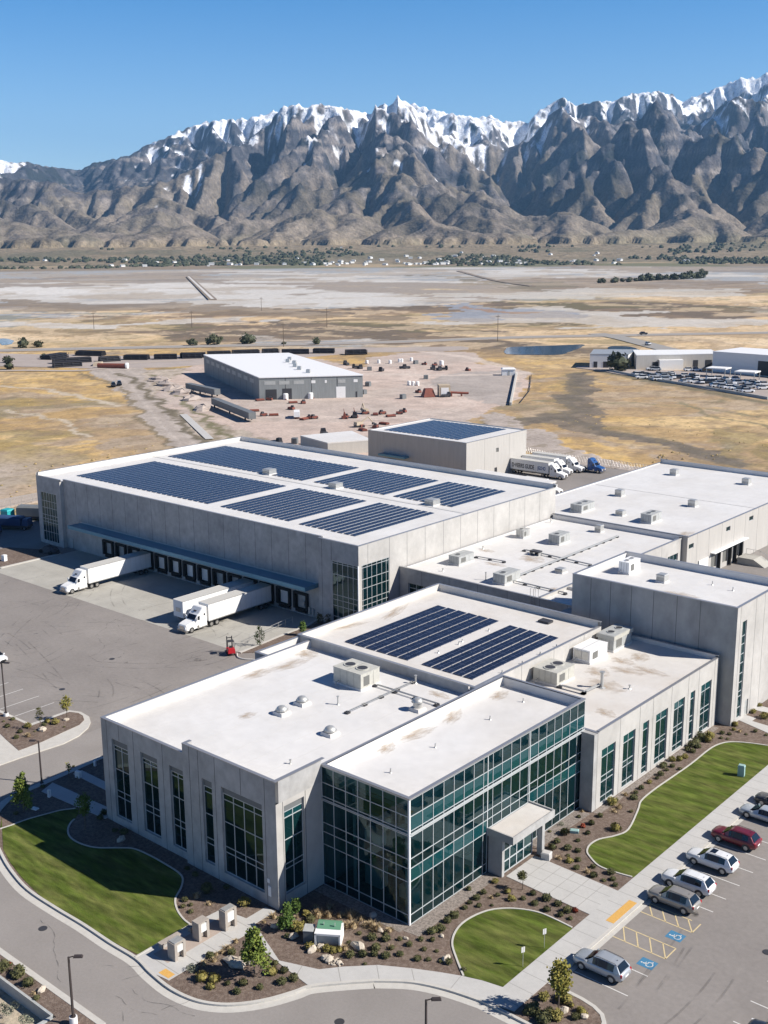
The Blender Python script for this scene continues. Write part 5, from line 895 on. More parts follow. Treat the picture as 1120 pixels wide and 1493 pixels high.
def stack(label, x, y, z, h, r=.09, group=None, hat=True):
    b = MB().cyl(x, y, z, z+h, r, r, 8).cyl(x, y, z, z+.12, r*2.4, r*1.3, 8)
    if hat: b.cyl(x, y, z+h, z+h+.1, r*1.7, r*1.7, 8)
    return tag(b.build('vent_pipe', MT['metal']), label, 'vent pipe', group)
VG = 'small vent pipes on the glass hall roof'
for x, y in ((-5.9, 4.4), (-6.1, 11.4), (-5.9, 20.3), (-5.9, 26.4)): stack('small metal vent pipe on the glass hall roof', x, y, 11.5, .45, .07, VG, False)
stack('tall white flue on the right wing roof beside the pipe cluster', -4.8, 41.2, 8.85, 1.9, .2); stack('short vent pipe in the middle of the right wing roof', -2.1, 42.9, 8.85, .4); stack('vent pipe on the left wing roof in front of the beige unit', -22.0, 14.4, 10.75, .9, .09)
stack('small vent pipe near the front edge of the left wing roof', -15.6, 0.8, 10.75, .35, .07); stack('vent pipe on the left wing roof beside the solar roof parapet', -19.4, 24.6, 10.75, .9, .1)
TG = 'small vent pipes on the tall block roof'
for x, y in ((-4.5, 69), (-1.3, 68.3)): stack('small vent pipe on the tall concrete block roof', x, y, 14.9, .55, .07, TG, False)
SG = 'small vent pipes between the two near solar arrays'
for x, y in ((-23.1, 33.5), (-23.0, 37.5), (-23.3, 38.6), (-23.1, 44.0), (-13.3, 33), (-13.2, 37), (-13.3, 41), (-13.2, 44.5)): stack('small vent pipe on the solar roof beside the near arrays', x, y, 11.0, .35, .07, SG, False)
for lb, x, y, h in (('dark vent pipe beside the middle roof unit nearest the solar roof', -42.2, 69.8, 1.2), ('vent pipe near the front of the middle roof', -50.4, 69.4, .4), ('vent pipe beside the warehouse wall on the middle roof', -53.5, 84.6, .4), ('vent pipe at the far left corner of the middle roof', -54.8, 108, .7)): stack(lb, x, y, 8.2, h)
b = thing('satellite_rack', 'dark equipment rack with pipes in the middle of the central roof', 'equipment', (-44.4, 87.2, 8.2)); MB().box(-.9, -.6, .5, .9, .6, .75).build('rack_top', MT['dark'], b); MB().box(-.9, -.5, 0, -.8, .5, .5).box(.8, -.5, 0, .9, .5, .5).build('rack_frame', MT['metal'], b)
hl = thing('roof_hatch', 'open black roof hatch in the shaded corner of the solar roof', 'hatch', (-20.2, 51.0, 11.0)); MB().box(0, 0, 0, 1.6, 1.2, .3).build('hatch_frame', MT['dark'], hl)
ld = thing('roof_ladder', 'metal ladder with a safety rail over the front wall of the middle building', 'ladder', (-31.3, 65.9, 4.0)); m = MB()
for dx in (0, .55): m.tube((dx, 0, 0), (dx, 0, 5.9), .035).tube((dx, 0, 5.9), (dx, 1.3, 5.9), .035).tube((dx, 1.3, 5.9), (dx, 1.3, 4.3), .035)
m.build('rail', MT['metal'], ld); m = MB(); [m.tube((0, 0, .3*i+.2), (.55, 0, .3*i+.2), .02, n=5) for i in range(15)]; m.build('rung', MT['metal'], ld)
# stains: weathering on the membrane where water stands
def stain_mat():
    m = mat('water_stain', (.46, .37, .28), rough=.9); t = m.node_tree; b_ = t.nodes['Principled BSDF']; tc = t.nodes.new('ShaderNodeTexCoord')
    ln = t.nodes.new('ShaderNodeVectorMath'); ln.operation = 'LENGTH'; t.links.new(tc.outputs['Object'], ln.inputs[0]); nz = t.nodes.new('ShaderNodeTexNoise'); nz.inputs['Scale'].default_value = 2.2; nz.inputs['Detail'].default_value = 6
    t.links.new(tc.outputs['Object'], nz.inputs['Vector']); a = t.nodes.new('ShaderNodeMath'); a.operation = 'MULTIPLY_ADD'; t.links.new(nz.outputs[0], a.inputs[0]); a.inputs[1].default_value = 2.0; a.inputs[2].default_value = -.30
    s = t.nodes.new('ShaderNodeMath'); s.operation = 'SUBTRACT'; t.links.new(a.outputs[0], s.inputs[0]); t.links.new(ln.outputs['Value'], s.inputs[1]); s.use_clamp = True
    k = t.nodes.new('ShaderNodeMath'); k.operation = 'MULTIPLY'; t.links.new(s.outputs[0], k.inputs[0]); k.inputs[1].default_value = .75; k.use_clamp = True; t.links.new(k.outputs[0], b_.inputs['Alpha']); return m
SM = stain_mat(); me = MB().add([(-1, -1, 0), (1, -1, 0), (1, 1, 0), (-1, 1, 0)], [(0, 1, 2, 3)])
sp = None
for root, z, pts in ((off, 10.756, ((-34.7, 19.6, 1.0, 3.2), (-35.9, 23.5, 1.5, 1.6), (-35.6, 15, 1.0, 2.4), (-15.4, 23.6, 1.5, .8), (-27.5, 6, .7, 1.2))), (off, 11.506, ((-9.6, 12.5, .9, 2.6), (-9.8, 8.2, .8, 1.5), (-9.0, 26.2, .8, 1.6), (-9.4, 18.4, .8, 2.2))),
        (off, 8.856, ((-7.9, 45.2, 1.6, 1.6), (-5.4, 47.8, 2.2, 1.3), (-7.4, 50.4, 1.6, 1.2), (-3.2, 49.5, 2.4, 1.0), (-.8, 35, 1.4, 1), (-4.9, 42, 2.4, 1.8), (-6.4, 53, 1.2, 1.8))), (off, 11.006, ((-37.4, 42, .8, 4), (-38.3, 34, .6, 3), (-15.8, 26.8, 2, .8))),
        (mb_, 8.206, ((-43.6, 84.5, 2.4, 2.2), (-31.0, 72.3, 1.2, 1.4), (-52.5, 84, 1.5, 1), (-46.5, 78, 2, 1))), (rw_, 8.606, ((-30.8, 114.5, 1.2, 2.5),)), (tb, 14.906, ((-6, 62.4, 2.4, 1.0),))):
    for x, y, sx_, sy_ in pts:
        if sp is None: o = sp = me.build('roof_stain', SM, root)
        else: o = sp.copy(); COL.objects.link(o); o.parent = root
        o.location = (x, y, z+random.uniform(0, .003)); o.scale = (sx_*1.5, sy_*1.5, 1); o.rotation_euler = (0, 0, random.uniform(-.3, .3))
# ------------------------------------------------------------------ planting and site furniture
def leafblob(n, rx, ry, rz, z0, s, seed, fill=.55, core=True, clump=0):
    r = random.Random(seed); b = MB()
    cl = [(r.uniform(-1, 1), r.uniform(-1, 1), r.uniform(-.8, 1)) for _ in range(clump)]
    i = 0
    while i < n:
        if clump and r.random() < .8:
            c = cl[r.randrange(clump)]; d = [c[k]+r.gauss(0, .24) for k in range(3)]
        else: d = [r.gauss(0, 1) for _ in range(3)]; l = math.sqrt(sum(q*q for q in d)) or 1; q = r.uniform(fill, 1.0); d = [x/l*q for x in d]
        if d[0]**2+d[1]**2+d[2]**2 > 1.1: continue
        i += 1; p = Vector((d[0]*rx, d[1]*ry, z0+d[2]*rz)); p.z = max(p.z, .01)
        a = Vector((r.gauss(0, 1), r.gauss(0, 1), r.gauss(0, 1))).normalized(); c2 = a.orthogonal().normalized(); k = s*r.uniform(.6, 1.3)
        b.quad(p-a*k, p+c2*k*.6, p+a*k, p-c2*k*.6)
    if core: b.ball((0, 0, z0), (rx*.72, ry*.72, rz*.72), 9, 5, 0, -.6, .12)
    return b
def tuft(n, r0, h, seed):
    r = random.Random(seed); b = MB()
    for i in range(n):
        t = r.uniform(0, 6.28); k = abs(r.gauss(0, .55)); p = Vector((math.cos(t)*r0*k*.5, math.sin(t)*r0*k*.5, 0)); q = p+Vector((math.cos(t)*r0*k, math.sin(t)*r0*k, h*r.uniform(.6, 1.05)*(1-.3*k))); w = Vector((-math.sin(t), math.cos(t), 0))*.035
        b.add([p-w, p+w, q+w*.3, q-w*.3], [(0, 1, 2, 3)])
    b.ball((0, 0, .05), (r0*.6, r0*.6, h*.6), 8, 4, 0, 0.0, .15); return b
SHP = {}
def shrub_proto(k):
    out = []
    for v in range(3):
        sd = 100+v*17+ord(k)
        if k == 'g': b = leafblob(260, .50, .50, .36, .30, .085, sd)
        elif k == 'G': b = leafblob(420, .78, .72, .55, .45, .10, sd, clump=9)
        elif k == 'y': b = leafblob(240, .45, .45, .36, .28, .085, sd, clump=6)
        elif k == 'Y': b = leafblob(380, .68, .66, .52, .42, .10, sd, clump=9)
        elif k == 's': b = leafblob(150, .33, .33, .22, .18, .07, sd)
        elif k == 'r': b = leafblob(160, .33, .33, .26, .22, .07, sd)
        elif k == 'P': b = leafblob(260, .55, .55, .40, .36, .07, sd, core=False)
        elif k == 't': b = tuft(110, .42, .48, sd)
        else: b = tuft(190, .60, .85, sd)
        me = b.build('shrub', LM[{'G': 'g', 'Y': 'y', 'T': 't'}.get(k, k)]); out.append(me)
    return out
KD = {'g': 'round dark green shrub', 'G': 'large dark green shrub', 'y': 'yellow green shrub', 'Y': 'large yellow green shrub', 's': 'small low olive shrub', 'r': 'small red leaved shrub', 'P': 'loose grey green bush', 't': 'dry tan grass tuft', 'T': 'tall tan ornamental grass clump'}
def bed_of(x, y):
    if x < -130: return 'in the planted bed at the far left of the truck court'
    if x < -56: return 'on the parking island left of the driveway'
    if y < -24: return 'in the mulch strip above the grey retaining wall'
    if x < -36: return 'in the shaded bed at the left end of the office'
    if x < -10.3 and y > -12.8: return 'in the bed between the left lawn and the plaza'
    if x < -2 and y < -10.9: return 'in the triangular mulch bed with the maple'
    if x > 12.5 and y < 2: return 'on the parking island at the bottom edge'
    if x < .3 and y < .3: return 'in the bed around the green topped transformer'
    if y < 13: return 'in the bed between the glass hall and the oval lawn'
    if y < 27.5: return 'in the bed right of the entrance walk'
    if y < 56: return 'in the narrow bed under the right wing windows'
    return 'in the bed at the foot of the tall concrete block'
LAND = [('the entrance porch', 2.2, 14.5), ('the ball topped tree', 4.4, 11.4), ('the tip of the oval lawn edging', 10.6, 10.8), ('the left end of the oval lawn', 4.2, 1.5), ('the top of the oval lawn', 5.6, 8.6), ('the front corner of the glass hall', .6, -.6), ('the middle of the glass hall side', 1.4, 6.5),
 ('the green topped transformer', -3.9, -6.3), ('the cobble ring', -1.6, -8.3), ('the pale stone slab', -1.2, -5.5), ('the dense upright tree', -8.0, -7.7), ('the front pavement corner', .5, -7.5), ('the front pavement bend', 4.3, -3.6), ('the glass hall front wall', -5.5, -2.2),
 ('the large flat boulder', -7.7, -14), ('the maple', -5.2, -14.1), ('the yellow pad of the plaza', -10.2, -18), ('the inner corner of the plaza', -9.5, -11), ('the kerb below the maple bed', -5.5, -17.5),
 ('the nearest office pillar', -12.2, -8), ('the left lawn edging', -15.5, -9.5), ('the low teal box', 2.5, 23.8), ('the curved edging of the right lawn', 5.8, 27), ('the pale planter', 3.4, 18.2), ('the corner of the entrance walk', 10, 18.5), ('the first right wing window', 2.5, 31), ('the third right wing window', 2.5, 40), ('the fifth right wing window', 2.5, 48), ('the last right wing window', 2.5, 56),
 ('the foot of the tall block', 4.5, 60), ('the far end of the right lawn', 6.5, 57), ('the tall block doorway', 5.5, 66), ('the thin island tree', 16.6, -1.6), ('the island kerb by the lot', 19, 0), ('the road side of the island', 15, -3),
 ('the shaded lawn edging', -38, -9), ('the dark lawn corner tree', -45.4, -10.6), ('the left wing window', -34, -7), ('the wing wall', -22, -7.5), ('the yellowing island tree', -62.7, 6.6), ('the sparse island tree', -62.6, 2.6), ('the island lamp', -69.5, 2), ('the driveway side of the left island', -61, -2), ('the white lamp base', -13, -27), ('the left retaining wall', -20, -27), ('the truck court kerb', -134, 46), ('the far left bed edge', -143, 47)]
used_ = set(); rs = random.Random(3)
for k, x, y in D['shrubs']:
    if k not in SHP: SHP[k] = shrub_proto(k)
    # keep plants out of walls
    if -.6 < x < .25 and 0 < y < 29: x = .7
    if y > 28.5 and y < 58.5 and x < 2.2: x = 2.4
    v = rs.randrange(3); p = SHP[k][v]; lm = min(LAND, key=lambda q: math.hypot(q[1]-x, q[2]-y))[0]; lb = KD[k]+' near '+lm
    first = (k, v) not in used_; used_.add((k, v)); o = p if first else p.copy()
    if not first: COL.objects.link(o)
    o.location = (x, y, .10); o.rotation_euler = (0, 0, rs.uniform(0, 6.28)); s = rs.uniform(.55, 1.0); o.scale = (s, s, s*rs.uniform(.85, 1.1))
    tag(o, lb, 'grass clump' if k in 'tT' else 'shrub', KD[k]+'s near '+lm)
for k in SHP:
    for v in range(3):
        if (k, v) not in used_: bpy.data.objects.remove(SHP[k][v])
def tree(name, label, x, y, h, kind, leaf, z=.12, cat='tree', n=900, group=None):
    r = random.Random(int(abs(x*10+y))); t = thing(name, label, cat, (x, y, z), r.uniform(0, 6), group)
    tr = MB(); base = {'maple': .16, 'young': .42, 'column': .05, 'topiary': .7, 'sparse': .42, 'round': .3}[kind]
    tr.tube((0, 0, 0), (.03*h, 0, h*.55), .035*h**.5, .02*h**.5, 7).tube((.03*h, 0, h*.55), (0, .02*h, h*.92), .02*h**.5, .008, 6)
    for i in range(9):
        a = r.uniform(0, 6.28); z0 = h*r.uniform(base+.05, .8); l = h*.2*(1.1-z0/h)*(1.6 if kind == 'round' else 1); tr.tube((.02*h, 0, z0), (.02*h+math.cos(a)*l, math.sin(a)*l, z0+l*.8), .012*h**.5, .005, 5)
    tr.build('trunk', MT['wood'], t)
    cb = MB(); zc = h*(base+1)/2; rz = h*(1-base)/2
    wd = {'maple': .27, 'young': .19, 'column': .25, 'topiary': .24, 'sparse': .14, 'round': .42}[kind]*h
    cnt = 0
    cl = []
    for i in range(26 if kind != 'sparse' else 12):
        q = r.uniform(-.95, .95); a = r.uniform(0, 6.28); w = wd*(math.sqrt(max(0, 1-q*q)) if kind != 'maple' else (1-.80*(q+1)/2)*(1 if q > -.8 else .7)); cl.append((math.cos(a)*w*.7, math.sin(a)*w*.7, zc+q*rz*.92, w*.33+.06*h**.5))
    while cnt < n:
        c = cl[r.randrange(len(cl))]; d = Vector((r.gauss(0, .55), r.gauss(0, .55), r.gauss(0, .55)))
        p = Vector((c[0]+d.x*c[3], c[1]+d.y*c[3], c[2]+d.z*c[3]*1.1)); cnt += 1
        a = Vector((r.gauss(0, 1), r.gauss(0, 1), r.gauss(0, .7))).normalized(); b2 = a.orthogonal().normalized(); k = r.uniform(.08, .15)*(h/4)**.4
        cb.quad(p-a*k, p+b2*k*.7, p+a*k, p-b2*k*.7)
    cb.build('crown', LM[leaf], t); return t
TP = {q[0]: q[1:] for q in D['trees']}
def T_(k, name, label, kind, leaf, n=900, dh=0.0): x, y, h = TP[k]; return tree(name, label, x, y, h+dh, kind, leaf, n=n)
T_('maple', 'maple_tree', 'young green maple in the triangular mulch bed', 'maple', 'm', 3200, .4)
T_('young', 'young_tree', 'thin yellow green tree on the parking island at the bottom edge', 'young', 'o', 1900)
T_('column', 'columnar_tree', 'dense upright green tree at the corner of the left wing', 'column', 'c', 1500)
T_('topiary', 'topiary_tree', 'small ball topped tree staked beside the entrance walk', 'topiary', 'g', 500)
T_('dark1', 'young_tree', 'green tree half in shade at the left lawn corner', 'maple', 'm', 2200)
T_('birch', 'young_tree', 'slender shaded tree in the bed beside the left end of the office', 'young', 'c', 700)
T_('isl1', 'young_tree', 'yellowing young tree on the left parking island', 'young', 'o', 420); T_('isl2', 'young_tree', 'sparse dark young tree on the left parking island', 'sparse', 'g', 160)
T_('dock1', 'young_tree', 'small tree on the green strip beside the red lift', 'column', 'c', 420, .8); T_('dock2', 'young_tree', 'small conical tree on the green strip close to the warehouse', 'maple', 'c', 600, .5)
T_('entr', 'upright_shrub', 'upright green shrub behind the dense tree at the wing corner', 'column', 'c', 600, .5)
tree('young_tree', 'low yellow green sapling beside the driveway kerb at the office corner', -48.4, -2.9, 2.0, 'sparse', 'o', n=110)
for i, (x, y) in enumerate(((-64.0, 54.9), (-62.5, 55.2))): tree('round_bush', 'dark bush against the warehouse wall beside its glass corner', x, y, 2.0, 'column', 'g', n=420, group='bushes at the warehouse corner')
# boulders
rb = random.Random(9)
for i, (x, y) in enumerate(D['rocks']):
    s = rb.uniform(.22, .6); bb = MB().ball((0, 0, s*.25), (s, s*rb.uniform(.6, .9), s*.55), 8, 5, 0, -1, .18); o = bb.build('boulder', MT['rock']); o.location = (x, y, .12); o.rotation_euler = (0, 0, rb.uniform(0, 3))
    tag(o, 'pale sandstone boulder '+bed_of(x, y), 'boulder', 'boulders '+bed_of(x, y))
for j, (x, y, s, lb) in enumerate(((-7.7, -14.0, 1.15, 'large pale flat boulder in the triangular mulch bed'), (-7.1, -13.0, .8, 'split pale slab leaning beside the large boulder'), (-1.2, -5.5, .8, 'broken pale stone slab on the mulch near the transformer'))):
    bb = MB().ball((0, 0, .2), (s, s*.6, .4), 7, 4, 0, -1, .2); o = bb.build('boulder', MT['rock']); o.location = (x, y, .12); tag(o, lb, 'boulder')
cob = MB(); rc_ = random.Random(4)
for i in range(46): a, q = rc_.uniform(0, 6.28), rc_.uniform(0, 1); cob.ball((-1.55+math.cos(a)*q*.95, -8.3+math.sin(a)*q*.5, .16), (.12, .10, .09), 6, 4, rc_.choice((0, 0, 1)), -1, .2)
tag(cob.build('cobbles', [MT['rock'], MT['dark']]), kind='stuff')
# information pillars of the plaza
def pillar(label, x0, y0, x1, y1, h, slope=False):
    t = thing('information_pillar', label, 'pillar', (x0, y0, .16)); L, Wd = x1-x0, y1-y0
    MB().box(0, 0, 0, L, .28, h).box(0, Wd-.28, 0, L, Wd, h).box(.12, .28, .1, L-.35, Wd-.28, h-.02).box(0, 0, h, L, Wd, h+.09).build('stone_body', MT['stone'], t)
    MB().box(L-.3, .3, .75, L-.02, Wd-.3, h-.15).build('sign_panel', MT['sign'], t)
    if slope: MB().box(.1, .1, h+.09, L-.1, Wd-.1, h+.16).build('metal_top', MT['metal'], t)
    return t
pillar('stone information pillar nearest the road on the plaza', -12.8, -17.1, -11.8, -15.9, 1.5, True); pillar('stone information pillar in the middle of the plaza', -13.35, -13.9, -12.45, -12.7, 1.65); pillar('stone information pillar nearest the office on the plaza', -12.7, -11.35, -11.85, -10.0, 1.8, True)
for lb, x, y, l in (('low stone wall behind the nearest pillar, beside the left lawn', -14.55, -16.8, 2.2), ('low stone wall behind the middle pillar, beside the left lawn', -14.55, -13.6, 1.9)):
    t = thing('stone_bench', lb, 'bench', (x, y, .16)); MB().box(0, 0, .42, .55, l, .55).build('seat', MT['stone'], t); MB().box(.05, .1, 0, .5, .35, .42).build('leg', MT['stone'], t); MB().box(.05, l-.35, 0, .5, l-.1, .42).build('leg', MT['stone'], t)
# transformer and utility boxes
t = thing('transformer_cabinet', 'white cabinet with a rounded green top in the bed before the glass hall', 'utility cabinet', (-3.9, -6.35, .12), math.radians(33.6))
b = MB(); b.box(-1.15, -.95, 0, -1.0, .95, 1.25).box(1.0, -.95, 0, 1.15, .95, 1.25).box(-1.0, -.6, 0, 1.0, .95, 1.25).box(-1.15, -.95, 1.1, 1.15, .95, 1.28); b.build('cabinet_body', MT['white'], t)
MB().box(-.98, -.64, .05, .98, -.61, 1.08).build('front_door', MT['greyu'], t)
b = MB(); n_ = 8
for i in range(n_): y0, y1 = -.2+1.1*i/n_, -.2+1.1*(i+1)/n_; z_ = lambda y: 1.29+.28*math.sin(max(0, min(1, (y+.2)/1.1))*math.pi*.75); b.quad((-1.05, y0, z_(y0)), (1.05, y0, z_(y0)), (1.05, y1, z_(y1)), (-1.05, y1, z_(y1)))
b.box(-1.05, .9, 1.2, 1.05, .93, 1.47).build('green_lid', MT['green'], t); MB().box(-.5, .1, 1.5, -.45, .2, 1.75).box(.5, .0, 1.5, .55, .1, 1.8).build('lifting_eye', MT['metal'], t)
t = thing('utility_box', 'olive utility box left of the green topped transformer', 'utility box', (-5.3, -7.35, .12), math.radians(33.6)); MB().box(-.5, -.5, 0, .4, .6, 1.15).build('box_body', MT['spandrel'], t); MB().box(-.52, -.52, 1.15, .42, .62, 1.2).build('lid', MT['greyu'], t)
def smallbox(name, label, x, y, sx, sy, h, m, z=.12, rz=.2, group=None):
    t = thing(name, label, 'utility box', (x, y, z), rz, group); MB().rbox((0, 0, 0), (sx, sy, h*.85), 0, 0, .96).build('box_body', MT[m], t); MB().rbox((0, 0, h*.85), (sx*1.06, sy*1.06, h*.15), 0, 0, .8).build('lid', MT[m], t)
smallbox('utility_pedestal', 'pale teal utility pedestal standing on the right lawn', 10.2, 47.2, .75, .6, 1.35, 'pale'); smallbox('valve_box', 'low pale teal box in the bed right of the entrance', 2.5, 23.8, .9, .5, .35, 'pale', rz=.5)
smallbox('planter', 'pale round planter block at the right side of the entrance', 3.1, 17.6, .9, .8, .75, 'walk'); smallbox('utility_pedestal', 'white utility pedestal in the shaded bed beside the left walk', -46.2, -6.9, .3, .3, .9, 'white'); smallbox('valve_box', 'white flat valve box beside the shaded tree', -45.0, -9.5, .8, .5, .12, 'white')
smallbox('utility_pedestal', 'white utility cabinet between the two shaded walks', -47.8, -2.0, .7, .4, .8, 'white'); smallbox('utility_pedestal', 'thin pale post box beside the kerb near the office corner', -48.8, 1.0, .25, .25, .7, 'white')
smallbox('utility_pedestal', 'white utility pedestals at the left edge of the planted bed', -137.4, 43.0, .8, .8, 1.2, 'white')
t = thing('bollard_sign', 'small dark post with a box right of the entrance', 'post', (1.9, 18.9, .12)); MB().box(-.05, -.05, 0, .05, .05, 1.5).build('post', MT['pole'], t); MB().box(-.12, -.08, 1.2, .12, .08, 1.5).build('post_box', MT['pole'], t)
for x, y, lb in ((11.15, 1.55, 'white plate sign on a post at the lower corner of the oval lawn'), (11.09, 4.93, 'white plate sign on a post farther along the edge of the oval lawn')):
    t = thing('post_sign', lb, 'sign', (x, y, .15)); MB().cyl(0, 0, 0, 1.9, .025, .025, 6).build('post', MT['metal'], t); MB().rbox((0, 0, 1.35), (.34, .02, .52), 1.15).build('sign_plate', MT['sign'], t)
t = thing('handrail', 'thin metal handrail along the concrete edge beside the dock wall', 'railing', (-66.7, 42.0, 0)); b = MB()
for i in range(7): b.tube((-.25*i, 1.8*i, 0), (-.25*i, 1.8*i, 1.05), .03, n=5)
b.build('rail_post', MT['metal'], t); MB().tube((0, 0, 1.05), (-1.5, 10.8, 1.05), .035, n=5).tube((0, 0, .55), (-1.5, 10.8, .55), .025, n=5).box(-.2, -.2, 0, -.0, 0, .2).build('rail', MT['metal'], t)
def lamp_post(label, x, y, h, arm, base=.0):
    t = thing('street_lamp', label, 'street lamp', (x, y, 0))
    if base: MB().cyl(0, 0, 0, base, .32, .32, 16).build('concrete_base', MT['white'], t)
    MB().cyl(0, 0, base, base+.08, .22, .22, 10).rbox((0, 0, base), (.16, .16, h-base), 0, 0, .75).build('pole', MT['pole'], t)
    MB().tube((0, 0, h-.05), (arm[0]*.5, arm[1]*.5, h+.05), .05).build('arm', MT['pole'], t); hx, hy = arm; a = math.atan2(hy, hx)
    hd = MB().rbox((hx*1.0, hy*1.0, h-.02), (.75, .34, .14), a, 0, .8).build('lamp_head', MT['pole'], t); MB().rbox((hx, hy, h-.05), (.5, .25, .03), a).build('lens', MT['lamp'], hd)
lamp_post('dark street lamp on a white base beside the retaining wall', -11.7, -27.35, 6.1, (.55, .5), .8)
lamp_post('dark street lamp beside the shaded bed left of the office', -50.0, -5.4, 5.2, (-.55, -.45)); lamp_post('dark street lamp on the parking island at the left edge', -69.9, 2.2, 7.5, (.6, .4), .6)
lamp_post('dark street lamp rising from the road at the bottom edge', 12.9, -13.7, 6.35, (.55, .5), .8)
o = MB().rbox((0, 0, 0), (.5, .5, .05)).cyl(0, 0, .05, .75, .18, .04, 10).build('traffic_cone', MT['orange']); o.location = (-10.6, -27.6, .1); tag(o, 'orange cone at the bottom beside the white lamp base', 'traffic cone')
def fence(label, pts, h, n, m='metal', mesh_=True, name='chain_link_fence'):
    ox, oy = pts[0]; t = thing(name, label, 'fence', (ox, oy, 0)); pp_ = [(p[0]-ox, p[1]-oy) for p in pts]; L = sum(math.dist(a, b) for a, b in zip(pp_, pp_[1:])); step = L/n; rails = MB(); d = 0; posts = []
    for a, b in zip(pp_, pp_[1:]):
        rails.tube((*a, h), (*b, h), .03, n=4).tube((*a, .3), (*b, .3), .02, n=4)
        s = math.dist(a, b); k = int(s/step)+1
        for i in range(k): posts.append((a[0]+(b[0]-a[0])*i/k, a[1]+(b[1]-a[1])*i/k))
    rails.build('rail', MT[m], t); p0 = MB().cyl(0, 0, 0, h+.1, .045, .045, 5).build('post', MT[m], t); p0.location = (*posts[0], 0)
    for q in posts[1:100]: c = p0.copy(); COL.objects.link(c); c.parent = t; c.location = (*q, 0)
    if mesh_:
        w = MB()
        for a, b in zip(pp_, pp_[1:]):
            s = math.dist(a, b); k = int(s/.9)
            for i in range(k): f0, f1 = i/k, (i+1)/k; x0, y0, x1, y1 = a[0]+(b[0]-a[0])*f0, a[1]+(b[1]-a[1])*f0, a[0]+(b[0]-a[0])*f1, a[1]+(b[1]-a[1])*f1; w.tube((x0, y0, .3), (x1, y1, h), .012, n=3).tube((x1, y1, .3), (x0, y0, h), .012, n=3)
        w.build('wire_mesh', MT[m], t)
fence('chain link fence curving behind the truck yard', [(-132, 211), (-124.6, 202.2), (-115, 199.8), (-96.4, 199.2), (-60, 198.6), (10, 198.6)], 2.0, 60)
fence('chain link fence beside the gravel road at the left edge', [(-186, 40), (-178, 66.4), (-179.6, 79), (-177.5, 113), (-173, 150), (-168, 190)], 2.0, 46)
# ------------------------------------------------------------------ vehicles
def paint(name, c, metal=.3): return mat(name, c, rough=.32, spec=.5, metal=metal, coat=.7)
PT = dict(silver=paint('silver_paint', (.42, .45, .48)), tan=paint('champagne_paint', (.33, .31, .28)), white=paint('pearl_white_paint', (.72, .73, .74), 0), maroon=paint('maroon_paint', (.16, .012, .025), .2), dark=paint('charcoal_paint', (.03, .035, .045)), silver2=paint('silver_blue_paint', (.45, .50, .55)))
def loft(st, m_fn, close=True):
    """st: list of rings (lists of 3-D points, same length)"""
    b = MB(); n = len(st[0])
    for r in st: b.v += [tuple(p) for p in r]
    for i in range(len(st)-1):
        for j in range(n-1): b.f.append([i*n+j, i*n+j+1, (i+1)*n+j+1, (i+1)*n+j]); b.m.append(m_fn(i, j, n))
    if close: b.f.append(list(range(n-1, -1, -1))); b.m.append(m_fn(0, -1, n)); b.f.append([(len(st)-1)*n+j for j in range(n)]); b.m.append(m_fn(len(st)-2, -1, n))
    return b
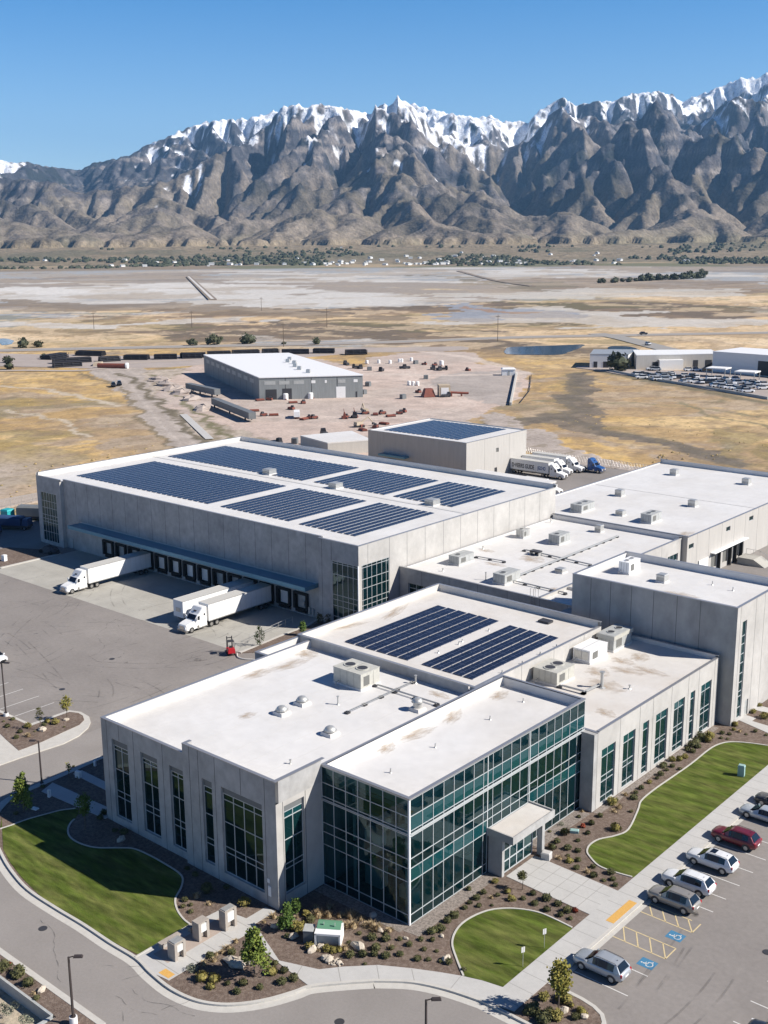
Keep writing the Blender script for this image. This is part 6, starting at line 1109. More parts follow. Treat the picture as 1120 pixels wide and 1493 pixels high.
def car(label, x, y, color, kind='suv', rz=math.pi, roof_glass=False, L=4.7):
    t = thing('parked_car', label, 'car', (x, y, .0), rz, None); P_ = PT[color]; k = L/4.7; suv = kind == 'suv'; hb = 1.0 if suv else .86
    S = [(2.36, .48, .70*hb, .58), (2.30, .30, .88*hb, .78), (2.08, .25, .97*hb, .88), (1.6, .24, 1.03*hb, .93), (1.1, .24, 1.08*hb, .945), (.3, .24, 1.09*hb, .95), (-.8, .24, 1.11*hb, .95), (-1.5, .25, 1.13*hb, .945), (-2.0, .28, 1.12*hb, .91), (-2.25, .34, 1.06*hb, .84), (-2.36, .50, .92*hb, .74)]
    def ring(s):
        X, zb, zt, w = s; X *= k; h = zt-zb
        half = [(w*.80, zb), (w*.97, zb+h*.18), (w, zb+h*.45), (w*.985, zb+h*.72), (w*.93, zb+h*.93), (w*.80, zt), (w*.40, zt+.035)]
        return [(X, a, z) for a, z in half]+[(X, -a, z) for a, z in half[::-1]]
    def mf(i, j, n): return 1 if (suv and j in (0, n-2)) else 0
    b = loft([ring(s) for s in S], mf); n = 14
    for i in range(len(S)-1): b.f.append([i*n, (i+1)*n, (i+1)*n+n-1, i*n+n-1]); b.m.append(1)
    b.build('body', [P_, MT['dark']], t, smooth=True)
    top = 1.68 if suv else 1.42; be = 1.05*hb
    G_ = [(1.22, be+.02, .80), (1.05, be+.05, .79)]+([(.42, top-.10, .66), (.20, top-.03, .655), (-.05, top, .65), (-.10, top, .65), (-.95, top, .645), (-1.0, top, .645), (-1.55, top-.04, .635), (-1.78, top-.07, .625), (-2.12, be+.12, .76), (-2.17, be+.05, .77)] if suv else [(.28, top-.08, .60), (.05, top-.01, .595), (-.2, top, .59), (-.25, top, .59), (-.7, top-.01, .585), (-1.0, top-.06, .58), (-1.12, top-.09, .58), (-1.4, top-.24, .62), (-1.82, be+.07, .72), (-1.92, be+.03, .74)])
    st = []
    for X, z, w in G_:
        wb = .885; f = (z-be)/(top-be); wt = w; half = [(wb, be-.03), (wb+(wt-wb)*f*.92, be+(z-be)*.9 if z > be+.1 else z-.01), (wt*.96, z-.01), (wt*.6, z+.02*f)]
        st.append([(X*k, a, q) for a, q in half]+[(X*k, -a, q) for a, q in half[::-1]])
    ns = len(G_)
    def gm(i, j, n):
        side = j in (0, n-2); topf = j in (2, 3, 4)
        if side: return (2 if i in (3, 5) else 1) if 2 <= i <= 7 else 0
        if i in (1,): return 1
        if i >= ns-3 and topf: return 1
        return 0
    gb = loft(st, gm, False); gb.build('cabin', [P_, MT['carglass'], MT['dark']], t, smooth=False)
    b = MB(); b.add([(1.2*k, -.7, be+.045), (1.2*k, .7, be+.045), (.42*k, .58, top-.07), (.42*k, -.58, top-.07)], [(0, 1, 2, 3)]); b.build('windshield', MT['carglass'], t)
    X0, X1 = (-1.80, -2.15) if suv else (-1.16, -1.84); b = MB(); b.add([(X0*k, -.56, top-(.06 if suv else .09)), (X0*k, .56, top-(.06 if suv else .09)), (X1*k-.02, .66, be+.13), (X1*k-.02, -.66, be+.13)], [(3, 2, 1, 0)]); b.build('rear_window', MT['carglass'], t)
    if suv:
        for s in (-1, 1): MB().tube((.2*k, s*.62, top+.0), (.0*k, s*.62, top+.06), .022).tube((.0, s*.62, top+.06), (-1.55*k, s*.60, top+.03), .022).tube((-1.55*k, s*.60, top+.03), (-1.7*k, s*.60, top-.05), .022).build('roof_rail', MT['dark'], t)
    if roof_glass: MB().box(-.45, -.42, top+.012, .12, .42, top+.03).build('sunroof', MT['carglass'], t)
    MB().cyl(-1.45*k, 0, top, top+.08, .04, .02, 6).build('antenna', MT['dark'], t)
    for sx_ in (1.42, -1.42):
        for s in (-1, 1):
            w = MB(); c0 = (sx_*k, s*.80, .35); w.tube((sx_*k, s*.66, .35), (sx_*k, s*.945, .35), .35, n=18); o = w.build('wheel', MT['rubber'], t)
            MB().tube((sx_*k, s*.945, .35), (sx_*k, s*.955, .35), .22, n=14).build('rim', MT['metal'], o)
            ar = MB(); pts = [(sx_*k+.43*math.cos(q), .35+.43*math.sin(q)) for q in [math.radians(d_) for d_ in range(0, 181, 20)]]
            for a, b_ in zip(pts, pts[1:]): ar.add([(a[0], s*.90, a[1]), (b_[0], s*.90, b_[1]), (b_[0], s*.958, b_[1]), (a[0], s*.958, a[1]), (sx_*k, s*.935, .35)], [(0, 1, 2, 3), (3, 2, 4)])
            ar.build('wheel_arch', MT['dark'], t)
    for s in (-1, 1):
        MB().rbox((2.22*k, s*.62, .72*hb), (.22, .30, .14), s*-.35).build('headlight', MT['lamp'], t); MB().rbox((-2.25*k, s*.70, .80*hb), (.14, .26, .24), s*.35).build('taillight', MT['red'], t)
        MB().rbox((.92*k, s*1.0, be+.0), (.16, .22, .15), 0, 0, .85).build('mirror', P_, t)
    MB().box(-2.39*k, -.26, .62, -2.37*k, .26, .76).build('number_plate', MT['white'], t)
    MB().box(2.34*k, -.45, .42, 2.39*k, .45, .62).build('front_grille', MT['grille'], t)
    return t
car('silver SUV parked alone nearest the bottom of the lot', 16.45, 5.45, 'silver'); car('champagne tan SUV parked beside the yellow hatched aisle', 16.45, 18.45, 'tan')
car('white SUV parked next to the tan SUV', 16.15, 21.95, 'white', rz=math.pi+.02, L=4.9); car('white SUV with a black sunroof panel between a white and a maroon one', 16.15, 27.05, 'white', roof_glass=True, L=4.9)
car('maroon SUV parked between a white SUV and a silver sedan', 16.05, 32.7, 'maroon', L=4.8); car('silver blue sedan parked beyond the maroon SUV', 16.2, 39.3, 'silver2', 'sedan', L=4.9)
car('charcoal car parked beyond the silver sedan at the right edge', 16.3, 42.9, 'dark', 'sedan', L=4.9); car('dark car at the bottom right corner of the lot', 31.3, 6.2, 'dark', 'sedan')
car('white car at the left edge behind the lamp head', -90.0, 12.6, 'white', 'sedan', rz=.0)
def wheelset(t, x, w=1.06, r=.46, dual=False, name='wheel'):
    for s in (-1, 1):
        o = MB().tube((x, s*(w-.28), r), (x, s*w, r), r, n=18).build(name, MT['rubber'], t); MB().tube((x, s*w, r), (x, s*(w+.015), r), r*.6, n=14).build('rim', MT['chrome'], o)
def trailer_parts(t, x0, x1, h=3.9, w=1.2, skirt=False, wheels=True, m='white', zb=1.1):
    b = MB().box(x1, -w, zb, x0, w, h, 0); b.add([(x1+.06, -w+.06, h+.003), (x0-.06, -w+.06, h+.003), (x0-.06, w-.06, h+.003), (x1+.06, w-.06, h+.003)], [(0, 1, 2, 3)], 1)
    for i in range(1, 12):
        X = x1+(x0-x1)*i/12
        for s in (-1, 1): b.box(X-.015, s*w, zb, X+.015, s*(w+.008), h, 2)
    for s in (-1, 1): b.box(x1, s*w, zb-.04, x0, s*(w+.02), zb+.1, 2).box(x1, s*w, h-.1, x0, s*(w+.015), h+.02, 2)
    b.build('trailer_box', [MT[m], mat('trailer_roof', (.50, .49, .46), rough=.7) if 'trailer_roof' not in bpy.data.materials else bpy.data.materials['trailer_roof'], MT['metal']], t)
    MB().box(x1+.3, -.5, zb-.35, x0-.3, .5, zb-.05).build('chassis', MT['dark'], t)
    if skirt: MB().box(x1+3.2, -w+.02, .35, x0-2.6, -w+.05, zb-.04).build('side_skirt', MT['white'], t)
    if wheels: wheelset(t, x1+1.1); wheelset(t, x1+2.2)
    MB().tube((x0-2.3, -.8, .1), (x0-2.3, -.8, zb-.1), .06).tube((x0-2.3, .8, .1), (x0-2.3, .8, zb-.1), .06).build('landing_gear', MT['dark'], t)
    MB().box(x0, -.55, zb+.9, x0+.06, .55, zb+1.6).build('front_panel', MT['metal'], t)
def extr(prof, y0, y1, m=0, inset=.0):
    b = MB(); n = len(prof); b.add([(p[0], y0, p[1]) for p in prof]+[(p[0], y1, p[1]) for p in prof], [(i, (i+1) % n, n+(i+1) % n, n+i) for i in range(n)]+[tuple(range(n-1, -1, -1)), tuple(range(n, 2*n))], m); return b
def tractor_parts(t, col='white', fairing=3.6):
    m = MT[col]
    def ring(x, zb, zt, w): return [(x, w, zb), (x, w, zt-.12), (x, w*.86, zt), (x, -w*.86, zt), (x, -w, zt-.12), (x, -w, zb)]
    hood = loft([ring(0, .55, 1.25, .85), ring(-.15, .5, 1.42, 1.0), ring(-.9, .5, 1.62, 1.1), ring(-1.75, .5, 1.78, 1.12)], lambda i, j, n: 0); hood.build('hood', m, t)
    cabp = loft([ring(-1.75, .55, 1.80, 1.13), ring(-2.35, .55, 2.62, 1.13), ring(-2.6, .55, 2.8, 1.15), ring(-3.35, .6, fairing, 1.17), ring(-3.6, .6, fairing+.08, 1.17), ring(-4.15, .6, fairing+.05, 1.17)], lambda i, j, n: 0); cabp.build('cab', m, t)
    b = MB().add([(-1.80, -.95, 1.90), (-1.80, .95, 1.90), (-2.30, .93, 2.58), (-2.30, -.93, 2.58)], [(0, 1, 2, 3)]); b.build('windshield', MT['carglass'], t)
    for s in (-1, 1):
        q = [(-2.0, s*1.14, 1.80), (-2.75, s*1.16, 1.80), (-2.75, s*1.165, 2.45), (-2.4, s*1.155, 2.45)]; MB().add(q, [(0, 1, 2, 3) if s < 0 else (3, 2, 1, 0)]).build('side_window', MT['carglass'], t)
        q = [(-3.55, s*1.18, 2.3), (-3.85, s*1.18, 2.3), (-3.85, s*1.18, 2.65), (-3.55, s*1.18, 2.65)]; MB().add(q, [(0, 1, 2, 3) if s < 0 else (3, 2, 1, 0)]).build('sleeper_window', MT['carglass'], t)
        MB().box(-.05, s*.55, .85, .06, s*.92, 1.12).build('headlight', MT['lamp'], t); MB().box(-2.05, s*1.18, 1.75, -1.95, s*1.42, 2.35).build('mirror', m, t)
        MB().box(-2.2, s*.8, .4, -4.3, s*1.15, .95).build('fuel_tank', MT['chrome'], t)
    MB().box(-2.75, -.3, 2.95, -2.95, .3, 3.15).build('roof_marker', MT['carglass'], t)
    MB().box(0, -1.1, .3, -.35, 1.1, .62).build('bumper', MT['chrome'], t); MB().box(-.02, -.5, .65, .03, .5, 1.25).build('grille', MT['chrome'], t)
    MB().box(-1, -.45, .55, -6.7, .45, .85).build('frame', MT['dark'], t); wheelset(t, -1.1, 1.12, .48); wheelset(t, -5.15, 1.12, .48); wheelset(t, -6.3, 1.12, .48)
    MB().cyl(-4.35, -.95, .9, 3.3, .07, .07, 8).build('exhaust_stack', MT['chrome'], t)
def semi(label, x, y, rz, x1=-18.4, skirt=False, col='white', tr=True, group=None, name='semi_truck'):
    t = thing(name, label, 'truck', (x, y, 0), rz, group); tractor_parts(t, col)
    if tr: trailer_parts(t, -4.55, x1, skirt=skirt)
    return t
semi('white semi truck backed to the docks, nearest the far left end', -110.2, 38.0, -math.pi/2, -18.3); semi('white semi truck with a side skirt at the docks, in front of a lone trailer', -77.9, 38.0, -math.pi/2, -18.3, True)
t = thing('semi_trailer', 'white semi trailer without a tractor at the docks', 'trailer', (-82.1, 40.8, 0), -math.pi/2); trailer_parts(t, 0, -15.4)
def text_mesh(s, size, m, parent, loc, rot, ext=.004):
    cu = bpy.data.curves.new('txt', 'FONT'); cu.body = s; cu.size = size; cu.extrude = ext; cu.offset = .035; o = bpy.data.objects.new('txt', cu); COL.objects.link(o); bpy.context.view_layer.update()
    me = bpy.data.meshes.new_from_object(o.evaluated_get(bpy.context.evaluated_depsgraph_get())); bpy.data.objects.remove(o); me.materials.clear(); me.materials.append(m)
    n = bpy.data.objects.new('lettering', me); COL.objects.link(n); n.parent = parent; n.location = loc; n.rotation_euler = rot; return n
t = semi('white semi truck with dark lettering on its trailer, behind the warehouse', -94.8, 177.6, 0, -16.4)
text_mesh('D·VIERRS GUIDE', 1.55, MT['dark'], t, (-15.9, -1.228, 1.75), (math.pi/2, 0, 0))
t2 = [c for c in t.children if c.name.startswith('lettering')][0]; t2.scale = (.62, 1, 1)
t3 = text_mesh('|GO·IO', 1.3, MT['blues'], t, (-7.9, -1.228, 1.85), (math.pi/2, 0, 0)); t3.scale = (.6, 1, 1)
semi('white semi truck in the middle of the rear row behind the warehouse', -96.6, 183.0, 0, -14.6); semi('white semi truck farthest of the rear row behind the warehouse', -96.0, 188.0, 0, -15.2)
semi('blue tractor without a trailer at the far end of the rear truck yard', -91.5, 190.8, 0, tr=False, col='blues')
t = thing('box_truck', 'white box truck parked beside the loading canopy', 'truck', (-85.5, 160.5, 0), 0); tractor_parts(t, 'white', 3.0); trailer_parts(t, -4.3, -10.5, 3.4, 1.15, wheels=False)
# red lift with its white hose
t = thing('forklift', 'red and black forklift on the asphalt at the edge of the truck court', 'forklift', (-64.9, 36.6, 0), 2.6)
MB().box(-.8, -.55, .35, .7, .55, .95).rbox((-.75, 0, .5), (.5, 1.1, .7), 0, 0, .85).build('body', MT['red'], t); MB().box(.8, -.45, .2, .9, -.3, 2.6).box(.8, .3, .2, .9, .45, 2.6).box(.8, -.45, 2.3, .9, .45, 2.42).build('mast', MT['dark'], t)
MB().box(.9, -.35, .15, 1.9, -.22, .22).box(.9, .22, .15, 1.9, .35, .22).build('fork', MT['metal'], t); b = MB(); [b.tube((x_, y_, .95), (x_*.7, y_, 2.1), .04) for x_ in (-.55, .6) for y_ in (-.48, .48)]; b.box(-.45, -.5, 2.08, .5, .5, 2.14).build('overhead_guard', MT['dark'], t)
MB().box(-.3, -.25, .95, .1, .25, 1.05).box(-.4, -.25, 1.0, -.3, .25, 1.5).build('seat', MT['dark'], t); [MB().tube((x_, y_, .3), (x_, y_*1.3, .3), .3, n=12).build('wheel', MT['rubber'], t) for x_ in (-.5, .55) for y_ in (-.45, .45)]
o = MB()
hp = smoothp([(-64.2, 37.2), (-63.0, 36.3), (-61.6, 36.4), (-60.2, 37.2), (-58, 37.0)], 4); [o.tube((*a, .1), (*b_, .1), .11) for a, b_ in zip(hp, hp[1:])]; tag(o.build('hose', MT['tpow']), 'thick white hose lying behind the red forklift', 'hose')
# covered vehicles beside the left end of the warehouse
def covered(label, x, y, rz, L, Wd, h, m):
    t = thing('covered_truck', label, 'truck', (x, y, 0), rz); st = []
    for X, k in ((-L/2, .9), (-L/2+.15, 1), (L/2-.15, 1), (L/2, .9)): st.append([(X, Wd/2, 1.0), (X, Wd/2, h*.9*k), (X, Wd*.3, h*k), (X, -Wd*.3, h*k), (X, -Wd/2, h*.9*k), (X, -Wd/2, 1.0)])
    loft(st, lambda i, j, n: 0).build('tarp_cover', MT[m], t); MB().box(-L/2, -Wd/2+.1, .5, L/2+1.6, Wd/2-.1, 1.0).build('chassis', MT['dark'], t)
    MB().rbox((L/2+.9, 0, 1.0), (1.5, Wd*.9, 1.4), 0, 0, .85).build('cab', MT[m], t)
    for X in (-L/2+.9, L/2+.8): wheelset(t, X, Wd/2, .45)
covered('truck under a navy tarp beside the left end of the warehouse', -160.5, 58.0, .55, 7, 2.7, 2.8, 'navy'); covered('truck under a black tarp behind the navy one', -163.0, 66.5, .55, 8, 2.8, 3.2, 'spandrel'); covered('dark blue truck cut by the left edge of the view', -160.5, 50.5, .55, 7, 2.8, 3.0, 'navy')
smallbox('storage_bin', 'teal bin between the tarp covered trucks', -168.0, 62.5, 2.2, 2.2, 2.4, 'teal', z=0)
t = thing('tarp_heap', 'dark covered machine in the shade beside the left end of the docks', 'machine', (-136.0, 52.3, 0), .1); MB().ball((0, 0, .3), (2.4, 1.3, 1.3), 12, 6, 0, -.2, .12).build('cover', MT['dark'], t); [MB().tube((x_, -1.0, .4), (x_, -1.35, .4), .4, n=12).build('wheel', MT['rubber'], t) for x_ in (-1.4, 1.4)]
# ------------------------------------------------------------------ the distance
fb = thing('grey_hangar', 'long grey metal hangar with a white roof in the pink gravel yard', 'hangar', (0, 0, 0))
FQ = [(-357, 281), (-268.6, 233.4), (-242.5, 264.5), (-331, 311)]       # left, near, right, back
def poly_block(root, Q, zt, wm, rm, zb=-1.0, cap=.0, ribs=None, band=None):
    b = MB(); n = len(Q)
    for i in range(n):
        a, c = Q[i], Q[(i+1) % n]; b.quad((*a, zb), (*c, zb), (*c, zt), (*a, zt))
        if ribs:
            L = math.dist(a, c); k = int(L/ribs); nx, ny = (c[1]-a[1])/L, -(c[0]-a[0])/L
            for j in range(1, k):
                f = j/k; x, y = a[0]+(c[0]-a[0])*f, a[1]+(c[1]-a[1])*f; ux, uy = (c[0]-a[0])/L*.12, (c[1]-a[1])/L*.12
                b.quad((x-ux+nx*.03, y-uy+ny*.03, zb), (x+ux+nx*.03, y+uy+ny*.03, zb), (x+ux+nx*.03, y+uy+ny*.03, zt-.3), (x-ux+nx*.03, y-uy+ny*.03, zt-.3), m=1)
    b.build('wall', [MT[wm], MT['dark']], root)
    cx, cy = sum(p[0] for p in Q)/n, sum(p[1] for p in Q)/n; E_ = [(cx+(p[0]-cx)*1.006, cy+(p[1]-cy)*1.006) for p in Q]
    MB().prism(E_, zt, zt+.35).build('roof', MT[rm], root)
poly_block(fb, FQ, 8.5, 'hangar', 'hangroof', ribs=10)
def on_edge(a, c, f0, f1, z0, z1, d=.06, t=.1):
    L = math.dist(a, c); ux, uy = (c[0]-a[0])/L, (c[1]-a[1])/L; nx, ny = uy, -ux; p = [(a[0]+(c[0]-a[0])*f, a[1]+(c[1]-a[1])*f) for f in (f0, f1)]
    return MB().prism([(p[0][0]+nx*d, p[0][1]+ny*d), (p[1][0]+nx*d, p[1][1]+ny*d), (p[1][0]-nx*t, p[1][1]-ny*t), (p[0][0]-nx*t, p[0][1]-ny*t)], z0, z1)
a_, c_ = FQ[1], FQ[2]
for f0, f1, z0, z1, nm, m in ((.06, .165, 0, 4.0, 'hangar_door', 'dark'), (.22, .31, 0, 4.2, 'hangar_door', 'dark'), (.74, .83, 0, 4.4, 'hangar_door', 'white'), (.93, .945, 0, 2.3, 'side_door', 'dark'), (.05, .155, 5.8, 7.2, 'window', 'greyu'), (.19, .29, 5.8, 7.2, 'window', 'greyu'), (.33, .43, 5.8, 7.2, 'window', 'greyu'), (.50, .54, 6.0, 7.1, 'window', 'white'), (.63, .65, 6.0, 7.1, 'window', 'white'), (.76, .83, 5.8, 7.2, 'window', 'greyu'), (.91, .95, 6.0, 7.1, 'window', 'white')):
    on_edge(a_, c_, f0, f1, z0, z1).build(nm, MT[m], fb)
a_, c_ = FQ[0], FQ[1]
for i in range(9): on_edge(a_, c_, .06+i*.1, .12+i*.1, 5.6, 7.2).build('window', MT['greyu'], fb)
FVG = 'small vents on the grey hangar roof'
for x, y in ((-306, 287), (-300, 280), (-293, 277), (-284, 268.5), (-275, 262), (-264, 256)):
    b = MB().rbox((0, 0, 0), (1.8, 1.8, 1.5), .5, 0, .8); o = b.build('roof_vent', MT['metal']); o.location = (x, y, 8.8); tag(o, 'small metal vent on the roof of the grey hangar', 'roof vent', FVG)
# black pipes stacked along the frontage road
def pipe_stack(label, a, c, h=2.6, group='black pipe stacks along the frontage road', m='blackp'):
    L = math.dist(a, c); t = thing('pipe_stack', label, 'pipe stack', (a[0], a[1], 0), math.atan2(c[1]-a[1], c[0]-a[0]), group); r = .42; b = MB()
    for k in range(3):
        for j in range(7-k): b.tube((.3, j*.95+k*.48, .1+r+k*.82), (L-.3, j*.95+k*.48, .1+r+k*.82), r, n=8)
    b.build('pipes', MT[m], t); [MB().box(L*f, -.5, 0, L*f+.25, -.4, h).build('stake', MT['dark'], t) for f in (.02, .33, .66, .97)]
    return t
for i, p in enumerate(((((-439.6, 296), (-429.1, 304))), ((-428.2, 307), (-420, 316.3)), ((-419.4, 319), (-412.9, 327.2)), ((-424, 321), (-414.2, 330.4)), ((-417.7, 335), (-410.4, 345.6)), ((-412, 348), (-404, 360.6)), ((-404.3, 363), (-399.2, 370.6)), ((-394.6, 367.5), (-383.5, 378.3)), ((-384.5, 381.5), (-374.8, 388.8)), ((-364, 386.4), (-356.7, 395.7)))): pipe_stack('stack of black pipes lying beside the frontage road', *p)
PG = 'black pipe stacks in the storage yard at the left'
for p in (((-436.5, 252), (-431, 265)), ((-471, 272.5), (-477, 288)), ((-480, 294), (-466, 302)), ((-452, 262), (-444, 280)), ((-440, 282), (-436, 292))): pipe_stack('stack of black pipes in the storage yard at the left', *p, group=PG)
def simple(name, label, cat, x, y, mbf, mats, rz=0., z=0., group=None):
    o = mbf.build(name, mats); o.location = (x, y, z); o.rotation_euler = (0, 0, rz); return tag(o, label, cat, group)
simple('conveyor', 'tan loading ramp standing between the pipe stacks at the left', 'ramp', -428.5, 272.5, MB().rbox((0, 0, 0), (4, 9, 1.5), .8, 0, .9), MT['tan'])
simple('pipe_culvert', 'long rusty pipe with a white end lying by the dirt track', 'pipe', -418, 265, MB().tube((0, 0, 1.2), (13, 7.4, 1.2), 1.2, n=12).tube((12.8, 7.3, 1.3), (13.6, 7.8, 1.3), 1.5, n=12, m=1), [MT['rust'], MT['white']])
def machine(kind):
    if kind == 'd': b = MB().rbox((0, 0, .4), (4.6, 2.2, 1.1), 0, 0, .95).rbox((-1.3, 0, 1.5), (1.7, 2.0, 1.2), 0, 1, .8); [b.tube((x, -1.1, .5), (x, 1.1, .5), .5, n=8, m=1) for x in (-1.5, 1.5)]; return b, [MT['rust'] if False else MT['dark'], MT['blackp']]
    if kind == 'r': b = MB().rbox((0, 0, .3), (3.2, 1.9, .9), 0, 0, .9).rbox((.6, .1, 1.1), (1.3, 1.3, .9), .3, 1, .8); [b.tube((x, -1.0, .4), (x, 1.0, .4), .4, n=8, m=1) for x in (-1.1, 1.1)]; return b, [MT['rust'], MT['dark']]
    if kind == 'l': b = MB().rbox((0, 0, 0), (3.0, 2.2, 1.0), 0, 0, .8).rbox((0, 0, 1.0), (1.4, 1.2, 1.9), 0, 0, .35).tube((0, 0, 2.6), (.3, 0, 4.4), .2, .1); [b.tube((x, -1.1, .4), (x, 1.1, .4), .4, n=8, m=1) for x in (-1, 1)]; return b, [MT['rust'], MT['dark']]
    if kind == 'o': b = MB().rbox((0, 0, .4), (4.8, 2.2, 1.0), 0, 0, .9).rbox((-1.2, 0, 1.4), (1.6, 1.8, 1.1), 0, 0, .8).tube((1, 0, 1.4), (3.4, 0, 2.6), .25, .15); [b.tube((x, -1.1, .45), (x, 1.1, .45), .45, n=8, m=1) for x in (-1.5, 1.5)]; return b, [MT['orange'], MT['dark']]
    if kind == 'e': b = MB().rbox((0, 0, 0), (4.2, 3.0, .9), 0, 1).rbox((-.3, 0, .9), (3.4, 2.6, 1.3), .4, 0, .85).tube((.9, .3, 1.9), (4.0, 1.2, 4.0), .32, .25).tube((4.0, 1.2, 4.0), (6.2, 1.9, 1.4), .25, .2).rbox((6.3, 1.9, .6), (1.1, 1.2, .9), .3, 1, .7); return b, [MT['tan'], MT['dark']]
    if kind == 'w': b = MB().cyl(0, 0, 0, 2.6, 1.3, 1.3, 14).ball((0, 0, 2.6), (1.3, 1.3, .5), 14, 3, 0, 0.0).cyl(1.4, .6, 0, .5, .4, .4, 8, 1); return b, [MT['white'], MT['rust']]
    if kind == 't': b = MB().rbox((0, 0, .9), (7.5, 2.6, 2.2), 0, 0, .95).rbox((4.7, 0, .7), (1.8, 2.4, 1.8), 0, 1, .85).box(-3.5, -1, .5, 5.4, 1, .9, 1); [b.tube((x, -1.2, .5), (x, 1.2, .5), .5, n=8, m=1) for x in (-2.6, -1.4, 4.3)]; return b, [MT['white'], MT['rust']]
    if kind == 'b': b = MB().rbox((0, 0, 0), (2.6, 2.2, 2.2), 0, 0, .97).box(-1.35, -.1, .2, -1.3, .1, 2, 1); return b, [MT['spandrel'], MT['dark']]
    if kind == 'p': b = MB().box(-2, -1.2, 0, 2, 1.2, .2, 1); [b.tube((-2, -1+.4*i, .4), (2, -1+.4*i, .4), .2, n=6) for i in range(6)]; [b.tube((-2, -.8+.4*i, .75), (2, -.8+.4*i, .75), .2, n=6) for i in range(5)]; return b, [MT['rust'], MT['dark']]
NMS = dict(d=('parked_truck', 'dark truck', 'truck'), r=('loader', 'rust red loader', 'machine'), l=('drill_rig', 'rust red upright rig', 'machine'), o=('telehandler', 'orange red machine with a boom', 'machine'), e=('excavator', 'tan excavator', 'excavator'), w=('storage_tank', 'white round storage tank', 'tank'), t=('tanker_truck', 'white truck', 'truck'), b=('dark_container', 'dark square container', 'container'), p=('pipe_pallet', 'rusty bundle of pipes', 'pipe bundle'))
EQ = {}; re_ = random.Random(12)
def put(kind, x, y, where, rz=None, s=1.0):
    if kind not in EQ:
        b, ms = machine(kind); EQ[kind] = b.build(NMS[kind][0], ms); o = EQ[kind]
    else: o = EQ[kind].copy(); COL.objects.link(o)
    o.location = (x, y, -.02); o.rotation_euler = (0, 0, re_.uniform(0, 6.28) if rz is None else rz); o.scale = (s, s, s)
    tag(o, NMS[kind][1]+' '+where, NMS[kind][2], NMS[kind][1]+'s '+where)
for k, (x, y) in zip('pprprtprrllrepprwwrpbbbbrddbb', D['eq']):
    wr = 'in front of the grey hangar' if y > 200 else 'behind the large warehouse'
    put(k, x, y, wr, s=.8)
for i, (k, (x, y)) in enumerate(zip('dddbdddbrrwdddrbbbrbdeprprrdprrrprllpdpb', D['eq3'])): put(k, x, y, 'in the far part of the gravel yard' if y > 280 else 'in the middle of the gravel yard', s=.8)
for x, y in D['tanks'][::2]+D['tanks'][-2:-1]: put('w', x, y, 'in the row behind the grey hangar' if y > 330 else 'in the cluster in the middle of the gravel yard', s=.6)
for dx, dy in ((2, 4),): put('w', -318+dx, 372+dy, 'in the row behind the grey hangar', s=.6)
pl_ = thing('crushing_plant', 'beige and grey crushing plant with a conveyor in the middle of the gravel yard', 'machine', (-220, 284, .1), .8)
MB().box(0, -2, 0, 4.5, 3, 4.5).build('housing', MT['tan'], pl_); MB().box(.8, -2.1, .6, 3.8, -2.0, 3.6).build('louvre_panel', MT['white'], pl_); MB().tube((4, 0, 1.5), (12, 0, 1.0), .5).box(5, -.9, 0, 5.4, .9, 1.3).box(9, -.9, 0, 9.4, .9, 1).build('conveyor', MT['rust'], pl_); MB().rbox((-4, 0, 0), (5, 4, 3.2), .2, 0, .6).build('hopper', MT['rust'], pl_)
sh = thing('site_cabin', 'small white cabin at the far corner of the grey gravel pad', 'cabin', (-240.5, 361.5, 0), .7); MB().box(-3, -2, 0, 3, 2, 2.8).build('wall', MT['white'], sh); MB().rbox((0, 0, 2.8), (6.6, 4.6, .5), 0, 0, .8).build('roof', MT['white'], sh); MB().box(-.5, -2.05, 0, .5, -2, 2.1).build('door', MT['greyu'], sh)
# retaining slabs at the right edge of the gravel pad
w = MB(); Lp = ((-239, 366), (-183.5, 281)); dx, dy = Lp[1][0]-Lp[0][0], Lp[1][1]-Lp[0][1]
w.kerb([Lp[0], Lp[1]], .8, -1, 1.1)
tag(w.build('retaining_wall', MT['kerb']), 'long pale retaining wall at the right edge of the grey gravel pad', 'wall')
simple('pipeline', 'dark pipeline laid in the dry grass right of the gravel pad', 'pipe', 0, 0, MB().tube((-231, 366, .3), (-200, 318, .3), .15, n=6).tube((-200, 318, .3), (-184, 288, .3), .15, n=6), MT['blackp'])
# long trailers and heaps on the slope left of the hangar
for i, (a, c, lb) in enumerate((((-312, 234), (-287, 228), 'long grey trailer box nearest the hangar on the gravel slope'), ((-268, 210), (-229, 193), 'long dark trailer box on the lower gravel slope'))):
    t = thing('long_trailer', lb, 'trailer', (a[0], a[1], .2), math.atan2(c[1]-a[1], c[0]-a[0])); L = math.dist(a, c); MB().box(0, -1.3, .9, L, 1.3, 3.2).build('trailer_box', MT['spandrel'], t); [wheelset(t, L*f, 1.3, .5) for f in (.08, .5, .9)]
hp_ = random.Random(3)
for i, (x, y) in enumerate(((-346, 256), (-315, 238.8), (-302.5, 233), (-286, 224), (-261, 209), (-330, 247))):
    b = MB().ball((0, 0, 0), (5.5, 3.6, 2.4), 10, 4, 0, 0.0, .18); o = b.build('gravel_heap', MT['yard2']); o.location = (x-5, y-6, -.4); o.rotation_euler = (0, 0, hp_.uniform(0, 3)); tag(o, 'grey gravel heap on the slope left of the hangar', 'gravel heap', 'gravel heaps on the slope left of the hangar')
t = thing('stone_crates', 'tan crates and a dark tank beside the white shed behind the warehouse', 'crates', (-167, 180, 0), .9); [MB().box(i*3.2, 0, 0, i*3.2+2.8, 2.6, 2.4).build('crate', MT['tan'], t) for i in range(3)]; MB().tube((10.5, 1.5, 1.4), (16, 1.5, 1.4), 1.4, n=12).build('tank', MT['navy'], t)
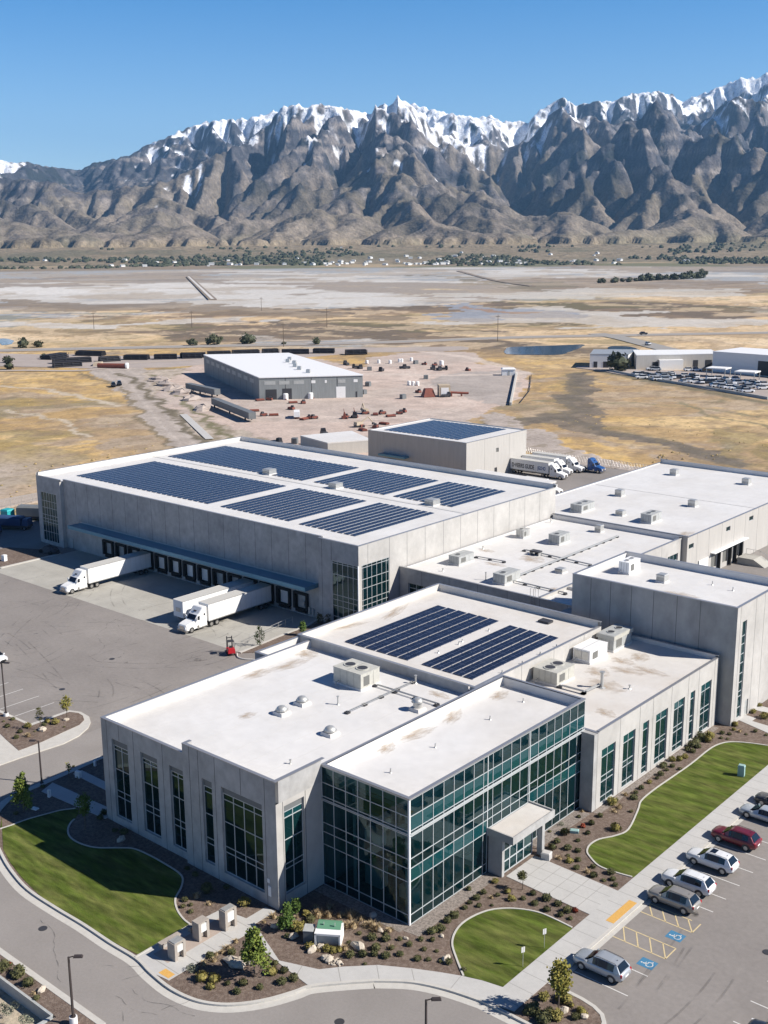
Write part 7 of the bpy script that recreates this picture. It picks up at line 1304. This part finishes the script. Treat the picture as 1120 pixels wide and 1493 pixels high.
ws = thing('white_shed', 'low white shed behind the rear wall of the large warehouse', 'shed', (0, 0, 0)); poly_block(ws, [(-181, 168), (-166, 164), (-160, 176), (-175, 184)], 3.4, 'tanw', 'tpo')
# white industrial halls at the right
def hall(name, label, Q, h, wm, rm, doors=(), edge=0):
    t = thing(name, label, 'industrial hall', (0, 0, 0)); poly_block(t, Q, h, wm, rm)
    for f0, f1, z1, m in doors: on_edge(Q[edge], Q[(edge+1) % len(Q)], f0, f1, .1, z1, .08).build('door', MT[m], t)
    return t
hall('industrial_hall', 'low white industrial hall with a grey roof, leftmost of the halls at the right', [(-227, 410), (-212, 420), (-220, 444), (-238, 432)], 6.3, 'white', 'metal', ((.1, .2, 3, 'dark'), (.35, .5, 3, 'dark'), (.7, .85, 3.2, 'dark')))
hall('industrial_hall', 'long beige industrial hall between the two white ones at the right', [(-205.5, 416), (-178.5, 445), (-190, 462), (-219, 437)], 6.6, 'tanw', 'white', ((.2, .28, 3.5, 'dark'), (.36, .42, 3.5, 'dark'), (.5, .54, 3.5, 'dark'), (.7, .76, 4, 'dark'), (.85, .93, 4, 'dark')))
hall('industrial_hall', 'tall white industrial hall with a dark open bay at the right edge', [(-174, 430), (-152, 428), (-120, 424), (-118, 452), (-172, 456)], 9.0, 'white', 'hangroof', ((0.02, .9, 6.5, 'dark'),), 1)
hall('industrial_shed', 'small white shed standing in front of the long beige hall', [(-196, 421), (-188, 429), (-191, 433), (-199, 425)], 4.2, 'white', 'white')
for lb, x, y, rz in (('white carport roof left of two in the far parking lot', -163, 413, .1), ('white carport roof nearest the right edge in the far parking lot', -147, 407, .1)):
    t = thing('carport', lb, 'carport', (x, y, 0), rz); MB().box(-4.5, -4, 3.6, 4.5, 4, 4.1).build('roof', MT['white'], t); [MB().box(px_, py_, 0, px_+.3, py_+.3, 3.6).build('post', MT['metal'], t) for px_ in (-4.3, 4) for py_ in (-3.8, 3.5)]
rwp = D['rwall']; tag(MB().kerb(rwp, .6, -1, .9).build('boundary_wall', MT['greyu']), 'dark boundary wall along the front of the far parking lot', 'wall')
fc = {}
def farcar(x, y, k, rz):
    if k not in fc:
        b = loft([[(X, w, zb), (X, w, zt*.8), (X, w*.8, zt), (X, -w*.8, zt), (X, -w, zt*.8), (X, -w, zb)] for X, zb, zt, w in ((2.3, .5, .8, .7), (2.0, .3, 1.0, .9), (1.1, .3, 1.05, .92), (-2.0, .3, 1.1, .9), (-2.3, .5, .9, .75))], lambda i, j, n: 0)
        b.rbox((-.5, 0, 1.0), (2.6, 1.6, .6), 0, 1, .72).rbox((-.5, 0, 1.6), (1.7, 1.1, .05), 0, 0)
        [b.tube((x_, -.93, .35), (x_, .93, .35), .35, n=10, m=2) for x_ in (-1.4, 1.4)]
        fc[k] = b.build('distant_car', [PT[k], MT['carglass'], MT['rubber']]); o = fc[k]
    else: o = fc[k].copy(); COL.objects.link(o)
    o.location = (x, y, .1); o.rotation_euler = (0, 0, rz); o.scale = (1.15, 1.15, 1.15); nm = {'white': 'white', 'dark': 'dark', 'silver': 'silver', 'maroon': 'red'}[k]
    tag(o, nm+' car parked in the far lot in front of the industrial halls', 'car', nm+' cars in the far lot')
rc2 = random.Random(8)
for x, y in D['rcars']:
    farcar(x, y, rc2.choice(('white', 'white', 'dark', 'silver', 'white', 'silver')), .75+rc2.choice((0, 1.57, 3.14))+rc2.uniform(-.1, .1))
    if rc2.random() < .4: farcar(x+2.6, y+2.4, rc2.choice(('white', 'dark', 'silver')), .75+rc2.uniform(-.1, .1))
for x, y, lb in ((-349.6, 224, 'dark pickup on the dirt track left of the hangar'), (-351.5, 228.5, 'second dark vehicle behind the pickup on the dirt track')): o = fc['dark'].copy(); COL.objects.link(o); o.location = (x, y, .1); o.rotation_euler = (0, 0, -.6); tag(o, lb, 'car'); del o['group']
for (x, y), lb in (((-262, 533), 'white car driving on the ramp road'), ((-205, 492), 'dark car farther down the ramp road'), ((-300, 598), 'dark car on the highway beyond the ponds')):
    o = fc['white' if 'white' in lb else 'dark'].copy(); COL.objects.link(o); o.location = (x, y, .34); o.rotation_euler = (0, 0, -.7 if 'ramp' in lb else .84); tag(o, lb, 'car'); del o['group']
# power poles
for i, (x, y, h) in enumerate(((-592, 470, 12), (-429, 403, 14), (-512, 527, 14), (-348, 505, 16), (-700, 640, 12), (-640, 420, 12))):
    t = thing('power_pole', 'thin wooden power pole in the dry grass beyond the highway', 'power pole', (x, y, 0), .8, 'power poles beyond the highway'); MB().cyl(0, 0, -1, h, .22, .14, 6).build('pole', MT['wood'], t); MB().box(-1.4, -.08, h-1.2, 1.4, .08, h-.95).build('crossarm', MT['wood'], t)
# trees of the plain
fp = []
def bush_protos():
    for i in range(4): fp.append(leafblob(150, 1, .95, .75, .65, .22, 500+i, .5, True, 6).build('distant_tree', LM['d']))
bush_protos(); fu_ = set(); rt = random.Random(21)
def ftree(x, y, s, label, group, z=-.3, name='distant_tree', cat='tree'):
    i = rt.randrange(4); o = fp[i] if i not in fu_ else fp[i].copy()
    if i in fu_: COL.objects.link(o)
    fu_.add(i); o.name = name; o.location = (x, y, z); o.rotation_euler = (0, 0, rt.uniform(0, 6)); o.scale = (s*rt.uniform(.85, 1.15), s*rt.uniform(.85, 1.15), s*rt.uniform(.85, 1.15)); tag(o, label, cat, group)
for (x, y), s in zip(D['bushes_far'], (4.0, 3.4, 3, 2.6, 2.2, 3.0, 4.6, 5.2, 3.0, 1.6)): ftree(x, y, s, 'round dark bush beside the highway at the left', 'bushes beside the highway', cat='bush', name='distant_bush')
ftree(-210, 407, 6.5, 'round dark tree in front of the leftmost white hall', None)
tr_ = D['treerow']
for i in range(22): f = i/21; ftree(tr_[0][0]+(tr_[1][0]-tr_[0][0])*f+rt.uniform(-6, 6), tr_[0][1]+(tr_[1][1]-tr_[0][1])*f+rt.uniform(-8, 8), rt.uniform(5, 9)*(.7+.4*f), 'dark tree in the row across the plain at the right', 'row of trees on the plain')
for i in range(16): x, y = -130+i*9+rt.uniform(-4, 4), 520+i*4+rt.uniform(-25, 25); ftree(x, y, rt.uniform(2, 4.5), 'dark bush on the green field behind the halls', 'bushes behind the halls', cat='bush', name='distant_bush')
struct('green_field', MB().prism(J([(-165, 500), (-95, 470), (-20, 480), (20, 560), (-90, 600), (-170, 560)], 3, 3), -1.2, .05), MT['lawn'])
# wood and small town at the foot of the mountains
def scatter_town():
    r = random.Random(31); b = MB(); n = 0
    P1 = [(r.uniform(2780, 4050), r.uniform(-.62, .62)) for _ in range(14000)]; A1 = np.array(P1); F1 = fbm(A1[:, 1]*A1[:, 0]/260., A1[:, 0]/300., 61, 3); it = iter(zip(P1, F1))
    while n < 3000:
        (d, s), f_ = next(it); s *= d
        if f_ < .0 or r.random() < (d-2900)/1700: continue
        n += 1; x, y, _ = view_pt(s, d); k = r.uniform(3, 8)*(.7+.3*d/3400); z = fanz(d, s)-2
        b.ball((x, y, z+k*.5), (k, k, k*.85), 6, 3, 0, -.6, .25)
    o = b.build('distant_wood', LM['d']); tag(o, kind='stuff')
    hp0 = MB().box(-7, -5, 0, 7, 5, 4.5, 0); hp0.add([(-7.5, -5.5, 4.5), (7.5, -5.5, 4.5), (7.5, 5.5, 4.5), (-7.5, 5.5, 4.5), (-7.5, 0, 7.5), (7.5, 0, 7.5)], [(0, 1, 5, 4), (2, 3, 4, 5), (1, 2, 5), (3, 0, 4)], 1)
    h0 = hp0.build('distant_house', [MT['white'], MT['greyu']])
    for i in range(90):
        d = 2850+abs(r.gauss(0, 330)); s = (r.gauss(.03, .10) if i < 60 else r.uniform(-.32, .32))*d; x, y, _ = view_pt(s, d); o = h0 if i == 0 else h0.copy()
        if i: COL.objects.link(o)
        k = r.uniform(.5, 1.0); o.location = (x, y, fanz(d, s)+1.5); o.scale = (k, k, k*.9); o.rotation_euler = (0, 0, r.uniform(0, 3.1)); tag(o, 'small white house among the trees at the foot of the mountains', 'house', 'houses at the foot of the mountains')
scatter_town()
# scrub tufts over the dry meadow
def scrub():
    r = random.Random(44); b = MB(); n = 0
    P1 = [(r.uniform(250, 640), r.uniform(-.5, .5)) for _ in range(9000)]; P1 = [view_pt(s*d, d) for d, s in P1]; A1 = np.array(P1); F1 = fbm(A1[:, 0]/50., A1[:, 1]/50., 62, 3)
    for (x, y, _), f_ in zip(P1, F1):
        if f_ < .0 or n >= 1500: continue
        if -172 < x < 200 and y < 214: continue
        if (-400 < x < -150 and 165 < y < 440 and (x+400)*.2+y > 200): continue
        n += 1; k = r.uniform(.12, .5); b.ball((x, y, -.35), (k, k, k*.9), 5, 2, 0, 0.0, .3)
    tag(b.build('scrub', LM['t'] if False else MT['drygrass']), kind='stuff')
scrub()
# ------------------------------------------------------------------ air
hz = MB().box(-18300, -18300, -4.0, 18300, 18300, 1950.0).build('haze', mat('haze_air', (1, 1, 1))); tag(hz, kind='stuff')
hm = hz.data.materials[0]; t = hm.node_tree; t.nodes.remove(t.nodes['Principled BSDF']); v = t.nodes.new('ShaderNodeVolumePrincipled')
v.inputs['Color'].default_value = (.30, .60, 1.0, 1); v.inputs['Density'].default_value = 3.9e-5; v.inputs['Anisotropy'].default_value = .1
t.links.new(v.outputs[0], t.nodes['Material Output'].inputs['Volume'])
# things that share a label are told apart by their order in the picture
ORD = ['first', 'second', 'third', 'fourth', 'fifth', 'sixth', 'seventh', 'eighth', 'ninth', 'tenth', 'eleventh', 'twelfth']; NUM = ['', 'one', 'two', 'three', 'four', 'five', 'six', 'seven', 'eight', 'nine', 'ten', 'eleven', 'twelve']
bpy.context.view_layer.update(); by = {}
for o in list(COL.objects):
    if o.parent is None and o.get('label'): by.setdefault(o['label'], []).append(o)
def scr(o): v = o.matrix_world.translation-CAM; return v.dot(RH)/max(1e-6, v.dot(FH))
for lb, L in by.items():
    n = len(L)
    if 1 < n <= 12:
        L.sort(key=scr)
        for i, o in enumerate(L):
            w_ = ('left' if i == 0 else 'right')+' one of the two' if n == 2 else ('leftmost' if i == 0 else 'rightmost' if i == n-1 else ORD[i]+' from left')+' of '+NUM[n]
            if len(lb.split())+len(w_.split()) <= 16: o['label'] = lb+', '+w_
